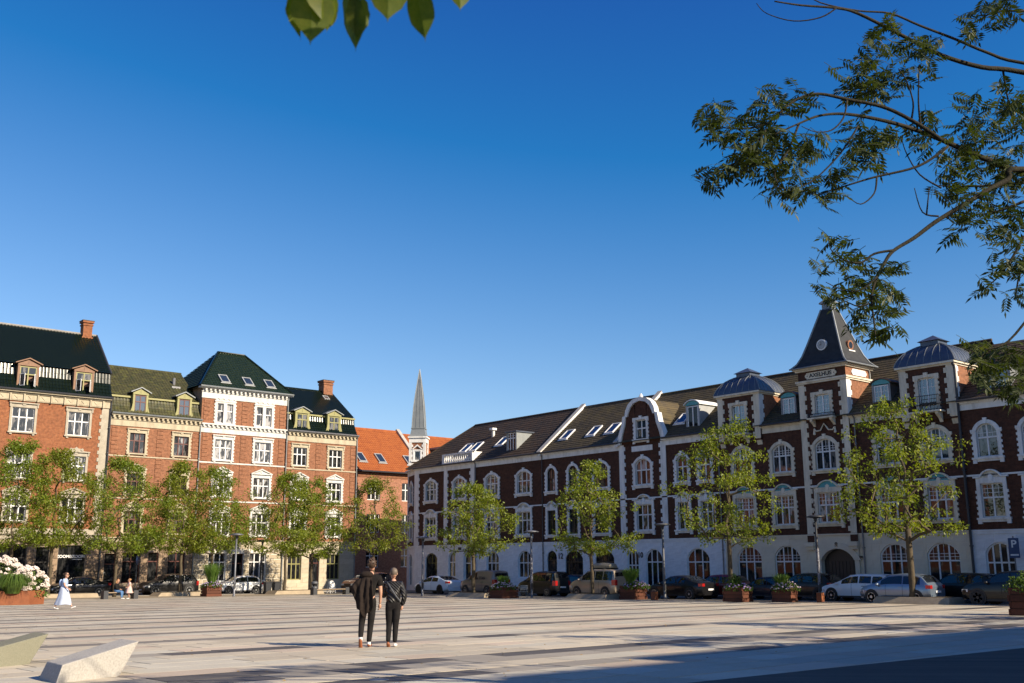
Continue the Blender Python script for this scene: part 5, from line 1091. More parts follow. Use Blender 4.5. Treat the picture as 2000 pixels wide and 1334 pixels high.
# ------------------------------------------------------------------ trees
mat('bark', (0.105,0.082,0.052), (0.062,0.05,0.034), 5, 0.9, 0.2, bump=0.6)
mat('bark_mossy', (0.10,0.085,0.036), (0.05,0.042,0.024), 7, 0.9, 0.2, bump=0.6)
leafmat('leaf_spring', (0.105,0.150,0.014), (0.170,0.210,0.020), (0.255,0.260,0.034), 1.4, 0.42)
leafmat('leaf_deep', (0.085,0.140,0.012), (0.145,0.195,0.016), (0.220,0.230,0.028), 1.4, 0.38)
leafmat('leaf_rusty', (0.095,0.140,0.013), (0.165,0.198,0.018), (0.250,0.220,0.032), 1.2, 0.40)
def rv(r): 
    while True:
        v = Vector((r.uniform(-1, 1), r.uniform(-1, 1), r.uniform(-1, 1)))
        if 0.05 < v.length < 1: return v.normalized()
def leafquad(mb, p, d, n, L, w, bend=0.15):
    s = d.cross(n); s = s.normalized() if s.length > 1e-6 else Vector((1, 0, 0)); n = s.cross(d)
    mb.add([p, p+d*L*0.45+s*w*0.5-n*L*bend*0.3, p+d*L-n*L*bend, p+d*L*0.45-s*w*0.5-n*L*bend*0.3], [(0, 1, 2, 3)])
def tree(label, x, y, hgt, R, fork, seed, lm='leaf_spring', natt=150, nleaf=52, trunk_r=0.12, lean=(0, 0), prof=None, group='young street trees round the square', name='street_tree', lsize=(0.12, 0.22), squash=1.0):
    r = random.Random(seed); base = gz(x, y)-0.05
    t = thing(name, label, 'tree', (x, y, base), 0, group)
    nodes_ = []                                     # (pos, parent)
    n0 = 6
    for i in range(n0+1):
        f = i/n0; nodes_.append((Vector((lean[0]*f*fork+r.uniform(-.03, .03), lean[1]*f*fork+r.uniform(-.03, .03), f*fork)), i-1))
    # leader
    top = hgt*0.86; k = n0
    for i in range(1, 7):
        f = i/6; p = Vector((lean[0]*fork+r.uniform(-.18, .18), lean[1]*fork+r.uniform(-.18, .18), fork+(top-fork)*f*0.9)); nodes_.append((p, k)); k = len(nodes_)-1
    prof = prof or [(0, 0.62), (0.12, 0.95), (0.36, 1.0), (0.58, 0.80), (0.8, 0.52), (1.0, 0.20)]
    def pr(f):
        for (a, b), (c, d) in zip(prof, prof[1:]):
            if f <= c: return b+(d-b)*(f-a)/(c-a)
        return prof[-1][1]
    lob = [(r.uniform(0, 6.28), r.uniform(0.6, 1.2)) for _ in range(5)]
    att = []
    z0 = fork*0.94
    while len(att) < natt:
        f = r.random()**1.25; a = r.uniform(0, 6.283); rad = math.sqrt(r.uniform(0.06, 1.0))*R*pr(f)*(0.86+0.30*math.sin(a*2+lob[0][0])*math.sin(3*a+lob[1][0]+f*5))
        p = Vector((rad*math.cos(a), rad*math.sin(a)*squash, z0+(hgt-z0)*f+r.uniform(-.2, .2)))
        p.x += lean[0]*fork; p.y += lean[1]*fork
        if noise.noise(p*0.75+Vector((seed*3.1, 0, 0))) < -0.16: continue
        att.append(p)
    att.sort(key=lambda p: (p-Vector((0, 0, fork))).length)
    tips = []
    for p in att:
        best, bi = 1e9, 0
        for i in range(n0-1, len(nodes_)):
            q = nodes_[i][0]; d = (p-q).length+max(0, q.z-p.z)*1.6
            if d < best: best, bi = d, i
        q = nodes_[bi][0]; v = p-q; L = v.length; ns = max(1, int(L/0.55)); cur = bi
        for i in range(1, ns+1):
            f = i/ns; w = q+v*f+Vector((0, 0, math.sin(f*math.pi)*L*0.07))+rv(r)*0.05*L*(1-f)
            nodes_.append((w, cur)); cur = len(nodes_)-1
        tips.append((p, v.normalized() if L > 1e-3 else Vector((0, 0, 1))))
    cnt = [0]*len(nodes_)
    for i in range(len(nodes_)-1, 0, -1):
        cnt[i] += 1; cnt[nodes_[i][1]] += cnt[i]
    rad = [max(0.008, trunk_r*min(1.0, (c/max(1, cnt[0]))**0.48)) for c in cnt]
    tb = MB(); pts = [nodes_[i][0] for i in range(n0+1)]; rr = [trunk_r*(1.28 if i == 0 else 1.0-0.02*i) for i in range(n0+1)]; tb.tube(pts, rr, 9); tb.build('trunk', 'bark', t, True)
    bb = MB(); kids = {}
    for i, (p, q) in enumerate(nodes_): kids.setdefault(q, []).append(i)
    for i in range(n0+1, len(nodes_)):
        p, q = nodes_[i]; bb.tube([nodes_[q][0], p], [min(rad[q], rad[i]*1.25), rad[i]], 5 if rad[i] > 0.02 else 3, False)
    bb.build('limbs', 'bark', t, True)
    lb = MB()
    for p, v in tips:
        cr = r.uniform(0.28, 0.60); nl = int(nleaf*r.uniform(0.55, 1.35)*(cr/0.4))
        for _ in range(nl):
            o = rv(r); q = p+Vector((o.x, o.y, o.z*0.75))*cr*r.random()**0.5
            n = (rv(r)+Vector((0, 0, 0.9))).normalized(); d = (rv(r)+o*0.8+Vector((0, 0, -0.25))).normalized()
            L = r.uniform(*lsize); leafquad(lb, q, d, n, L, L*r.uniform(0.42, 0.6))
    for i in range(n0+6, len(nodes_)):              # odd leaves along the twigs
        if rad[i] < 0.03 and r.random() < 0.75:
            for _ in range(3): leafquad(lb, nodes_[i][0]+rv(r)*0.12, rv(r), (rv(r)+UP).normalized(), r.uniform(*lsize), 0.07)
    c = lb.build('crown', lm, t); tag(c, kind='stuff'); return t
tree('street tree cut by the left edge behind the white hydrangeas', 21.2, 78.6, 10.9, 4.3, 3.85, 101, 'leaf_deep', 237, 60)
tree('street tree with forked trunk beside the black shop front', 23.75, 78.3, 10.3, 3.9, 4.15, 102, 'leaf_rusty', 187, 52)
tree('dark-leaved street tree right behind the bench with two people', 28.2, 77.9, 10.0, 4.2, 3.65, 103, 'leaf_deep', 225, 58)
tree('street tree with pale straight trunk in front of the black estate car', 33.25, 78.2, 10.0, 4.2, 3.75, 104, 'leaf_rusty', 218, 56)
tree('street tree behind the tall grass planter left of the white hatchback', 36.3, 79.4, 9.9, 4.0, 3.75, 105, 'leaf_deep', 206, 56)
tree('street tree with smooth tan trunk beside the black waste bins', 42.1, 78.2, 9.7, 3.9, 3.65, 106, 'leaf_spring', 206, 54)
tree('street tree with shaded trunk behind the grey litter bin', 45.2, 79.4, 9.5, 3.7, 3.45, 107, 'leaf_deep', 200, 54)
tree('street tree above the walking couple at the mouth of the side street', 49.3, 76.2, 9.6, 4.0, 3.85, 108, 'leaf_rusty', 162, 46)
tree('street tree in front of the small white delivery van', 45.4, 57.6, 7.6, 3.6, 3.25, 109, 'leaf_spring', 140, 50, 0.13)
tree('street tree in front of the beige car with the roof box', 47.25, 47.9, 8.4, 3.3, 3.25, 110, 'leaf_spring', 125, 48, 0.12)
tree('tall street tree rising behind the planter by the dark red car', 49.0, 38.4, 10.4, 4.1, 3.6, 111, 'leaf_spring', 135, 46, 0.14)
tree('big street tree in front of the blue hatchback at the right', 51.0, 28.4, 10.4, 4.5, 3.8, 112, 'leaf_spring', 145, 46, 0.17)
for i, (x, y, hh, R) in enumerate(((23.5, 5.2, 8.6, 3.6), (31.5, 7.0, 8.6, 3.6), (39.5, 9.0, 8.0, 3.4))):
    tree(('leafy plane tree outside the right edge nearest the camera', 'leafy plane tree outside the right edge, middle one', 'leafy plane tree outside the right edge, farthest one')[i], x, y, hh, R, 3.4, 120+i, 'leaf_deep', 100, 40, 0.16, group='trees outside the right edge', name='plane_tree')
# concrete pads and sunken edges at the feet of the trees
def pad(label, x, y, L, w, hgt, rz=0):
    t = thing('tree_pad', label, 'kerb block', (x, y, gz(x, y)), rz, 'low concrete pads at the tree feet'); m = MB()
    m.add([(-L/2, -w/2, -0.05), (L/2, -w/2, -0.05), (L/2, w/2, -0.05), (-L/2, w/2, -0.05), (-L/2+0.35, -w/2+0.12, hgt), (L/2-0.12, -w/2+0.12, hgt), (L/2-0.12, w/2-0.12, hgt), (-L/2+0.35, w/2-0.12, hgt)], [(3, 2, 1, 0), (4, 5, 6, 7), (0, 1, 5, 4), (1, 2, 6, 5), (2, 3, 7, 6), (3, 0, 4, 7)])
    m.build('slab_pad', 'concrete_buff', t); b = MB(); b.box(-L/2+0.5, L/2-0.4, -w/2+0.3, w/2-0.3, hgt, hgt+0.02); b.build('soil', 'bark', t)
pad('low buff concrete pad under the pale straight trunk by the black estate car', 33.2, 78.0, 4.2, 1.8, 0.28); pad('low buff concrete pad under the smooth tan trunk by the waste bins', 42.9, 78.0, 4.6, 1.8, 0.3)
pad('low buff concrete pad in front of the small white delivery van', 45.4, 57.6, 1.8, 4.2, 0.3); pad('low grey concrete pad in front of the beige car', 47.3, 47.9, 1.7, 3.6, 0.3); pad('low concrete pad under the trunk by the blue hatchback', 51.2, 28.3, 1.8, 4.2, 0.34); pad('small buff concrete pad behind the walking woman in the pale dress', 24.9, 78.0, 4.0, 1.8, 0.28)

# ------------------------------------------------------------------ planters and their plants
mat('wood_red', (0.135,0.046,0.024), (0.085,0.030,0.017), 4, 0.75, 0.3, vs=(1, 1, 6), bump=0.4, obj_rand=0.25)
mat('corten', (0.235,0.080,0.032), (0.15,0.050,0.022), 2.2, 0.75, 0.3, c3=(0.20,0.066,0.027), bump=0.3)
mat('corten_dark', (0.055,0.028,0.018), None, rough=0.8)
leafmat('leaf_grass', (0.060,0.13,0.020), (0.095,0.17,0.026), (0.14,0.20,0.04), 3.0, 0.35)
leafmat('leaf_shrub', (0.045,0.09,0.016), (0.085,0.14,0.022), (0.13,0.18,0.03), 3.0, 0.3)
mat('petal_white', (0.74,0.66,0.58), (0.66,0.55,0.50), 9, 0.8, 0.2, bump=0.5, obj_rand=0.12)
mat('petal_purple', (0.30,0.20,0.42), (0.42,0.30,0.52), 12, 0.8, 0.2)
mat('petal_mauve', (0.48,0.36,0.46), (0.56,0.46,0.52), 12, 0.8, 0.2)
def blades(label, x, y, z, hgt, spread, n, seed, name='grass_clump', w=0.022, m='leaf_grass', base=0.25, droop=0.0):
    r = random.Random(seed); t = thing(name, label, 'grass', (x, y, z), 0); b = MB()
    for _ in range(n):
        a = r.uniform(0, 6.283); o = Vector((math.cos(a), math.sin(a), 0)); p = o*base*math.sqrt(r.random()); H = hgt*r.uniform(0.6, 1.05); s = spread*r.uniform(0.2, 1.0); sd = Vector((-o.y, o.x, 0))*w*r.uniform(0.6, 1.3)
        q = [p, p+o*s*0.25+UP*H*0.5, p+o*s*0.65+UP*H*0.88, p+o*s*(1+droop)+UP*H*((0.98 if s < spread*0.5 else 0.8)-droop*0.9)]
        b.add([q[0]-sd, q[0]+sd, q[1]-sd*0.9, q[1]+sd*0.9, q[2]-sd*0.6, q[2]+sd*0.6, q[3]], [(0, 1, 3, 2), (2, 3, 5, 4), (4, 5, 6)])
    tag(b.build('blades', m, t), kind='stuff'); return t
def flowerbed(label, x, y, z, R, hgt, n, seed, pm='petal_purple', rz=0, L=1.0):
    r = random.Random(seed); t = thing('flowering_plant', label, 'flowers', (x, y, z), rz); lb = MB(); fb = MB()
    for _ in range(n):
        a = r.uniform(0, 6.283); d = math.sqrt(r.random()); p = Vector((math.cos(a)*R*L*d, math.sin(a)*R*d, hgt*(1-d*d*0.8)*r.uniform(0.4, 1.0)-0.12*d))
        for _k in range(7): leafquad(lb, p+rv(r)*0.09, rv(r), (rv(r)+UP).normalized(), r.uniform(0.08, 0.15), 0.06)
        if r.random() < 0.6:
            q = p+UP*0.07+rv(r)*0.05; fb.ell(q, (0.05, 0.05, 0.035), 6, 3)
    tag(lb.build('leaves', 'leaf_shrub', t), kind='stuff'); tag(fb.build('blossoms', pm, t), kind='stuff'); return t
def wooden_planter(label, x, y, w, hgt, rz=0.0):
    t = thing('wooden_planter', label, 'planter', (x, y, gz(x, y)), rz, 'red wooden planters along the square'); nb = 4; bh = hgt/nb
    bm_ = MB().box(-0.5, 0.5, -0.5, 0.5, -0.5, 0.5).mesh('board', 'wood_red')
    for k in range(nb):
        tw = w*(1.0 if k % 2 else 1.06)
        for i in range(4):
            a = i*math.pi/2; c = Vector((math.cos(a), math.sin(a), 0))*(tw/2-0.03); put('board', bm_, t, (c.x, c.y, bh*(k+0.5)), (0, 0, a), (0.06, tw+0.06 if i % 2 else tw-0.06, bh-0.025))
    MB().box(-w/2+0.05, w/2-0.05, -w/2+0.05, w/2-0.05, 0.02, hgt-0.08).build('soil', 'corten_dark', t); return t
PL = [('leftmost red wooden planter, beside the white hatchback', 33.92, 74.1, 1.05, 0.85), ('red wooden planter beside the metal chair', 44.5, 53.3, 1.3, 0.75), ('red wooden planter behind the low rusty bollard and beige car', 48.0, 45.1, 1.15, 0.85), ('red wooden planter in front of the dark red car', 47.9, 37.1, 1.15, 0.8), ('red wooden planter in front of the black hatchback', 49.3, 35.0, 1.0, 0.8), ('dark planter cut by the right edge', 40.05, 17.75, 1.2, 1.0)]
for i, (lb, x, y, w, hh) in enumerate(PL): wooden_planter(lb, x, y, w, hh, 0.06*i)
Z = lambda x, y, d: gz(x, y)+d
blades('tall upright grass in the leftmost wooden planter', 33.95, 74.15, Z(33.9, 74.1, 0.75), 1.75, 1.0, 300, 1); flowerbed('purple flowers trailing from the leftmost wooden planter', 33.9, 74.0, Z(33.9, 74.1, 0.82), 0.75, 0.3, 150, 2, 'petal_purple')
flowerbed('pale mauve flowers in the planter beside the metal chair', 44.5, 53.3, Z(44.5, 53.3, 0.7), 0.85, 0.35, 190, 3, 'petal_mauve'); blades('small round green bush in the planter beside the metal chair', 44.7, 53.5, Z(44.5, 53.3, 0.72), 0.75, 0.4, 200, 31, w=0.03)
blades('bright green grass in the planter behind the low rusty bollard', 47.95, 45.2, Z(48, 45, 0.78), 1.15, 0.6, 380, 4); flowerbed('purple flowers in the planter behind the low rusty bollard', 48.0, 44.9, Z(48, 45, 0.8), 0.85, 0.3, 190, 5, 'petal_purple')
flowerbed('dark purple flowers in the planter in front of the dark red car', 47.9, 37.1, Z(47.9, 37.1, 0.75), 0.8, 0.3, 160, 6, 'petal_purple'); flowerbed('small yellow-green shrub in the planter in front of the dark red car', 47.8, 37.2, Z(47.9, 37.1, 0.85), 0.32, 0.75, 90, 61, 'leaf_grass')
flowerbed('pale violet flowers in the planter in front of the black hatchback', 49.3, 34.9, Z(49.3, 35, 0.75), 0.75, 0.35, 150, 7, 'petal_mauve'); blades('green grass in the planter in front of the black hatchback', 49.2, 35.1, Z(49.3, 35, 0.72), 0.85, 0.5, 240, 71)
flowerbed('shaded foliage in the planter cut by the right edge', 40.05, 17.75, Z(40, 17.7, 0.95), 0.8, 0.6, 160, 8, 'leaf_shrub')
# corten steel bed with hydrangeas on the left
t = thing('steel_planter', 'low rusty steel planting bed with hydrangeas and grass at the left edge', 'planter', (16.4, 61.3, gz(16.4, 61.3)), 0)
P = [(-2.4, -0.5), (0.2, -0.75), (1.0, -0.72), (2.0, 0.0), (2.0, 1.1), (-2.4, 1.2)]; m = MB()
for (a, b) in zip(P, P[1:]+P[:1]):
    d = Vector((b[0]-a[0], b[1]-a[1], 0)); n = Vector((d.y, -d.x, 0)).normalized()*0.03
    q = MB(); q.add([(a[0], a[1], 0), (b[0], b[1], 0), (b[0], b[1], 0.74), (a[0], a[1], 0.74), (a[0]-n.x, a[1]-n.y, 0), (b[0]-n.x, b[1]-n.y, 0), (b[0]-n.x, b[1]-n.y, 0.74), (a[0]-n.x, a[1]-n.y, 0.74)], [(0, 1, 2, 3), (5, 4, 7, 6), (3, 2, 6, 7), (0, 3, 7, 4), (1, 5, 6, 2)]); q.build('steel_panel', 'corten', t)
m.zprism([(p[0]*0.98, p[1]*0.98) for p in P], 0.0, 0.66); m.build('soil', 'corten_dark', t)
bz = gz(16.4, 61.3)+0.6
blades('dark green fountain grass in the rusty steel planting bed', 16.55, 60.75, bz, 1.15, 0.85, 1100, 9, base=0.4, w=0.016, m='leaf_shrub', droop=0.55)
fl = MB(); rr = random.Random(4)
for k in range(26): v = rv(rr); fl.ell((v.x*0.10, v.y*0.10, v.z*0.075), (0.042, 0.042, 0.03), 5, 3)
FLOW = fl.mesh('flower_head', 'petal_white')
def hydrangea(label, x, y, z, rx, ry, rzz, nf, seed):
    r = random.Random(seed); t = thing('hydrangea_bush', label, 'bush', (x, y, z), 0); lb = MB()
    for _ in range(1500):
        v = rv(r); v.z = abs(v.z)*1.0-0.12; k = r.uniform(0.55, 0.98); p = Vector((v.x*rx*k, v.y*ry*k, v.z*rzz*k)); leafquad(lb, p, (rv(r)+v*0.6).normalized(), (rv(r)+UP+v).normalized(), r.uniform(0.1, 0.18), 0.09)
    tag(lb.build('leaves', 'leaf_shrub', t), kind='stuff'); n = 0
    while n < nf:
        v = rv(r); v.z = v.z if v.z > -0.15 else -v.z
        p = Vector((v.x*rx, v.y*ry, v.z*rzz)); s = r.uniform(0.7, 1.2)
        if p.z < 0.22: continue
        put('flower_head', FLOW, t, p, (r.uniform(-.5, .5), r.uniform(-.5, .5), r.uniform(0, 6)), (s, s, s)); n += 1
    return t
hydrangea('large hydrangea bush covered in creamy white flower heads beside the walking woman', 17.6, 61.7, bz-0.05, 1.1, 0.95, 1.45, 190, 1); hydrangea('hydrangea bush with creamy flowers cut by the left edge', 16.3, 62.0, bz+0.2, 1.35, 0.8, 1.75, 130, 2)

# ------------------------------------------------------------------ street furniture
mat('steel_paint', (0.145,0.15,0.17), (0.11,0.115,0.13), 3, 0.45, 0.5, metal=0.3); mat('steel_dark', (0.03,0.032,0.038), (0.022,0.024,0.03), 3, 0.5); mat('sticker_mix', (0.02,0.02,0.03), (0.32,0.32,0.36), 14, 0.6, detail=1)
mat('bin_grey', (0.085,0.09,0.10), (0.065,0.07,0.078), 3, 0.5); mat('wood_bench', (0.34,0.25,0.16), (0.25,0.18,0.115), 5, 0.7); mat('sign_blue', (0.009,0.038,0.12), None, rough=0.4); mat('rubber', (0.014,0.014,0.015), None, rough=0.7)
def lamp(label, x, y, hgt, m='steel_paint', sticker=False, lean=0.0):
    t = thing('street_lamp', label, 'street lamp', (x, y, gz(x, y)), 0, 'slim street lamps round the square'); MB().lathe([(0.12, 0), (0.12, 0.05), (0.085, 0.08), (0.075, 1.2), (0.062, hgt-0.1)], n=12).build('pole', m, t, True)
    MB().lathe([(0.09, hgt-0.14), (0.09, hgt-0.02), (0.16, hgt+0.02)], n=12).build('collar', 'steel_dark', t); MB().lathe([(0.16, hgt+0.02), (0.50, hgt+0.06), (0.52, hgt+0.10), (0.30, hgt+0.17), (0.05, hgt+0.20)], n=20).build('lamp_head', m, t, True)
    MB().box(-0.09, 0.05, -0.105, -0.05, 0.55, 0.95).build('service_door', 'steel_dark', t)
    if sticker: MB().lathe([(0.088, 0.9), (0.086, 2.9)], n=12).build('stickers', 'sticker_mix', t)
lamp('pale street lamp beside the leftmost wooden planter', 35.1, 72.8, 4.35); lamp('thin dark street lamp behind the white hatchback', 41.0, 80.2, 4.2, 'steel_dark'); lamp('street lamp in front of the pale blue sedan', 44.9, 62.9, 4.05); lamp('street lamp covered in white marks in front of the black minivan', 46.6, 52.9, 4.2, sticker=True)
lamp('pale street lamp standing before the black sedan', 49.2, 43.6, 4.4, 'bin_grey'); lamp('dark street lamp with stickers in front of the arched gate', 52.3, 34.75, 4.6, 'steel_dark', True)
def bench(label, x, y, L, rz=0):
    t = thing('bench', label, 'bench', (x, y, gz(x, y)), rz); 
    for k in range(4): MB().box(-L/2+0.3, L/2-0.3, -0.26+k*0.135, -0.26+k*0.135+0.115, 0.40, 0.45).build('slat', 'wood_bench', t)
    for sg in (-1, 1): MB().box(*sorted((sg*L/2, sg*(L/2-0.3))), -0.28, 0.28, 0, 0.55).build('end_block', 'steel_dark', t)
    MB().box(-L/2+0.3, L/2-0.3, -0.04, 0.04, 0.34, 0.40).build('rail', 'steel_dark', t)
bench('wooden bench with dark end blocks under the seated woman and child', 26.05, 70.9, 2.3, 0.02); bench('low dark bench beside the grey litter bin', 43.2, 72.9, 3.1, -0.05); bench('low bench partly hidden behind the walking couple', 45.6, 70.5, 2.6, -0.05)
t = thing('litter_bin', 'round grey litter bin at the far side of the square', 'bin', (42.1, 73.4, gz(42.1, 73.4))); MB().lathe([(0.22, 0), (0.25, 0.03), (0.25, 0.62), (0.24, 0.64)], n=18).build('body', 'bin_grey', t, True); MB().lathe([(0.10, 0.64), (0.10, 0.82)], n=10).build('opening', 'ink', t); MB().lathe([(0.26, 0.82), (0.27, 0.95), (0.2, 1.02), (0.05, 1.05)], n=18).build('lid', 'bin_grey', t, True)
for sg in (-1, 1): MB().box(*sorted((sg*0.20, sg*0.25)), -0.05, 0.05, 0.6, 0.86).build('lid_post', 'bin_grey', [o for o in [t]][0])
for k, (dx, lb_) in enumerate(((0, 'left of two small black waste bins by the tan tree trunk'), (0.75, 'right of two small black waste bins by the tan tree trunk'))):
    x, y = 41.3+dx, 79.6; t = thing('waste_bin', lb_, 'bin', (x, y, gz(x, y)), 0, 'small black waste bins'); MB().add([(-0.2, -0.2, 0.1), (0.2, -0.2, 0.1), (0.2, 0.2, 0.1), (-0.2, 0.2, 0.1), (-0.27, -0.27, 0.9), (0.27, -0.27, 0.9), (0.27, 0.27, 0.9), (-0.27, 0.27, 0.9)], [(3, 2, 1, 0), (4, 5, 6, 7), (0, 1, 5, 4), (1, 2, 6, 5), (2, 3, 7, 6), (3, 0, 4, 7)]).build('body', 'steel_dark', t); MB().xprism([(-0.3, 0.9), (0.3, 0.9), (0.28, 1.0), (-0.24, 0.96)], -0.3, 0.3).build('lid', 'steel_dark', t)
    for sg in (-1, 1): MB().disc((sg*0.2, 0.2, 0.1), 0.1, 0.1, -0.03, 0.03, 10).build('wheel', 'rubber', t)
t = thing('pavement_sign', 'round-topped white pavement sign on the far side of the square', 'sign', (47.3, 79.6, gz(47.3, 79.6)), 0.15)
for sg, y0 in ((-1, -0.22), (1, 0.22)):
    f_ = put('sign_frame', None, t, (0, y0, 0), (-sg*0.20 if False else sg*0.2, 0, 0)); f_.name = 'sign_panel'
    MB().strip([(-0.26, 0)]+arc(-0.26, 0.26, 0.75, 0.26, 10)+[(0.26, 0)], [(-0.31, 0)]+arc(-0.31, 0.31, 0.75, 0.31, 10)+[(0.31, 0)], -0.02, 0.02).build('frame', 'paint_white', f_); MB().prism([(-0.25, 0.32), (0.25, 0.32)]+arc(-0.25, 0.25, 0.74, 0.25, 10)[::-1], -0.01, 0.01).build('board', 'paint_white', f_)
def rusty(label, x, y):
    t = thing('rusty_bollard', label, 'bollard', (x, y, gz(x, y)), 0.1, 'low rusty steel bollards'); MB().box(-0.15, 0.15, -0.15, 0.15, 0, 0.5).build('post', 'corten', t); MB().box(-0.16, 0.16, -0.16, 0.16, 0.5, 0.53).build('cap', 'steel_dark', t)
rusty('low rusty steel bollard beside the pale street lamp', 47.7, 43.1); rusty('low rusty steel bollard at the foot of the stickered dark lamp', 50.2, 33.35)
t = thing('metal_chair', 'single metal armchair beside the planter with mauve flowers', 'chair', (45.35, 52.3, gz(45.35, 52.3)), 2.2); 
for sx in (-1, 1):
    for sy in (-1, 1): MB().tube([(sx*0.24, sy*0.22, 0), (sx*0.23, sy*0.21, 0.44 if sy > 0 else 0.82)], 0.014, 6).build('leg', 'zinc_pale', t)
    MB().tube([(sx*0.24, 0.22, 0.42), (sx*0.26, 0.24, 0.63), (sx*0.24, -0.2, 0.66)], 0.014, 6).build('armrest', 'zinc_pale', t)
for k in range(5): MB().box(-0.22, 0.22, -0.2+k*0.085, -0.2+k*0.085+0.065, 0.43, 0.45).build('slat', 'zinc_pale', t)
for k in range(3): MB().box(-0.22, 0.22, -0.225, -0.205, 0.55+k*0.1, 0.62+k*0.1).build('back_slat', 'zinc_pale', t)
x, y = 57.2, 25.85; t = thing('parking_sign', 'blue parking sign on a pole at the right edge', 'sign', (x, y, gz(x, y)), -math.pi/2+0.45); MB().tube([(0, 0, 0), (0, 0, 3.45)], 0.035, 8).build('pole', 'pipe_grey', t); bd = MB().box(-0.26, 0.26, -0.06, -0.04, 2.3, 3.35).build('sign_board', 'sign_blue', t); put('lettering', text_mesh('P', 0.55, 'paint_white', 0.004, 0.01), bd, (0, -0.066, 3.02), (math.pi/2, 0, 0)); MB().box(-0.2, 0.2, -0.066, -0.0605, 2.42, 2.50).build('sign_line', 'paint_white', bd)
x, y = 32.4, 84.9; t = thing('round_sign', 'round dark traffic sign on a thin pole before the stone ground floor', 'sign', (x, y, gz(x, y)+0.1), 0.9); MB().tube([(0, 0, 0), (0, 0, 3.0)], 0.03, 8).build('pole', 'pipe_grey', t); MB().disc((0, 0, 2.65), 0.42, 0.42, -0.05, -0.035, 24).build('sign_disc', 'sign_blue', t)
# cut granite wedges in the left foreground
mat('granite_pale', (0.47,0.445,0.405), (0.335,0.315,0.28), 34, 0.85, 0.3, bump=0.6, detail=3); mat('granite_grey', (0.26,0.25,0.185), (0.19,0.185,0.13), 60, 0.85, 0.3, bump=0.6, detail=3)
def wedge(label, bx, by, m):
    z = gz(bx, by); t = MB(); o = Vector((bx, by, z)); B = Vector((0, 0, -0.02)); Cc = Vector((1.117, 0.55, -0.03)); Av = Vector((0.009, 0.88, -0.03)); Dv = Cc+Av-B
    Bt, Ct = Vector((0.093, 0.046, 0.254)), Vector((1.47, 0.724, 0.489)); At = Bt+Vector((0.02, 0.78, 0.0)); Dt = Ct+Vector((0.0, 0.78, 0.0))
    t.add([B, Cc, Dv, Av, Bt, Ct, Dt, At], [(3, 2, 1, 0), (4, 5, 6, 7), (0, 1, 5, 4), (1, 2, 6, 5), (2, 3, 7, 6), (3, 0, 4, 7)])
    ob = t.build('granite_wedge', m, None, False, o); tag(ob, label, 'stone block', 'cut granite wedges')
    bv = ob.modifiers.new('bevel', 'BEVEL'); bv.width = 0.014; bv.segments = 2; return ob
wedge('pale sunlit granite wedge in the left foreground', 5.137, 16.265, 'granite_pale'); wedge('greenish grey granite wedge cut by the left edge', 4.75, 19.55, 'granite_grey')
# ------------------------------------------------------------------ parked cars
glass('car_glass', (0.010,0.012,0.014), 1.7); mat('plate_white', (0.72,0.72,0.72), None, rough=0.4); mat('plate_yellow', (0.75,0.50,0.04), None, rough=0.4)
mat('lamp_red', (0.32,0.012,0.010), None, rough=0.15, coat=0.6); mat('lamp_clear', (0.62,0.64,0.66), None, rough=0.12, coat=0.8); mat('rim_silver', (0.55,0.56,0.57), None, rough=0.3, metal=0.7); mat('rim_dark', (0.03,0.03,0.032), None, rough=0.35, metal=0.4)
mat('trim_black', (0.012,0.012,0.013), None, rough=0.55); mat('seam', (0.006,0.006,0.006), None, rough=0.8)
for nm, c, me in (('car_black', (0.008,0.008,0.009), 0.0), ('car_darkblue', (0.010,0.014,0.026), 0.2), ('car_white', (0.72,0.73,0.74), 0.0), ('car_beige', (0.35,0.29,0.225), 0.35), ('car_taupe', (0.23,0.185,0.155), 0.3), ('car_red', (0.17,0.006,0.010), 0.15), ('car_steel', (0.20,0.255,0.33), 0.55), ('car_brown', (0.065,0.036,0.026), 0.3), ('car_pale', (0.60,0.66,0.72), 0.0)):
    mat(nm, c, None, rough=0.3, metal=me, coat=0.35 if sum(c) < 0.1 else 0.9, spec=0.3)
def lerp_prof(P, x):
    if x <= P[0][0]: return P[0][1]
    for (a, b), (c, d) in zip(P, P[1:]):
        if x <= c:
            t = (x-a)/(c-a) if c > a else 0; return b+(d-b)*t
    return P[-1][1]
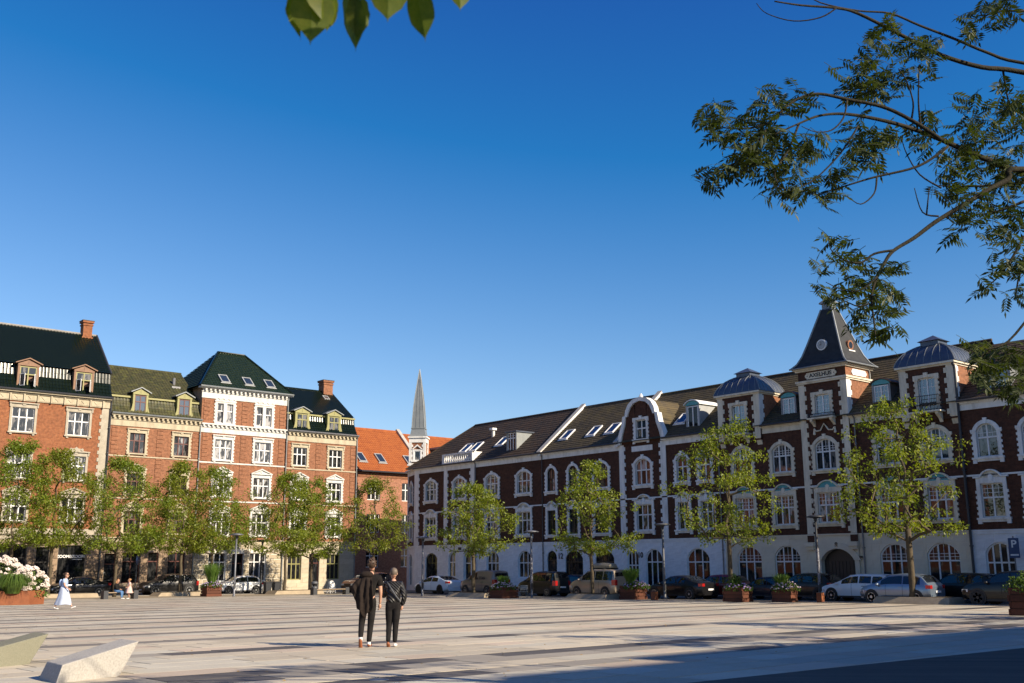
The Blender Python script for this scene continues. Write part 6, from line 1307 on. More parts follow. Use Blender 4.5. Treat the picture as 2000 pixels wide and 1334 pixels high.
# top: roofline (fraction of length from the rear, height); belt: waist line; cab: start/end of windows (rear glass foot, rear roof, front roof, cowl)
CARS = {
 'hatch': dict(L=3.9, W=1.72, H=1.49, top=[(0, .86), (.03, .98), (.12, 1.36), (.22, 1.46), (.42, 1.49), (.58, 1.43), (.76, 1.02), (.93, .86), (1, .66)], belt=[(0, .90), (.5, .93), (.8, .88), (1, .66)], cab=(.035, .16, .575, .755), wb=(.185, .815), wr=.31),
 'sedan': dict(L=4.65, W=1.84, H=1.44, top=[(0, .90), (.03, 1.02), (.14, 1.06), (.32, 1.39), (.45, 1.44), (.56, 1.40), (.75, .98), (.94, .80), (1, .62)], belt=[(0, .92), (.5, .94), (.8, .88), (1, .62)], cab=(.15, .32, .56, .745), wb=(.20, .815), wr=.33),
 'fast': dict(L=4.7, W=1.85, H=1.44, top=[(0, .92), (.025, 1.06), (.10, 1.10), (.30, 1.38), (.48, 1.44), (.60, 1.37), (.80, .92), (.95, .74), (1, .58)], belt=[(0, .95), (.5, .94), (.82, .84), (1, .58)], cab=(.09, .31, .595, .785), wb=(.20, .82), wr=.34),
 'estate': dict(L=4.6, W=1.8, H=1.50, top=[(0, .88), (.02, 1.0), (.07, 1.38), (.16, 1.48), (.45, 1.50), (.58, 1.44), (.77, 1.0), (.94, .84), (1, .64)], belt=[(0, .92), (.5, .95), (.8, .90), (1, .64)], cab=(.03, .12, .58, .765), wb=(.20, .82), wr=.33),
 'suv': dict(L=4.45, W=1.84, H=1.64, top=[(0, .98), (.02, 1.08), (.10, 1.52), (.18, 1.61), (.45, 1.64), (.58, 1.57), (.74, 1.14), (.93, 1.0), (1, .76)], belt=[(0, 1.02), (.5, 1.05), (.8, 1.02), (1, .76)], cab=(.03, .13, .58, .735), wb=(.19, .81), wr=.36),
 'van': dict(L=4.2, W=1.78, H=1.78, top=[(0, 1.0), (.006, 1.08), (.04, 1.70), (.10, 1.77), (.48, 1.78), (.60, 1.68), (.78, 1.16), (.93, .98), (1, .72)], belt=[(0, 1.02), (.5, 1.04), (.8, 1.06), (1, .72)], cab=(.008, .045, .60, .77), wb=(.185, .80), wr=.32),
}
RB = [0, 0.008, 0.02, 0.045, 0.08, 0.12, 0.16, 0.22, 0.28, 0.34, 0.40, 0.46, 0.52, 0.58, 0.64, 0.70, 0.755, 0.80, 0.86, 0.91, 0.95, 0.98, 0.993, 1.0]
CMESH = {}
def car(label, kind, paint, x, y, rz, rim='rim_silver', roof=None, plate='plate_white', glassback=True, name='parked_car', group='cars parked round the square', cat='car', panel=False, scale=1.0):
    k = CARS[kind]; L, W = k['L'], k['W']; t = thing(name, label, cat, (x, y, gz(x, y)), rz, group); t.scale = (scale,)*3
    def sect(f):
        zt = lerp_prof(k['top'], f); zb = min(lerp_prof(k['belt'], f), zt-0.02)
        e = min(1.0, math.sqrt(max(0.0, 1-((abs(f-0.5)-0.36)/0.155)**2)) if abs(f-0.5) > 0.36 else 1.0)
        w = W/2*(0.74+0.26*e); c = max(0.0, min(1.0, (zt-zb)/(k['H']-0.95))); cw = w*(0.93-0.21*c)
        lo = 0.20 if 0.05 < f < 0.95 else 0.30
        X = (f-0.5)*L
        return [(X, 0, lo), (X, w*0.84, lo), (X, w*0.965, lo+0.10), (X, w, 0.52), (X, w*0.985, zb*0.88), (X, w*0.94, zb), (X, cw+0.01, zt-0.06*c-0.012), (X, cw*0.86, zt-0.008), (X, 0, zt+0.012)]
    key = (kind,)
    if key not in CMESH:
        m = MB(); n = 9; V = []
        for f in RB:
            s = sect(f); V += s + [(p[0], -p[1], p[2]) for p in s[1:-1]][::-1]
        q = 2*n-2; F = []
        for i in range(len(RB)-1):
            for j in range(q): F.append((i*q+j, i*q+(j+1) % q, (i+1)*q+(j+1) % q, (i+1)*q+j))
        F += [tuple(range(q-1, -1, -1)), tuple((len(RB)-1)*q+j for j in range(q))]
        m.add(V, F); CMESH[key] = m
    b = CMESH[key].build('body', paint, t, fix=True); smoothed(b, 38)
    off = 0.008
    def pane(name_, pts, m_='car_glass'): MB().poly(*pts).build(name_, m_, t)
    c0, c1, c2, c3 = k['cab']
    def sidept(f, v, sg):                            # v 0 waist .. 1 roof edge
        s = sect(f); a, c = Vector(s[5]), Vector(s[6]); p = a+(c-a)*v; return (p.x, sg*(p.y+off), p.z)
    for sg in (-1, 1):
        cuts = [(c1+0.01, (c1+c2)/2-0.085), ((c1+c2)/2-0.07, (c1+c2)/2+0.09), ((c1+c2)/2+0.105, c2+(c3-c2)*0.55)]
        if kind in ('hatch', 'sedan', 'fast'): cuts = [(c1-0.03, (c1+c2)/2-0.0), ((c1+c2)/2+0.012, c2+(c3-c2)*0.62)]
        if panel: cuts = [(0.50, 0.70)]
        for (f0, f1) in cuts:
            n = 6; bot = [sidept(f0+(f1-f0)*i/n, 0.10, sg) for i in range(n+1)]; top = [sidept(f0+(f1-f0)*(0.02+0.96*i/n), 0.90, sg) for i in range(n+1)]
            m = MB(); m.add(bot+top, [(i, i+1, n+2+i, n+1+i) if sg < 0 else (i, n+1+i, n+2+i, i+1) for i in range(n)]); m.build('side_window', 'car_glass', t)
    def toppt(f, j):                                 # j -1..1 across
        s = sect(f); e, r, cc = Vector(s[6]), Vector(s[7]), Vector(s[8]); a = abs(j); p = cc+(r-cc)*min(1, a/0.86) if a < 0.86 else r+(e-r)*(a-0.86)/0.14; d = Vector((0, 0, 1)); return Vector((p.x, math.copysign(p.y, j) if a else 0, p.z))
    for (f0, f1, nm) in ((c2+0.008, c3-0.012, 'windscreen'), (c0+0.012, c1-0.012, 'rear_window')):
        if nm == 'rear_window' and not glassback: continue
        n = 5; js = [-0.90, -0.45, 0, 0.45, 0.90]; V = []
        for i in range(n+1):
            f = f0+(f1-f0)*i/n; 
            tx = Vector(sect(min(1, f+0.01))[8])-Vector(sect(max(0, f-0.01))[8]); nn = Vector((-tx.z, 0, tx.x)).normalized()*0.014
            V += [toppt(f, j)+nn for j in js]
        MB().add(V, [(i*5+j, (i+1)*5+j, (i+1)*5+j+1, i*5+j+1) for i in range(n) for j in range(4)]).build(nm, 'car_glass', t)
    wr = k['wr']
    for f in k['wb']:
        for sg in (-1, 1):
            X = (f-0.5)*L; Y = W/2
            a = MB(); a.disc((X, sg*(Y-0.10), wr+0.02), wr+0.065, wr+0.065, -0.114, 0.114, 22); a.build('wheel_arch', 'trim_black', t)
            wl_ = put('wheel', None, t, (X, sg*(Y-0.085), wr)); tm = MB()
            tm.disc((0, 0, 0), wr, wr, -0.105, 0.105, 22); tm.disc((0, 0, 0), wr*0.93, wr*0.90, *( (0.105, 0.114) if sg > 0 else (-0.114, -0.105)), 22) ; tm.build('tyre', 'rubber', wl_)
            rm = MB(); o = sg*0.118
            for q in range(6):
                a0 = q*math.pi/3+0.3; c, s_ = math.cos(a0), math.sin(a0); px, pz = -s_, c; ri, ro, hw, hv = 0.05, wr*0.66, 0.035, 0.06
                pts = [(c*ri+px*hw, s_*ri+pz*hw), (c*ro+px*hv, s_*ro+pz*hv), (c*ro-px*hv, s_*ro-pz*hv), (c*ri-px*hw, s_*ri-pz*hw)]
                rm.add([(p[0], o, p[1]) for p in pts]+[(p[0], o-sg*0.03, p[1]) for p in pts], [(0, 1, 2, 3), (3, 2, 1, 0), (0, 1, 5, 4), (2, 3, 7, 6)])
            n = 22; V = [(r_*math.cos(2*math.pi*i/n), o, r_*math.sin(2*math.pi*i/n)) for r_ in (wr*0.62, wr*0.70) for i in range(n)]; rm.add(V, [(i, (i+1) % n, n+(i+1) % n, n+i) for i in range(n)]); rm.disc((0, o, 0), 0.07, 0.07, -0.008, 0.008, 10)
            rm.build('rim', rim, wl_)
    s0, s1 = sect(0.0), sect(1.0)
    for sg in (-1, 1):
        wE = s0[3][1]
        # tail lamp wraps the rear corner; head lamp wraps the front corner
        zt = min(lerp_prof(k['top'], 0.02), lerp_prof(k['belt'], 0.02)+0.12); m = MB(); hgt = 0.34 if kind in ('van', 'suv', 'estate') else 0.17
        q0, q1 = sect(0.0), sect(0.05); 
        P = [(q0[0][0]-0.012, sg*wE*0.70), (q0[0][0]-0.012, sg*(wE*0.99)), (q1[0][0], sg*(q1[3][1]+0.012)), (q1[0][0], sg*(q1[3][1]-0.02)), (q0[0][0]+0.02, sg*wE*0.70)]
        m.zprism(P if sg > 0 else P[::-1], zt-hgt-0.02, zt-0.02); m.build('tail_lamp', 'lamp_red', t, fix=True)
        q0, q1 = sect(1.0), sect(0.92); zf = lerp_prof(k['belt'], 0.965); m = MB(); wF = q0[3][1]
        P = [(q0[0][0]+0.010, sg*wF*0.55), (q0[0][0]+0.010, sg*wF*0.98), (q1[0][0], sg*(q1[3][1]+0.010)), (q1[0][0], sg*(q1[3][1]-0.03)), (q0[0][0]-0.03, sg*wF*0.55)]
        m.zprism(P[::-1] if sg > 0 else P, zf-0.19, zf-0.06); m.build('head_lamp', 'lamp_clear', t, fix=True)
        X = (c3-0.5)*L-0.16; Y = sect(c3)[5][1]; MB().ell((X, sg*(Y+0.13), lerp_prof(k['belt'], c3)+0.05), (0.09, 0.11, 0.075), 10, 6).build('wing_mirror', paint, t, True)
        doors = [((c1+c2)/2, 0.0)] + ([((c1+c2)/2+0.19, 0.0)] if kind != 'hatch' else [((c1+c2)/2+0.24, 0)])
        m = MB()
        for (f, _) in doors:
            a, c, d = Vector(sect(f)[2]), Vector(sect(f)[3]), Vector(sect(f)[5]); 
            for u_, v_ in ((a, c), (c, Vector(sect(f)[4])), (Vector(sect(f)[4]), d)): m.add([(u_.x-0.008, sg*(u_.y+0.004), u_.z), (u_.x+0.008, sg*(u_.y+0.004), u_.z), (v_.x+0.008, sg*(v_.y+0.004), v_.z), (v_.x-0.008, sg*(v_.y+0.004), v_.z)], [(0, 1, 2, 3)])
        m.build('door_seam', 'seam', t)
        for f in ((c1+c2)/2+0.03, (c1+c2)/2-0.15):
            p = Vector(sect(f)[4]); MB().box(p.x-0.09, p.x+0.09, sg*p.y-0.02, sg*p.y+0.02, p.z-0.015, p.z+0.015).build('door_handle', 'trim_black' if paint in ('car_white',) else paint, t)
        Y = W/2*0.966; MB().box(-L*0.27, L*0.27, *sorted((sg*(Y-0.05), sg*(Y+0.012))), 0.20, 0.30).build('sill_trim', 'trim_black', t)
    MB().box(-L/2-0.03, -L/2+0.12, -W*0.36, W*0.36, 0.26, 0.46).build('rear_bumper', paint if kind in ('hatch', 'fast', 'sedan') else 'trim_black', t); MB().box(L/2-0.1, L/2+0.03, -W*0.34, W*0.34, 0.24, 0.48).build('front_bumper', paint, t); MB().box(L/2-0.06, L/2+0.035, -W*0.24, W*0.24, 0.36, 0.52).build('grille', 'trim_black', t)
    zpl = 0.60 if kind != 'van' else 0.66; MB().box(-L/2-0.045, -L/2-0.01, -0.26, 0.26, zpl-0.055, zpl+0.055).build('number_plate', plate, t); MB().box(L/2+0.03, L/2+0.045, -0.26, 0.26, 0.38, 0.48).build('number_plate', 'plate_white', t)
    return t
UPS = math.pi/2; NX, FX = 51.45, 54.55
car('pale blue-white fastback sedan behind the thin street lamp', 'fast', 'car_pale', 52.0, 70.6, UPS, 'rim_dark')
v_ = car('small delivery van, white with taupe side, lettered on the flank', 'van', 'car_taupe', 52.3, 64.9, UPS, plate='plate_yellow', panel=True, name='delivery_van', cat='van', scale=1.03)
put('lettering', text_mesh('TITAN', 0.26, 'trim_black', 0.004, 0.006), v_, (-0.75, 0.897, 1.22), (math.pi/2, 0, math.pi)); m = MB(); m.prism([(-0.12, 0), (0.12, 0), (0.0, 0.2)], 0, 0.005); o_ = m.build('emblem', 'trim_black', v_, loc=(-0.2, 0.893, 1.12))
car('black minivan with red tail lamps beside the metal chair', 'van', 'car_black', NX, 57.1, UPS, scale=0.97)
be = car('beige people carrier with a roof box, side on behind a tree', 'van', 'car_beige', NX-0.1, 51.3, UPS, scale=1.04)
car('dark blue car mostly hidden behind the black minivan', 'hatch', 'car_darkblue', FX, 57.4, UPS); car('black sedan behind the pale street lamp', 'sedan', 'car_black', NX, 44.2, UPS, 'rim_silver'); car('dark red hatchback in the shade behind a planter', 'hatch', 'car_red', FX, 43.6, UPS, 'rim_dark')
car('dark blue hatchback half hidden by the planter with purple flowers', 'hatch', 'car_darkblue', FX+0.05, 40.0, UPS, 'rim_dark', scale=0.9); car('black hatchback parked in front of the cream ground floor', 'suv', 'car_black', FX, 37.1, UPS, 'rim_dark', scale=0.95)
car('white estate car in front of the arched gate', 'estate', 'car_white', FX-0.2, 33.3, UPS); car('steel blue hatchback behind the big tree trunk', 'hatch', 'car_steel', NX+0.4, 29.5, UPS, scale=1.02); car('black car in deep shade beside the steel blue hatchback', 'suv', 'car_black', FX, 27.6, UPS, 'rim_dark', scale=0.94); car('black estate car cut by the right edge', 'suv', 'car_black', NX+0.35, 23.6, UPS, 'rim_dark')
car('black sedan behind the woman in the pale dress', 'sedan', 'car_black', 27.2, 83.1, math.pi); car('black estate car behind the pale straight tree trunk', 'suv', 'car_black', 34.5, 83.4, math.pi); car('small white hatchback at the far side of the square', 'hatch', 'car_white', 40.3, 82.9, math.pi, 'rim_silver'); car('brown car half hidden behind the walking man', 'suv', 'car_brown', 51.4, 80.3, math.pi+0.15, scale=1.05)
# roof box with rack on the beige carrier
m = MB(); V = []
for f, w_, h_ in ((-1.0, 0.25, 0.12), (-0.85, 0.36, 0.26), (-0.2, 0.42, 0.34), (0.5, 0.42, 0.32), (0.9, 0.34, 0.2), (1.05, 0.2, 0.06)): V += [(f, -w_, 0), (f, -w_*1.05, h_*0.5), (f, -w_*0.8, h_), (f, w_*0.8, h_), (f, w_*1.05, h_*0.5), (f, w_, 0)]
m.add(V, [(i*6+j, i*6+(j+1) % 6, (i+1)*6+(j+1) % 6, (i+1)*6+j) for i in range(5) for j in range(6)]+[(5, 4, 3, 2, 1, 0), (30, 31, 32, 33, 34, 35)])
mat('roofbox_tan', (0.34,0.30,0.20), (0.26,0.22,0.15), 3, 0.5); t = thing('roof_box', 'tan roof box strapped on top of the beige people carrier', 'roof box', (NX-0.1, 50.85, gz(51, 51)+1.93), UPS); smoothed(m.build('lid', 'roofbox_tan', t, fix=True), 30)
MB().box(-0.95, 0.98, -0.43, 0.43, -0.04, 0.0).build('base', 'trim_black', t)
for xx in (-0.6, 0.6): MB().box(xx-0.03, xx+0.03, -0.7, 0.7, -0.08, -0.041).build('crossbar', 'trim_black', t)
# two motorbikes in the shade by the corner
def motorbike(label, x, y, rz):
    t = thing('motorbike', label, 'motorbike', (x, y, gz(x, y)), rz, 'motorbikes by the corner')
    for X in (-0.7, 0.7): w_ = put('wheel', None, t, (X, 0, 0.3)); MB().disc((0, 0, 0), 0.30, 0.30, -0.06, 0.06, 18).build('tyre', 'rubber', w_); MB().disc((0, 0, 0), 0.2, 0.2, -0.065, 0.065, 14).build('rim', 'rim_silver', w_)
    smoothed(MB().ell((0.12, 0, 0.82), (0.34, 0.17, 0.16), 12, 8).build('tank', 'trim_black', t)); smoothed(MB().ell((-0.45, 0, 0.80), (0.42, 0.15, 0.09), 12, 6).build('seat', 'rubber', t)); MB().box(-0.3, 0.3, -0.15, 0.15, 0.3, 0.66).build('engine', 'rim_dark', t)
    for sg in (-1, 1): MB().tube([(0.7, sg*0.09, 0.3), (0.45, sg*0.08, 0.95)], 0.025, 6).build('fork', 'rim_silver', t); MB().tube([(0.45, sg*0.06, 1.0), (0.42, sg*0.35, 1.05)], 0.015, 6).build('handlebar', 'trim_black', t); MB().tube([(0.42, sg*0.3, 1.05), (0.46, sg*0.36, 1.22)], 0.008, 5).build('mirror_arm', 'trim_black', t); MB().ell((0.46, sg*0.36, 1.25), (0.02, 0.07, 0.05), 8, 5).build('mirror', 'rim_silver', t)
    MB().ell((0.58, 0, 0.92), (0.08, 0.09, 0.09), 10, 6).build('head_lamp', 'lamp_clear', t); MB().box(-0.92, -0.86, -0.07, 0.07, 0.72, 0.8).build('tail_lamp', 'lamp_red', t)
motorbike('dark motorbike nearest the pale sedan in the shaded corner', 50.0, 75.0, 2.0); motorbike('dark motorbike behind the leather jacket in the shaded corner', 48.6, 74.2, 2.2)
# ------------------------------------------------------------------ people
mat('skin', (0.48,0.27,0.185), (0.42,0.23,0.155), 8, 0.55, 0.4); mat('hair_brown', (0.035,0.018,0.009), (0.065,0.034,0.017), 18, 0.6); mat('hair_grey', (0.16,0.12,0.085), (0.10,0.075,0.055), 22, 0.6); mat('hair_blond', (0.34,0.17,0.065), (0.25,0.12,0.045), 18, 0.6)
mat('cloth_black', (0.012,0.011,0.011), (0.020,0.018,0.017), 9, 0.95, 0.08, bump=0.3); mat('denim_black', (0.013,0.012,0.012), (0.022,0.020,0.020), 8, 0.95, 0.08, bump=0.4); mat('coat_brown', (0.019,0.014,0.012), (0.028,0.021,0.018), 6, 0.95, 0.1, bump=0.4)
mat('cloth_pale', (0.47,0.53,0.66), (0.40,0.46,0.59), 5, 0.85, 0.2, bump=0.2); mat('cloth_blue', (0.36,0.46,0.66), (0.30,0.39,0.58), 5, 0.85, 0.2); mat('denim_blue', (0.10,0.20,0.38), (0.07,0.15,0.30), 8, 0.9, 0.2); mat('leather_brown', (0.30,0.095,0.035), (0.22,0.07,0.028), 8, 0.5); mat('shoe_white', (0.68,0.66,0.64), None, rough=0.7); mat('sole_tan', (0.20,0.11,0.06), None, rough=0.8); mat('cloth_pink', (0.60,0.42,0.38), (0.52,0.36,0.33), 7, 0.85, 0.2); mat('sock_white', (0.72,0.70,0.70), None, rough=0.9)
def quilt(name):
    m, nt, N, L, P = nodes(name); M[name] = m; P.inputs['Base Color'].default_value = (0.016, 0.015, 0.015, 1); P.inputs['Roughness'].default_value = 0.38
    v = vec(N, L, 'Object'); w = N.new('ShaderNodeTexWave'); w.inputs['Scale'].default_value = 9; w.bands_direction = 'DIAGONAL'; L.new(v, w.inputs['Vector']); b = N.new('ShaderNodeBump'); b.inputs['Strength'].default_value = 0.9; b.inputs['Distance'].default_value = 0.02; L.new(w.outputs['Fac'], b.inputs['Height']); L.new(b.outputs[0], P.inputs['Normal'])
quilt('leather_quilted')
def skinned(nodes_, edges, sub=2):
    """grow a smooth surface round a jointed skeleton, return a plain mesh"""
    names = list(nodes_); me = bpy.data.meshes.new('sk'); me.from_pydata([tuple(nodes_[n][0]) for n in names], [(names.index(a), names.index(b)) for a, b in edges], [])
    o = bpy.data.objects.new('sk', me); COL.objects.link(o); o.modifiers.new('skin', 'SKIN').use_smooth_shade = True
    for i, n in enumerate(names):
        r = nodes_[n][1]; sv = me.skin_vertices[0].data[i]; sv.radius = r if hasattr(r, '__len__') else (r, r); sv.use_root = (i == 0)
    s = o.modifiers.new('sub', 'SUBSURF'); s.levels = sub; s.render_levels = sub
    bpy.context.view_layer.update(); out = bpy.data.meshes.new_from_object(o.evaluated_get(bpy.context.evaluated_depsgraph_get())); bpy.data.objects.remove(o)
    mb = MB(); mb.add([tuple(v.co) for v in out.vertices], [tuple(p.vertices) for p in out.polygons]); bpy.data.meshes.remove(out); return mb
V3 = Vector
def hand(mb, wr, d, side, out, k=1.0, curl=0.35):
    """palm with five unequal, bent fingers; d = pointing direction, side = across the palm towards the thumb, out = palm normal"""
    d, side = d.normalized(), (side-d*side.dot(d)).normalized(); out = d.cross(side).normalized()*(1 if d.cross(side).dot(out) > 0 else -1)
    mb.tube([wr, wr+d*0.03*k, wr+d*0.075*k, wr+d*0.095*k], [0.022*k, 0.033*k, 0.036*k, 0.03*k], 8)
    for i, (L, o) in enumerate(((0.072, 0.030), (0.08, 0.010), (0.075, -0.010), (0.058, -0.028))):
        a = wr+d*0.082*k+side*o*k; b = a+(d*0.92+out*curl*0.5).normalized()*L*0.45*k; c = b+(d*0.6+out*curl*1.6).normalized()*L*0.32*k; e = c+(d*0.25+out*curl*2.2).normalized()*L*0.25*k; mb.tube([a, b, c, e], [0.0095*k, 0.009*k, 0.008*k, 0.006*k], 6)
    a = wr+d*0.025*k+side*0.024*k; b = a+(d*0.6+side*0.7+out*0.2).normalized()*0.036*k; c = b+(d*0.9+side*0.25+out*0.35).normalized()*0.03*k; mb.tube([a, b, c], [0.012*k, 0.011*k, 0.008*k], 6)
def head(mb, c, fwd, k=1.0):
    q = fwd.to_track_quat('Y', 'Z').to_matrix(); P = lambda x, y, z: c+q @ V3((x, y, z))*k
    mb.ell(P(0, -0.008, 0.018), (0.078*k, 0.096*k, 0.105*k), 14, 10, q); mb.ell(P(0, 0.032, -0.062), (0.056*k, 0.058*k, 0.062*k), 12, 8, q)
    mb.tube([P(0, 0.083, 0.022), P(0, 0.112, -0.022), P(0, 0.088, -0.034)], [0.009*k, 0.014*k, 0.009*k], 6); mb.tube([P(-0.024, 0.084, -0.062), P(0, 0.094, -0.062), P(0.024, 0.084, -0.062)], 0.008*k, 6)
    for s in (-1, 1): mb.ell(P(s*0.079, -0.006, -0.005), (0.012*k, 0.02*k, 0.032*k), 8, 6, q); mb.ell(P(s*0.031, 0.080, 0.018), (0.014*k, 0.010*k, 0.008*k), 8, 6, q)
    return P, q
def shoe(t, an, to, m, name='shoe', sole='sole_tan', k=1.0):
    d = (to-an); up = UP; f = V3((d.x, d.y, 0)).normalized() if V3((d.x, d.y, 0)).length > 0.02 else V3((0, 1, 0)); d = d.normalized()
    mb = skinned({'h': (an-d*0.05*k+V3((0, 0, 0)), (0.038*k, 0.036*k)), 'm': (an+d*0.09*k, (0.044*k, 0.036*k)), 't': (an+d*0.19*k, (0.046*k, 0.026*k))}, [('h', 'm'), ('m', 't')], 2)
    return mb.build(name, m, t, True)
def person(label, loc, rz, J, R, cloth, hairm, hairkind='short', k=1.0, hands=True, look=None):
    t = thing('person', label, 'person', loc, rz); g = lambda n: V3(J[n])*k
    nd = {n: (g(n), tuple(c*k for c in R[n])) for n in ('pelvis', 'spine', 'chest', 'neck', 'nape', 'shL', 'elL', 'wrL', 'shR', 'elR', 'wrR', 'hipL', 'knL', 'anL', 'hipR', 'knR', 'anR')}
    ed = [('pelvis', 'spine'), ('spine', 'chest'), ('chest', 'neck'), ('neck', 'nape'), ('chest', 'shL'), ('shL', 'elL'), ('elL', 'wrL'), ('chest', 'shR'), ('shR', 'elR'), ('elR', 'wrR'), ('pelvis', 'hipL'), ('hipL', 'knL'), ('knL', 'anL'), ('pelvis', 'hipR'), ('hipR', 'knR'), ('knR', 'anR')]
    b = skinned(nd, ed); hc = g('head'); fw_ = look or V3((0, 1, 0)); P, q = head(b, hc, fw_, k)
    if hands:
        for s, sd in (('L', -1), ('R', 1)):
            d = (g('wr'+s)-g('el'+s)).normalized(); hand(b, g('wr'+s), d, V3((0, 1, 0.1)), V3((-sd, 0, 0)), k)
    b.build('body', 'skin', t, True)
    inf = lambda n, e: (g(n), tuple((c+e)*k for c in R[n]))
    for (nm, kind, m_) in cloth:
        if kind == 'trousers': skinned({n: inf(n, 0.016 if n != 'pelvis' else 0.02) for n in ('pelvis', 'hipL', 'knL', 'anL', 'hipR', 'knR', 'anR')} | {'waist': (g('pelvis')+V3((0, 0, 0.14))*k, tuple((c+0.016)*k for c in R['spine']))}, [('pelvis', 'waist'), ('pelvis', 'hipL'), ('hipL', 'knL'), ('knL', 'anL'), ('pelvis', 'hipR'), ('hipR', 'knR'), ('knR', 'anR')]).build(nm, m_, t, True)
        if kind in ('tee', 'jacket'):
            n_ = {n: inf(n, 0.03) for n in ('pelvis', 'spine', 'chest', 'shL', 'shR')}; n_['pelvis'] = (g('pelvis')-V3((0, 0, 0.03))*k, tuple((c+0.045)*k for c in R['pelvis'])); n_['collar'] = (g('neck')+V3((0, 0, 0.0))*k, tuple((c+0.028)*k for c in R['neck'])); e_ = [('pelvis', 'spine'), ('spine', 'chest'), ('chest', 'collar')]
            for s in ('L', 'R'):
                e_.append(('chest', 'sh'+s))
                if kind == 'tee': n_['sl'+s] = (g('sh'+s)+(g('el'+s)-g('sh'+s))*0.62, tuple((c+0.026)*k for c in R['sh'+s])); e_.append(('sh'+s, 'sl'+s))
                else: n_['el'+s] = inf('el'+s, 0.024); n_['wr'+s] = inf('wr'+s, 0.024); e_ += [('sh'+s, 'el'+s), ('el'+s, 'wr'+s)]
            skinned(n_, e_).build(nm, m_, t, True)
    if hairkind == 'short': 
        h_ = MB(); h_.ell(P(0, -0.022, 0.034), (0.094*k, 0.104*k, 0.112*k), 14, 10, q); rr_ = random.Random(3)
        for _ in range(60):
            v = rv(rr_); 
            if v.z > -0.2 and v.y < 0.5: h_.ell(P(v.x*0.088, -0.022+v.y*0.098, 0.040+v.z*0.108), (0.026*k, 0.026*k, 0.02*k), 6, 4)
        h_.build('hair', hairm, t, True)
    elif hairkind == 'cropped': MB().ell(P(0, -0.016, 0.030), (0.084*k, 0.096*k, 0.098*k), 14, 10, q).build('hair', hairm, t, True)
    elif hairkind == 'bun': h_ = MB(); h_.ell(P(0, -0.024, 0.032), (0.085*k, 0.096*k, 0.104*k), 14, 10, q); h_.ell(P(0, -0.125, 0.045), (0.045*k,)*3, 10, 7); h_.build('hair', hairm, t, True)
    elif hairkind == 'long':
        h_ = MB(); h_.ell(P(0, -0.024, 0.032), (0.088*k, 0.098*k, 0.106*k), 14, 10, q)
        for s in (-1, 0, 1): h_.tube([P(s*0.07, -0.04, 0.02), P(s*0.085, -0.05, -0.13), P(s*0.09, -0.02, -0.30), P(s*0.08, 0.0, -0.42)], [0.05*k, 0.055*k, 0.045*k, 0.02*k], 8)
        h_.build('hair', hairm, t, True)
    return t, g, P, q
R0 = dict(pelvis=(.155, .115), spine=(.135, .10), chest=(.155, .115), neck=(.055, .055), nape=(.052, .052), shL=(.058, .062), elL=(.042, .042), wrL=(.028, .028), shR=(.058, .062), elR=(.042, .042), wrR=(.028, .028), hipL=(.092, .10), knL=(.060, .062), anL=(.042, .045), hipR=(.092, .10), knR=(.060, .062), anR=(.042, .045))
AWAY = AZ-math.pi/2
# man walking away, coat slung over his left shoulder
J = dict(pelvis=(0.0, 0, .97), spine=(.015, 0, 1.16), chest=(.035, .0, 1.36), neck=(.05, .005, 1.53), nape=(.052, .02, 1.60), head=(.055, .035, 1.725), shL=(-.15, 0, 1.45), elL=(-.25, .10, 1.20), wrL=(-.14, .20, 1.36), shR=(.225, 0, 1.44), elR=(.265, -.02, 1.15), wrR=(.245, .05, .90), hipL=(-.09, 0, .90), knL=(-.145, .07, .50), anL=(-.125, -.20, .20), hipR=(.09, 0, .90), knR=(.055, .03, .49), anR=(.03, -.02, .09))
R1 = dict(R0); R1.update(anL=(.036, .040), anR=(.036, .040), knL=(.056, .058), knR=(.056, .058), hipL=(.082, .09), hipR=(.082, .09), pelvis=(.145, .105))
x, y = 12.67, 19.75; gzz = gz(x, y)+0.008
t, g, P, q = person('man in black walking away with a dark coat slung over his left shoulder', (x, y, gzz), AWAY, J, R1, [('jeans', 'trousers', 'denim_black'), ('tshirt', 'tee', 'cloth_black')], 'hair_brown', 'short')
shoe(t, g('anL')+V3((0, -.02, -.05)), g('anL')+V3((0, .06, -.22)), 'leather_brown'); shoe(t, g('anR')+V3((0, 0, -.045)), g('anR')+V3((0.01, .2, -.062)), 'leather_brown')
for s in ('L', 'R'): MB().tube([g('an'+s)+V3((0, 0, .02)), g('an'+s)+V3((0, 0, -.05))], [.041, .04], 10).build('sock', 'sock_white', t)
m = MB(); NXC, NZC = 22, 18; V = []; rr = random.Random(5)
for i in range(NXC+1):
    a = i/NXC; X0 = -0.33+0.47*a; bot = 0.62+0.42*abs(a-0.63)**1.1*1.6+(0.12 if a < 0.25 else 0)+0.03*math.sin(a*19)
    xt = -0.20+0.30*a; topz = 1.565-0.10*abs(a-0.62)*2
    for j in range(NZC+1):
        b = j/NZC; z = topz+(bot-topz)*b; x_ = xt+(X0*1.06-xt)*min(1, b*1.7)**0.8-0.02; fold = (math.sin(a*21+b*3.0+math.sin(b*5))*0.026+math.sin(a*43+b*4)*0.008)*min(1, b*2.2)+math.sin(a*9+1)*0.03*b+noise.noise(V3((a*5, b*6, 3)))*0.03
        y_ = -0.155-0.05*b*(1-b)*3+fold-0.03*a; 
        if b < 0.10: y_ += (0.10-b)*1.4
        V.append((x_, y_, z))
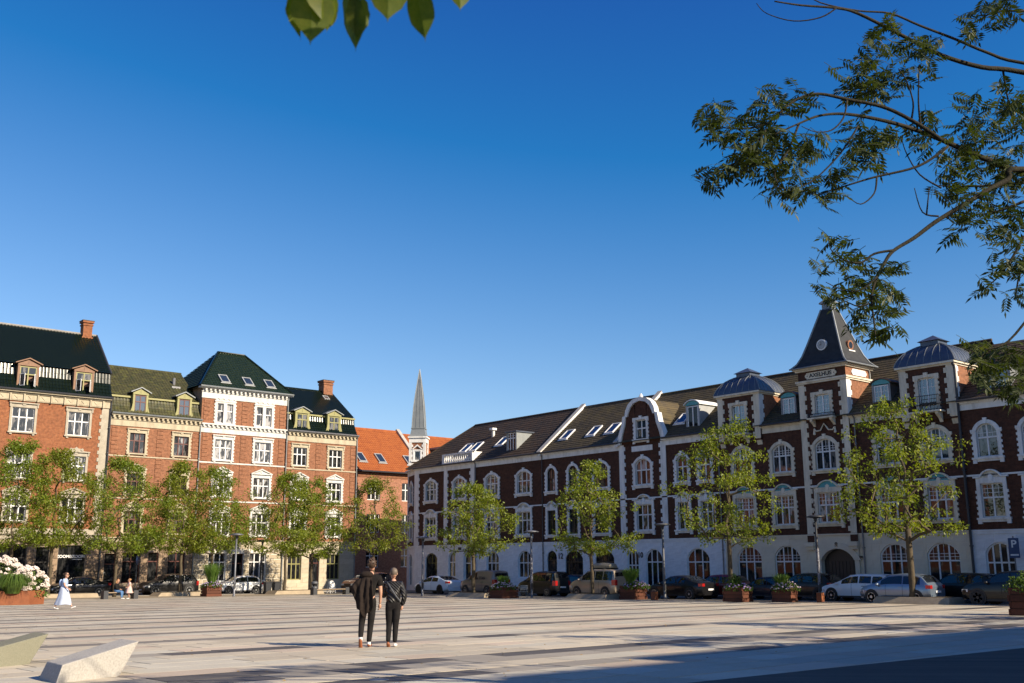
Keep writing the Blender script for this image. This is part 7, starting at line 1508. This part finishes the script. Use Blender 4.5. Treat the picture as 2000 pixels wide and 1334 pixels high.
n = NZC+1; m.add(V+[(p[0], p[1]+0.035, p[2]) for p in V], [(i*n+j, i*n+j+1, (i+1)*n+j+1, (i+1)*n+j) for i in range(NXC) for j in range(NZC)]+[((NXC+1)*n+i*n+j, (NXC+1)*n+(i+1)*n+j, (NXC+1)*n+(i+1)*n+j+1, (NXC+1)*n+i*n+j+1) for i in range(NXC) for j in range(NZC)]+[(i*n+NZC, (NXC+1)*n+i*n+NZC, (NXC+1)*n+(i+1)*n+NZC, (i+1)*n+NZC) for i in range(NXC)]+[(j, (NXC+1)*n+j, (NXC+1)*n+j+1, j+1) for j in range(NZC)]+[(NXC*n+j, NXC*n+j+1, (NXC+1)*n+NXC*n+j+1, (NXC+1)*n+NXC*n+j) for j in range(NZC)])
c_ = m.build('held_coat', 'coat_brown', t, True)
h_ = MB(); h_.ell((-0.04, -0.12, 1.525), (0.15, 0.075, 0.075), 12, 8); h_.build('coat_hood', 'coat_brown', t, True)
# companion in a quilted leather jacket
J = dict(pelvis=(0, 0, .90), spine=(0, 0, 1.06), chest=(0, 0, 1.22), neck=(0.0, .01, 1.385), nape=(0.0, .02, 1.44), head=(-.005, .03, 1.545), shL=(-.165, 0, 1.30), elL=(-.235, .03, 1.05), wrL=(-.17, .20, 1.12), shR=(.165, 0, 1.30), elR=(.255, -.05, 1.06), wrR=(.19, .04, .86), hipL=(-.08, 0, .83), knL=(-.085, .04, .46), anL=(-.085, -.10, .10), hipR=(.08, 0, .83), knR=(.055, .03, .45), anR=(.045, .03, .08))
R2 = dict(R0); R2.update(pelvis=(.145, .11), anL=(.034, .036), anR=(.034, .036), knL=(.054, .056), knR=(.054, .056), hipL=(.085, .095), hipR=(.085, .095), chest=(.14, .105), shL=(.052, .056), shR=(.052, .056))
x, y = 13.12, 19.46; gzz = gz(x, y)+0.008
t, g, P, q = person('companion with cropped grey hair walking away in a quilted black leather jacket', (x, y, gzz), AWAY, J, R2, [('trousers', 'trousers', 'denim_black'), ('jacket', 'jacket', 'leather_quilted')], 'hair_grey', 'cropped', look=V3((-0.35, 1, 0)).normalized())
shoe(t, g('anL')+V3((0, 0, -.03)), g('anL')+V3((0, .12, -.10)), 'leather_brown'); shoe(t, g('anR')+V3((0, 0, -.045)), g('anR')+V3((0, .2, -.055)), 'shoe_white')
m = MB(); m.tube([(-.13, -.05, 1.36), (-.03, -.145, 1.22), (.08, -.15, 1.06), (.16, -.09, .96)], 0.016, 6); m.build('bag_strap', 'bin_grey', t)
m = MB(); m.tube([P(-0.09, -0.01, 0.012), P(-0.085, 0.075, 0.016)], 0.006, 6); m.build('glasses', 'ink', t)
# woman in a pale blue dress crossing to the right
J = dict(pelvis=(0, 0, .90), spine=(0, .01, 1.06), chest=(0, .02, 1.22), neck=(0.0, .04, 1.385), nape=(0.0, .05, 1.44), head=(0, .065, 1.54), shL=(-.16, .01, 1.30), elL=(-.19, -.12, 1.08), wrL=(-.16, -.02, .90), shR=(.16, .02, 1.30), elR=(.20, .08, 1.07), wrR=(.17, .24, .94), hipL=(-.08, .02, .83), knL=(-.08, .22, .48), anL=(-.07, .38, .12), hipR=(.08, 0, .83), knR=(.08, -.08, .46), anR=(.07, -.34, .13))
x, y = 16.07, 50.74
t, g, P, q = person('woman in a long pale blue dress and white trainers striding right', (x, y, gz(x, y)+0.008), AWAY-math.pi/2+0.08, J, R2, [('top', 'tee', 'cloth_blue')], 'hair_brown', 'bun', 1.0)
shoe(t, g('anL')+V3((0, 0, -.05)), g('anL')+V3((0, .2, .02)), 'shoe_white'); shoe(t, g('anR')+V3((0, 0, -.045)), g('anR')+V3((0, .16, -.09)), 'shoe_white')
m = MB(); V = []; n = 26
for j, (z, ry, rx, oy) in enumerate(((1.02, .145, .165, 0.0), (0.92, .175, .185, 0.0), (0.75, .225, .20, 0.01), (0.55, .275, .21, .015), (0.35, .325, .22, .01), (0.22, .355, .225, 0.0))):
    for i in range(n):
        a = 2*math.pi*i/n; f = 1+0.13*math.sin(a*6+j*0.5)*(j/5); V.append((math.cos(a)*rx*f, oy+math.sin(a)*ry*f, z+0.02*math.sin(a*3)*(j/5)))
m.add(V, [(j*n+i, (j+1)*n+i, (j+1)*n+(i+1) % n, j*n+(i+1) % n) for j in range(5) for i in range(n)]+[tuple(range(n))]); m.build('skirt', 'cloth_pale', t, True)
m = MB(); m.tube([P(-0.08, 0.04, 0.02), P(-0.03, 0.094, 0.02), P(0.03, 0.094, 0.02), P(0.08, 0.04, 0.02)], 0.014, 6); m.build('sunglasses', 'ink', t); m = MB(); m.ell((0, -.17, 1.2), (.11, .07, .16), 10, 8); m.build('rucksack', 'cloth_blue', t, True)
# mother and child on the bench
J = dict(pelvis=(0, 0, .52), spine=(0, .01, .68), chest=(0, .05, .86), neck=(0.0, .09, 1.02), nape=(0.0, .10, 1.07), head=(0, .125, 1.17), shL=(-.16, .05, .94), elL=(-.22, .12, .70), wrL=(-.10, .30, .62), shR=(.16, .05, .94), elR=(.22, .14, .70), wrR=(.12, .32, .64), hipL=(-.09, .06, .50), knL=(-.12, .44, .48), anL=(-.10, .42, .09), hipR=(.09, .06, .50), knR=(.10, .45, .48), anR=(.14, .50, .09))
x, y = 25.75, 70.85
t, g, P, q = person('woman with long fair hair and blue jeans sitting on the wooden bench', (x, y, gz(x, y)), math.pi+0.75, J, R2, [('jeans', 'trousers', 'denim_blue'), ('top', 'jacket', 'cloth_black')], 'hair_blond', 'long', look=V3((0.2, 1, -0.25)).normalized())
shoe(t, g('anL')+V3((0, 0, -.05)), g('anL')+V3((0, .2, -.06)), 'shoe_white'); shoe(t, g('anR')+V3((0, 0, -.05)), g('anR')+V3((0, .2, -.06)), 'shoe_white')
J = dict(pelvis=(0, 0, .82), spine=(0, 0, .97), chest=(0, .0, 1.12), neck=(0.0, .01, 1.27), nape=(0.0, .02, 1.32), head=(0, .03, 1.42), shL=(-.13, 0, 1.19), elL=(-.18, .04, .98), wrL=(-.12, .18, .90), shR=(.13, 0, 1.19), elR=(.18, .02, .98), wrR=(.15, .12, .84), hipL=(-.07, 0, .76), knL=(-.07, .02, .42), anL=(-.07, 0, .09), hipR=(.07, 0, .76), knR=(.07, .02, .42), anR=(.07, 0, .09))
x, y = 26.45, 70.35
t, g, P, q = person('child in a pale pink dress standing before the seated woman', (x, y, gz(x, y)), 1.5, J, R2, [('top', 'tee', 'cloth_pink')], 'hair_blond', 'bun', 0.86, look=V3((0.3, 1, 0)).normalized())
m = MB(); V = []
for j, (z, r_) in enumerate(((.95, .15), (.8, .19), (.6, .24), (.45, .28))):
    for i in range(18): a = 2*math.pi*i/18; f = 1+0.08*math.sin(a*6)*(j/3); V.append((math.cos(a)*r_*f*.86, math.sin(a)*r_*f*.86, z*.86))
m.add(V, [(j*18+i, (j+1)*18+i, (j+1)*18+(i+1) % 18, j*18+(i+1) % 18) for j in range(3) for i in range(18)]); m.build('skirt', 'cloth_pink', t, True)
for s in ('L', 'R'): shoe(t, g('an'+s)+V3((0, 0, -.03)), g('an'+s)+V3((0, .16, -.045)), 'shoe_white', k=0.8)
# ------------------------------------------------------------------ the ash tree whose limbs reach in from the right
leafmat('leaf_ash', (0.022,0.034,0.007), (0.042,0.058,0.011), (0.085,0.098,0.020), 3.0, 0.30, 0.55); leafmat('leaf_linden', (0.060,0.100,0.010), (0.110,0.150,0.014), (0.19,0.21,0.03), 14.0, 0.6, 0.5)
mat('leaf_dry', (0.34,0.22,0.07), (0.22,0.13,0.05), 20, 0.8)
mat('bark_shaded', (0.034,0.029,0.017), (0.018,0.016,0.011), 9, 0.9, 0.2, bump=0.6)  # darkened bark for the ash limbs, their shade put into the colour
def seen(px, py, D):                                # a point D metres out along the line of sight through (px,py) of the photograph's frame
    d = _f+_r*((px-1000)/2030)-_u*((py-667)/2030); return EYE+d*(D/d.dot(FWD))
ar = random.Random(77)
TX, TY_ = 13.3, 2.6; tz = gz(TX, TY_); ash = thing('ash_tree', 'ash tree reaching in from the right with dark feathery leaves against the sky', 'tree', (TX, TY_, tz)); O_ = V3((TX, TY_, tz))
tk = MB(); tk.tube([V3((0, 0, -0.1)), V3((0.02, 0, 1.2)), V3((-0.05, 0.05, 2.6)), V3((-0.02, 0.05, 4.2)), V3((0.1, 0.1, 6.2)), V3((0.2, 0.2, 8.6))], [0.26, 0.21, 0.19, 0.165, 0.11, 0.03], 12); tk.build('trunk', 'bark', ash, True)
Zs = 1.906
def zp(x, y, D): return seen(1340+x/Zs, y/Zs, D)-O_
BR = [ # (radius start, radius end, depth start, depth end, points in the traced frame)
 (.045, .008, 10.2, 9.0, [(1258, 270), (1100, 250), (950, 205), (800, 130), (640, 50), (560, 30), (430, 20), (330, 5)], (5.9)),
 (.030, .006, 10.6, 9.6, [(1258, 235), (1120, 195), (1000, 145), (870, 95), (760, 50), (640, 40), (500, 10), (440, -30)], (6.4)),
 (.055, .007, 10.0, 8.6, [(1258, 640), (1150, 605), (1050, 565), (950, 520), (850, 482), (740, 450), (600, 425), (500, 430), (420, 460), (330, 500)], (4.9)),
 (.050, .007, 9.6, 8.9, [(1258, 630), (1200, 668), (1130, 705), (1050, 752), (930, 825), (850, 885), (770, 935), (735, 985), (705, 1045), (690, 1110), (700, 1200), (705, 1250)], (5.0))]
SUBS = [(.022, .005, 8.95, 8.5, [(950, 520), (860, 460), (740, 400), (600, 370), (500, 350), (430, 362), (370, 400), (300, 460), (200, 480), (110, 470)]), (.016, .004, 9.2, 9.0, [(975, 545), (900, 600), (830, 630), (700, 660), (600, 690), (520, 715), (470, 740)]), (.008, .003, 9.1, 9.1, [(560, 30), (500, 65), (400, 78), (300, 50), (262, 12)]),
 (.012, .003, 8.9, 8.8, [(770, 932), (700, 945), (650, 978), (590, 968), (540, 930), (530, 880)]), (.009, .003, 8.9, 8.8, [(712, 1030), (660, 1075), (610, 1085), (560, 1070), (520, 1050)]), (.008, .003, 8.9, 8.9, [(680, 1130), (640, 1140), (590, 1120), (540, 1100)]), (.010, .003, 9.0, 8.8, [(710, 660), (700, 720), (650, 760), (600, 730)]),
 (.010, .003, 8.8, 8.5, [(600, 372), (585, 440), (540, 485), (480, 490), (430, 470)]), (.010, .003, 8.9, 8.6, [(640, 470), (590, 550), (530, 620), (460, 680), (380, 705), (300, 680)]), (.012, .004, 9.2, 9.1, [(875, 480), (865, 380), (868, 240)]), (.010, .004, 9.2, 9.1, [(840, 440), (845, 380), (820, 300), (790, 255)]), (.010, .004, 9.3, 9.2, [(950, 700), (870, 650), (820, 570), (800, 505)]), (.010, .004, 9.4, 9.4, [(940, 805), (880, 790), (850, 700)]), (.009, .004, 9.4, 9.4, [(895, 800), (905, 700)]), (.016, .005, 9.7, 9.8, [(1258, 680), (1150, 690), (1000, 695), (940, 690)]), (.016, .005, 9.8, 9.9, [(1258, 750), (1180, 780), (1100, 800)]),
 (.016, .004, 10.0, 9.9, [(1258, 880), (1220, 950), (1180, 1010), (1130, 1060), (1090, 1085)]), (.014, .004, 10.0, 10.0, [(1258, 960), (1235, 1050), (1225, 1120)]), (.014, .004, 10.3, 10.2, [(1258, 40), (1150, 45), (1080, 80), (1020, 110)]), (.012, .004, 10.2, 10.1, [(1180, 265), (1200, 380), (1230, 500)]), (.012, .004, 8.8, 8.4, [(420, 460), (380, 560), (330, 640), (350, 700)]), (.010, .003, 8.6, 8.4, [(300, 480), (240, 560), (160, 620), (100, 650)]),
 (.016, .004, 10.0, 9.9, [(1300, 1150), (1200, 1270), (1120, 1300), (1060, 1310)]), (.014, .004, 10.0, 9.9, [(1300, 1290), (1220, 1330), (1150, 1360), (1080, 1400)])]
def smooth_path(P, R):
    out, rad = [], []
    for i in range(len(P)-1):
        p0, p1, p2, p3 = P[max(0, i-1)], P[i], P[i+1], P[min(len(P)-1, i+2)]
        for k in range(4):
            t = k/4; out.append(0.5*((2*p1)+(p2-p0)*t+(2*p0-5*p1+4*p2-p3)*t*t+(3*p1-p0-3*p2+p3)*t**3)); rad.append(R[i]+(R[i+1]-R[i])*t)
    return out+[P[-1]], rad+[R[-1]]
for (r0, r1, d0, d1, pts, fz) in BR:
    n = len(pts); P_ = [zp(p[0], p[1], d0+(d1-d0)*i/(n-1)) for i, p in enumerate(pts)]; a = V3((0.0, 0.05, fz)); e = P_[0]; mid = (a+e)/2+V3((0, 0, 0.15)); lm_ = MB(); lm_.tube(*smooth_path([a, mid]+P_, [r0*1.5, r0]+[r0*0.6+(r1*0.8-r0*0.6)*i/(n-1) for i in range(n)]), 8); lm_.build('limb', 'bark_shaded', ash, True)
for (r0, r1, d0, d1, pts) in SUBS:
    n = len(pts); P_ = [zp(p[0], p[1], d0+(d1-d0)*i/(n-1)) for i, p in enumerate(pts)]; lm_ = MB(); lm_.tube(*smooth_path(P_, [r0+(r1-r0)*i/(n-1) for i in range(n)]), 6); lm_.build('twig', 'bark_shaded', ash, True)
def pinnate(seed):
    r = random.Random(seed); m = MB(); L = 0.20; pts = [V3((0, f*L, -0.05*f*f)) for f in (0, .25, .5, .75, 1)]; m.tube(pts, 0.0022, 4)
    for i in range(5):
        f = 0.28+0.15*i; p = V3((0, f*L, -0.05*f*f)); s = 0.095*(1-0.12*abs(i-1.5))
        for sg in (-1, 1): leafquad(m, p, V3((sg*0.80, 0.55, -0.25+r.uniform(-.15, .1))).normalized(), V3((r.uniform(-.2, .2), 0.1, 1)).normalized(), s, s*0.33, 0.2)
    leafquad(m, pts[-1], V3((0, 1, -0.45)).normalized(), UP, 0.085, 0.024, 0.2); return m
PIN = [pinnate(s) for s in range(5)]; PINM = [p.mesh('leaf', 'leaf_ash') for p in PIN]
CL = [(100,440,70),(170,470,80),(240,520,90),(150,620,60),(100,650,50),(200,560,80),(280,440,70),(330,370,60),(400,360,60),(450,340,40),(330,560,80),(380,700,60),(340,690,60),(430,560,70),(480,540,60),(440,680,55),(530,700,55),(560,660,40),(520,740,40),(600,660,40),(260,600,60),
 (600,280,60),(640,320,60),(700,180,70),(740,110,70),(700,250,80),(760,280,60),(840,190,70),(900,170,60),(910,250,40),(740,330,55),(650,500,60),(690,560,60),(740,510,60),(600,560,60),(640,450,50),(870,500,60),(930,430,50),
 (1050,370,50),(1100,450,80),(1180,350,70),(1220,480,80),(1130,560,80),(1040,500,60),(1000,580,60),(1020,640,70),(960,720,50),(1040,760,80),(1000,840,50),(1120,760,80),(1200,700,80),(1150,850,60),(1230,820,70),(1200,950,70),(1230,1000,60),(1130,1050,40),(1220,1090,50),(1240,620,70),(1250,400,70),(1150,640,70),
 (540,920,60),(500,980,30),(600,940,50),(660,1000,60),(720,1040,65),(780,990,45),(750,1100,60),(700,1170,75),(760,1190,55),(680,1230,60),(540,1090,50),(590,1100,40),(510,1060,40),(650,1060,40),(1080,60,60),(1140,40,60),(1060,110,40),(1200,20,60),
 (1060,1300,45),(1110,1320,60),(1170,1330,60),(1120,1380,60),(1210,1380,70),(1240,1310,60),(1180,1420,60),(1090,1360,40),(1250,1440,60),(1140,1290,40)]
leaves = []
for (cx, cy, cr) in CL:
    n = max(4, int((cr/60)**2*11)); D0 = 8.5+1.5*min(1, max(0, cx/1258))
    for _ in range(n):
        a = ar.uniform(0, 6.283); d = math.sqrt(ar.random())*cr; D = D0+ar.uniform(-0.45, 0.45); p = zp(cx+d*math.cos(a), cy+d*math.sin(a), D)
        az = ar.uniform(0, 6.283); q = Euler((ar.uniform(-0.75, 0.55), ar.uniform(-.7, .7), az)).to_matrix(); s = ar.uniform(0.8, 1.25); leaves.append((p-q @ V3((0, 0.1, 0))*s, q, s, ar.randrange(5)))
extra = []
for _ in range(420):                                # the rest of the crown, above and beyond the frame
    v = rv(ar); p = V3((v.x*2.6+0.6, v.y*2.2-0.8, 6.6+v.z*2.2)); w = p+O_-EYE; z_ = w.dot(_f); X = 1000+2030*w.dot(_r)/z_; Y = 667-2030*w.dot(_u)/z_
    if 0 < X < 2020 and -20 < Y < 1334: continue
    extra.append((p, Euler((ar.uniform(-1, .2), ar.uniform(-.6, .6), ar.uniform(0, 6.28))).to_matrix(), ar.uniform(1.0, 1.6), ar.randrange(5)))
order = list(range(len(leaves))); ar.shuffle(order); ind = set(order[:295]); rest_ = MB()
for i, (p, q, s, k) in enumerate(leaves):
    if i in ind: put('leaf', PINM[k], ash, p, q.to_euler(), (s, s, s))
    else: rest_.add([p+q @ V3(v)*s for v in PIN[k].v], PIN[k].f)
for (p, q, s, k) in extra: rest_.add([p+q @ V3(v)*s for v in PIN[k].v], PIN[k].f)
tag(rest_.build('foliage', 'leaf_ash', ash), kind='stuff')

# ------------------------------------------------------------------ linden spray hanging into the top of the frame, close to the camera
lx, ly = -2.6, 0.4; lz = gz(lx, ly); lin = thing('linden_tree', 'linden tree with a few big heart-shaped leaves hanging in at the top', 'tree', (lx, ly, lz)); OL = V3((lx, ly, lz))
tk = MB(); tk.tube([V3((0, 0, -0.1)), V3((0, 0, 1.5)), V3((0.05, 0, 3.2)), V3((0.1, 0, 5.5))], [0.2, 0.16, 0.14, 0.06], 12); tk.build('trunk', 'bark', lin, True)
tip = seen(720, -90, 2.0)-OL; bq = MB(); bq.tube([V3((0.05, 0, 3.1)), V3((1.2, 0.4, 3.35)), V3((2.6, 0.8, 3.1)), tip+V3((-0.25, -0.2, 0.12)), tip, seen(880, -60, 2.0)-OL], [0.05, 0.035, 0.02, 0.010, 0.006, 0.003], 8); bq.build('limb', 'bark', lin, True)
def heart(w, L, fold, seed):
    """heart-shaped, toothed, folded along the midrib; stalk at the origin, tip at -z"""
    r = random.Random(seed); m = MB(); n = 12; edge = []
    for i in range(n+1):
        f = i/n; hw = w*0.5*(math.sin(math.pi*min(1, f*1.06+0.10)**0.80))**0.9*(1-f**5)*(1+r.uniform(-.06, .06)) if f < 1 else 0.0
        edge.append((max(0.0, hw), -L*f+(0.06*L if f < 0.1 else 0)))
    for sg in (-1, 1):
        V = [V3((0, 0.0+0.06*L*math.sin(i/n*3), -L*i/n)) for i in range(n+1)] + [V3((sg*h_*math.cos(fold), h_*math.sin(fold)+0.06*L*math.sin(i/n*3), z)) for i, (h_, z) in enumerate(edge)]
        m.add(V, [(i, i+1, n+2+i, n+1+i) for i in range(n)])
    return m
LV = [(612, -38, 116, 98, 0.15, 0.2, 0.02), (652, -20, 74, 58, 0.75, 0.5, 0.12), (680, -22, 116, 62, 0.30, -0.5, -0.06), (760, -62, 94, 92, 0.2, 0.1, 0.02), (812, -34, 108, 66, 0.2, -0.3, -0.14), (901, -66, 76, 62, 0.2, 0.2, 0.0), (634, -50, 80, 84, 0.3, 0.9, -0.1), (590, -30, 96, 66, 0.6, 1.0, -0.2), (700, -16, 84, 56, 0.2, 0.3, -0.05)]
for i, (px, py, Lp, wp, fold, yaw, roll) in enumerate(LV):
    D = 1.95+0.05*(i % 3); k = D/2030; p = seen(px, py+16, D)-OL; o = put('leaf', heart(wp*k*0.98, Lp*k*1.18, fold, i).mesh('leaf', 'leaf_linden', True), lin, p, (0.15, roll, AWAY+yaw)); 
    st = MB(); st.tube([p, (p+tip)/2+V3((0, 0, 0.02)), tip+V3((ar.uniform(-.1, .1), 0, 0))], 0.0018, 4); st.build('stalk', 'leaf_linden', lin)
hv = heart(0.075, 0.095, 0.25, 40); shade_leaves = MB()       # leaves added out of frame towards the sun to shade the spray
for _ in range(330):
    f = ar.random(); c = tip+SUN*(0.25+1.9*f)+rv(ar)*(0.25+0.55*f)*V3((1, 1, 1)).length*0.6; w = c+OL-EYE; z_ = w.dot(_f)
    if z_ > 0.05:
        X = 1000+2030*w.dot(_r)/z_; Y = 667-2030*w.dot(_u)/z_
        if -150 < X < 2150 and Y > -140: continue
    q = Euler((ar.uniform(-1.2, 1.2), ar.uniform(-1.2, 1.2), ar.uniform(0, 6.28))).to_matrix(); shade_leaves.add([c+q @ V3(v) for v in hv.v], hv.f)
tag(shade_leaves.build('crown', 'leaf_linden', lin), kind='stuff')
# ------------------------------------------------------------------ small things on the paving
x, y = 8.9, 13.55; t = thing('drain_cover', 'small round steel cover set in the paving near the shadow edge', 'drain cover', (x, y, gz(x, y)+0.006)); MB().lathe([(0.15, 0), (0.15, 0.006), (0.14, 0.008)], n=24).build('rim', 'zinc', t); MB().lathe([(0.125, 0.004), (0.125, 0.010), (0.12, 0.011)], n=24).build('lid', 'pipe_grey', t)
m = MB()
for _ in range(260):
    p_, q_ = ar.uniform(3, 30), 12+ar.random()**2*40; x, y = xy(p_, q_); a = ar.uniform(0, 6.28); d = V3((math.cos(a), math.sin(a), ar.uniform(0, .4))); leafquad(m, V3((x, y, gz(x, y)+0.014)), d.normalized(), V3((ar.uniform(-.5, .5), ar.uniform(-.5, .5), 1)).normalized(), ar.uniform(0.04, 0.09), 0.035)
tag(m.build('fallen_leaves', 'leaf_dry'), 'dry leaves scattered over the paving', 'leaves', kind='stuff')
# ------------------------------------------------------------------ the block behind the camera on the right, whose shadow lies over the foreground
t = plain_block('brick_terrace', 'brick terrace behind the camera whose shadow falls on the near paving', 24.6, 78, -21, 11, 13.2, 17.8, 1, 14, 'brick_salmon', 'roof_brown'); t.rotation_euler.z = 0.0
t = plain_block('brick_terrace', 'lower brick house behind the camera at the end of its terrace', 16.4, 24.5, -21, 11, 12.6, 17.1, 1, 2, 'brick_orange', 'roof_brown', hip=3.8)
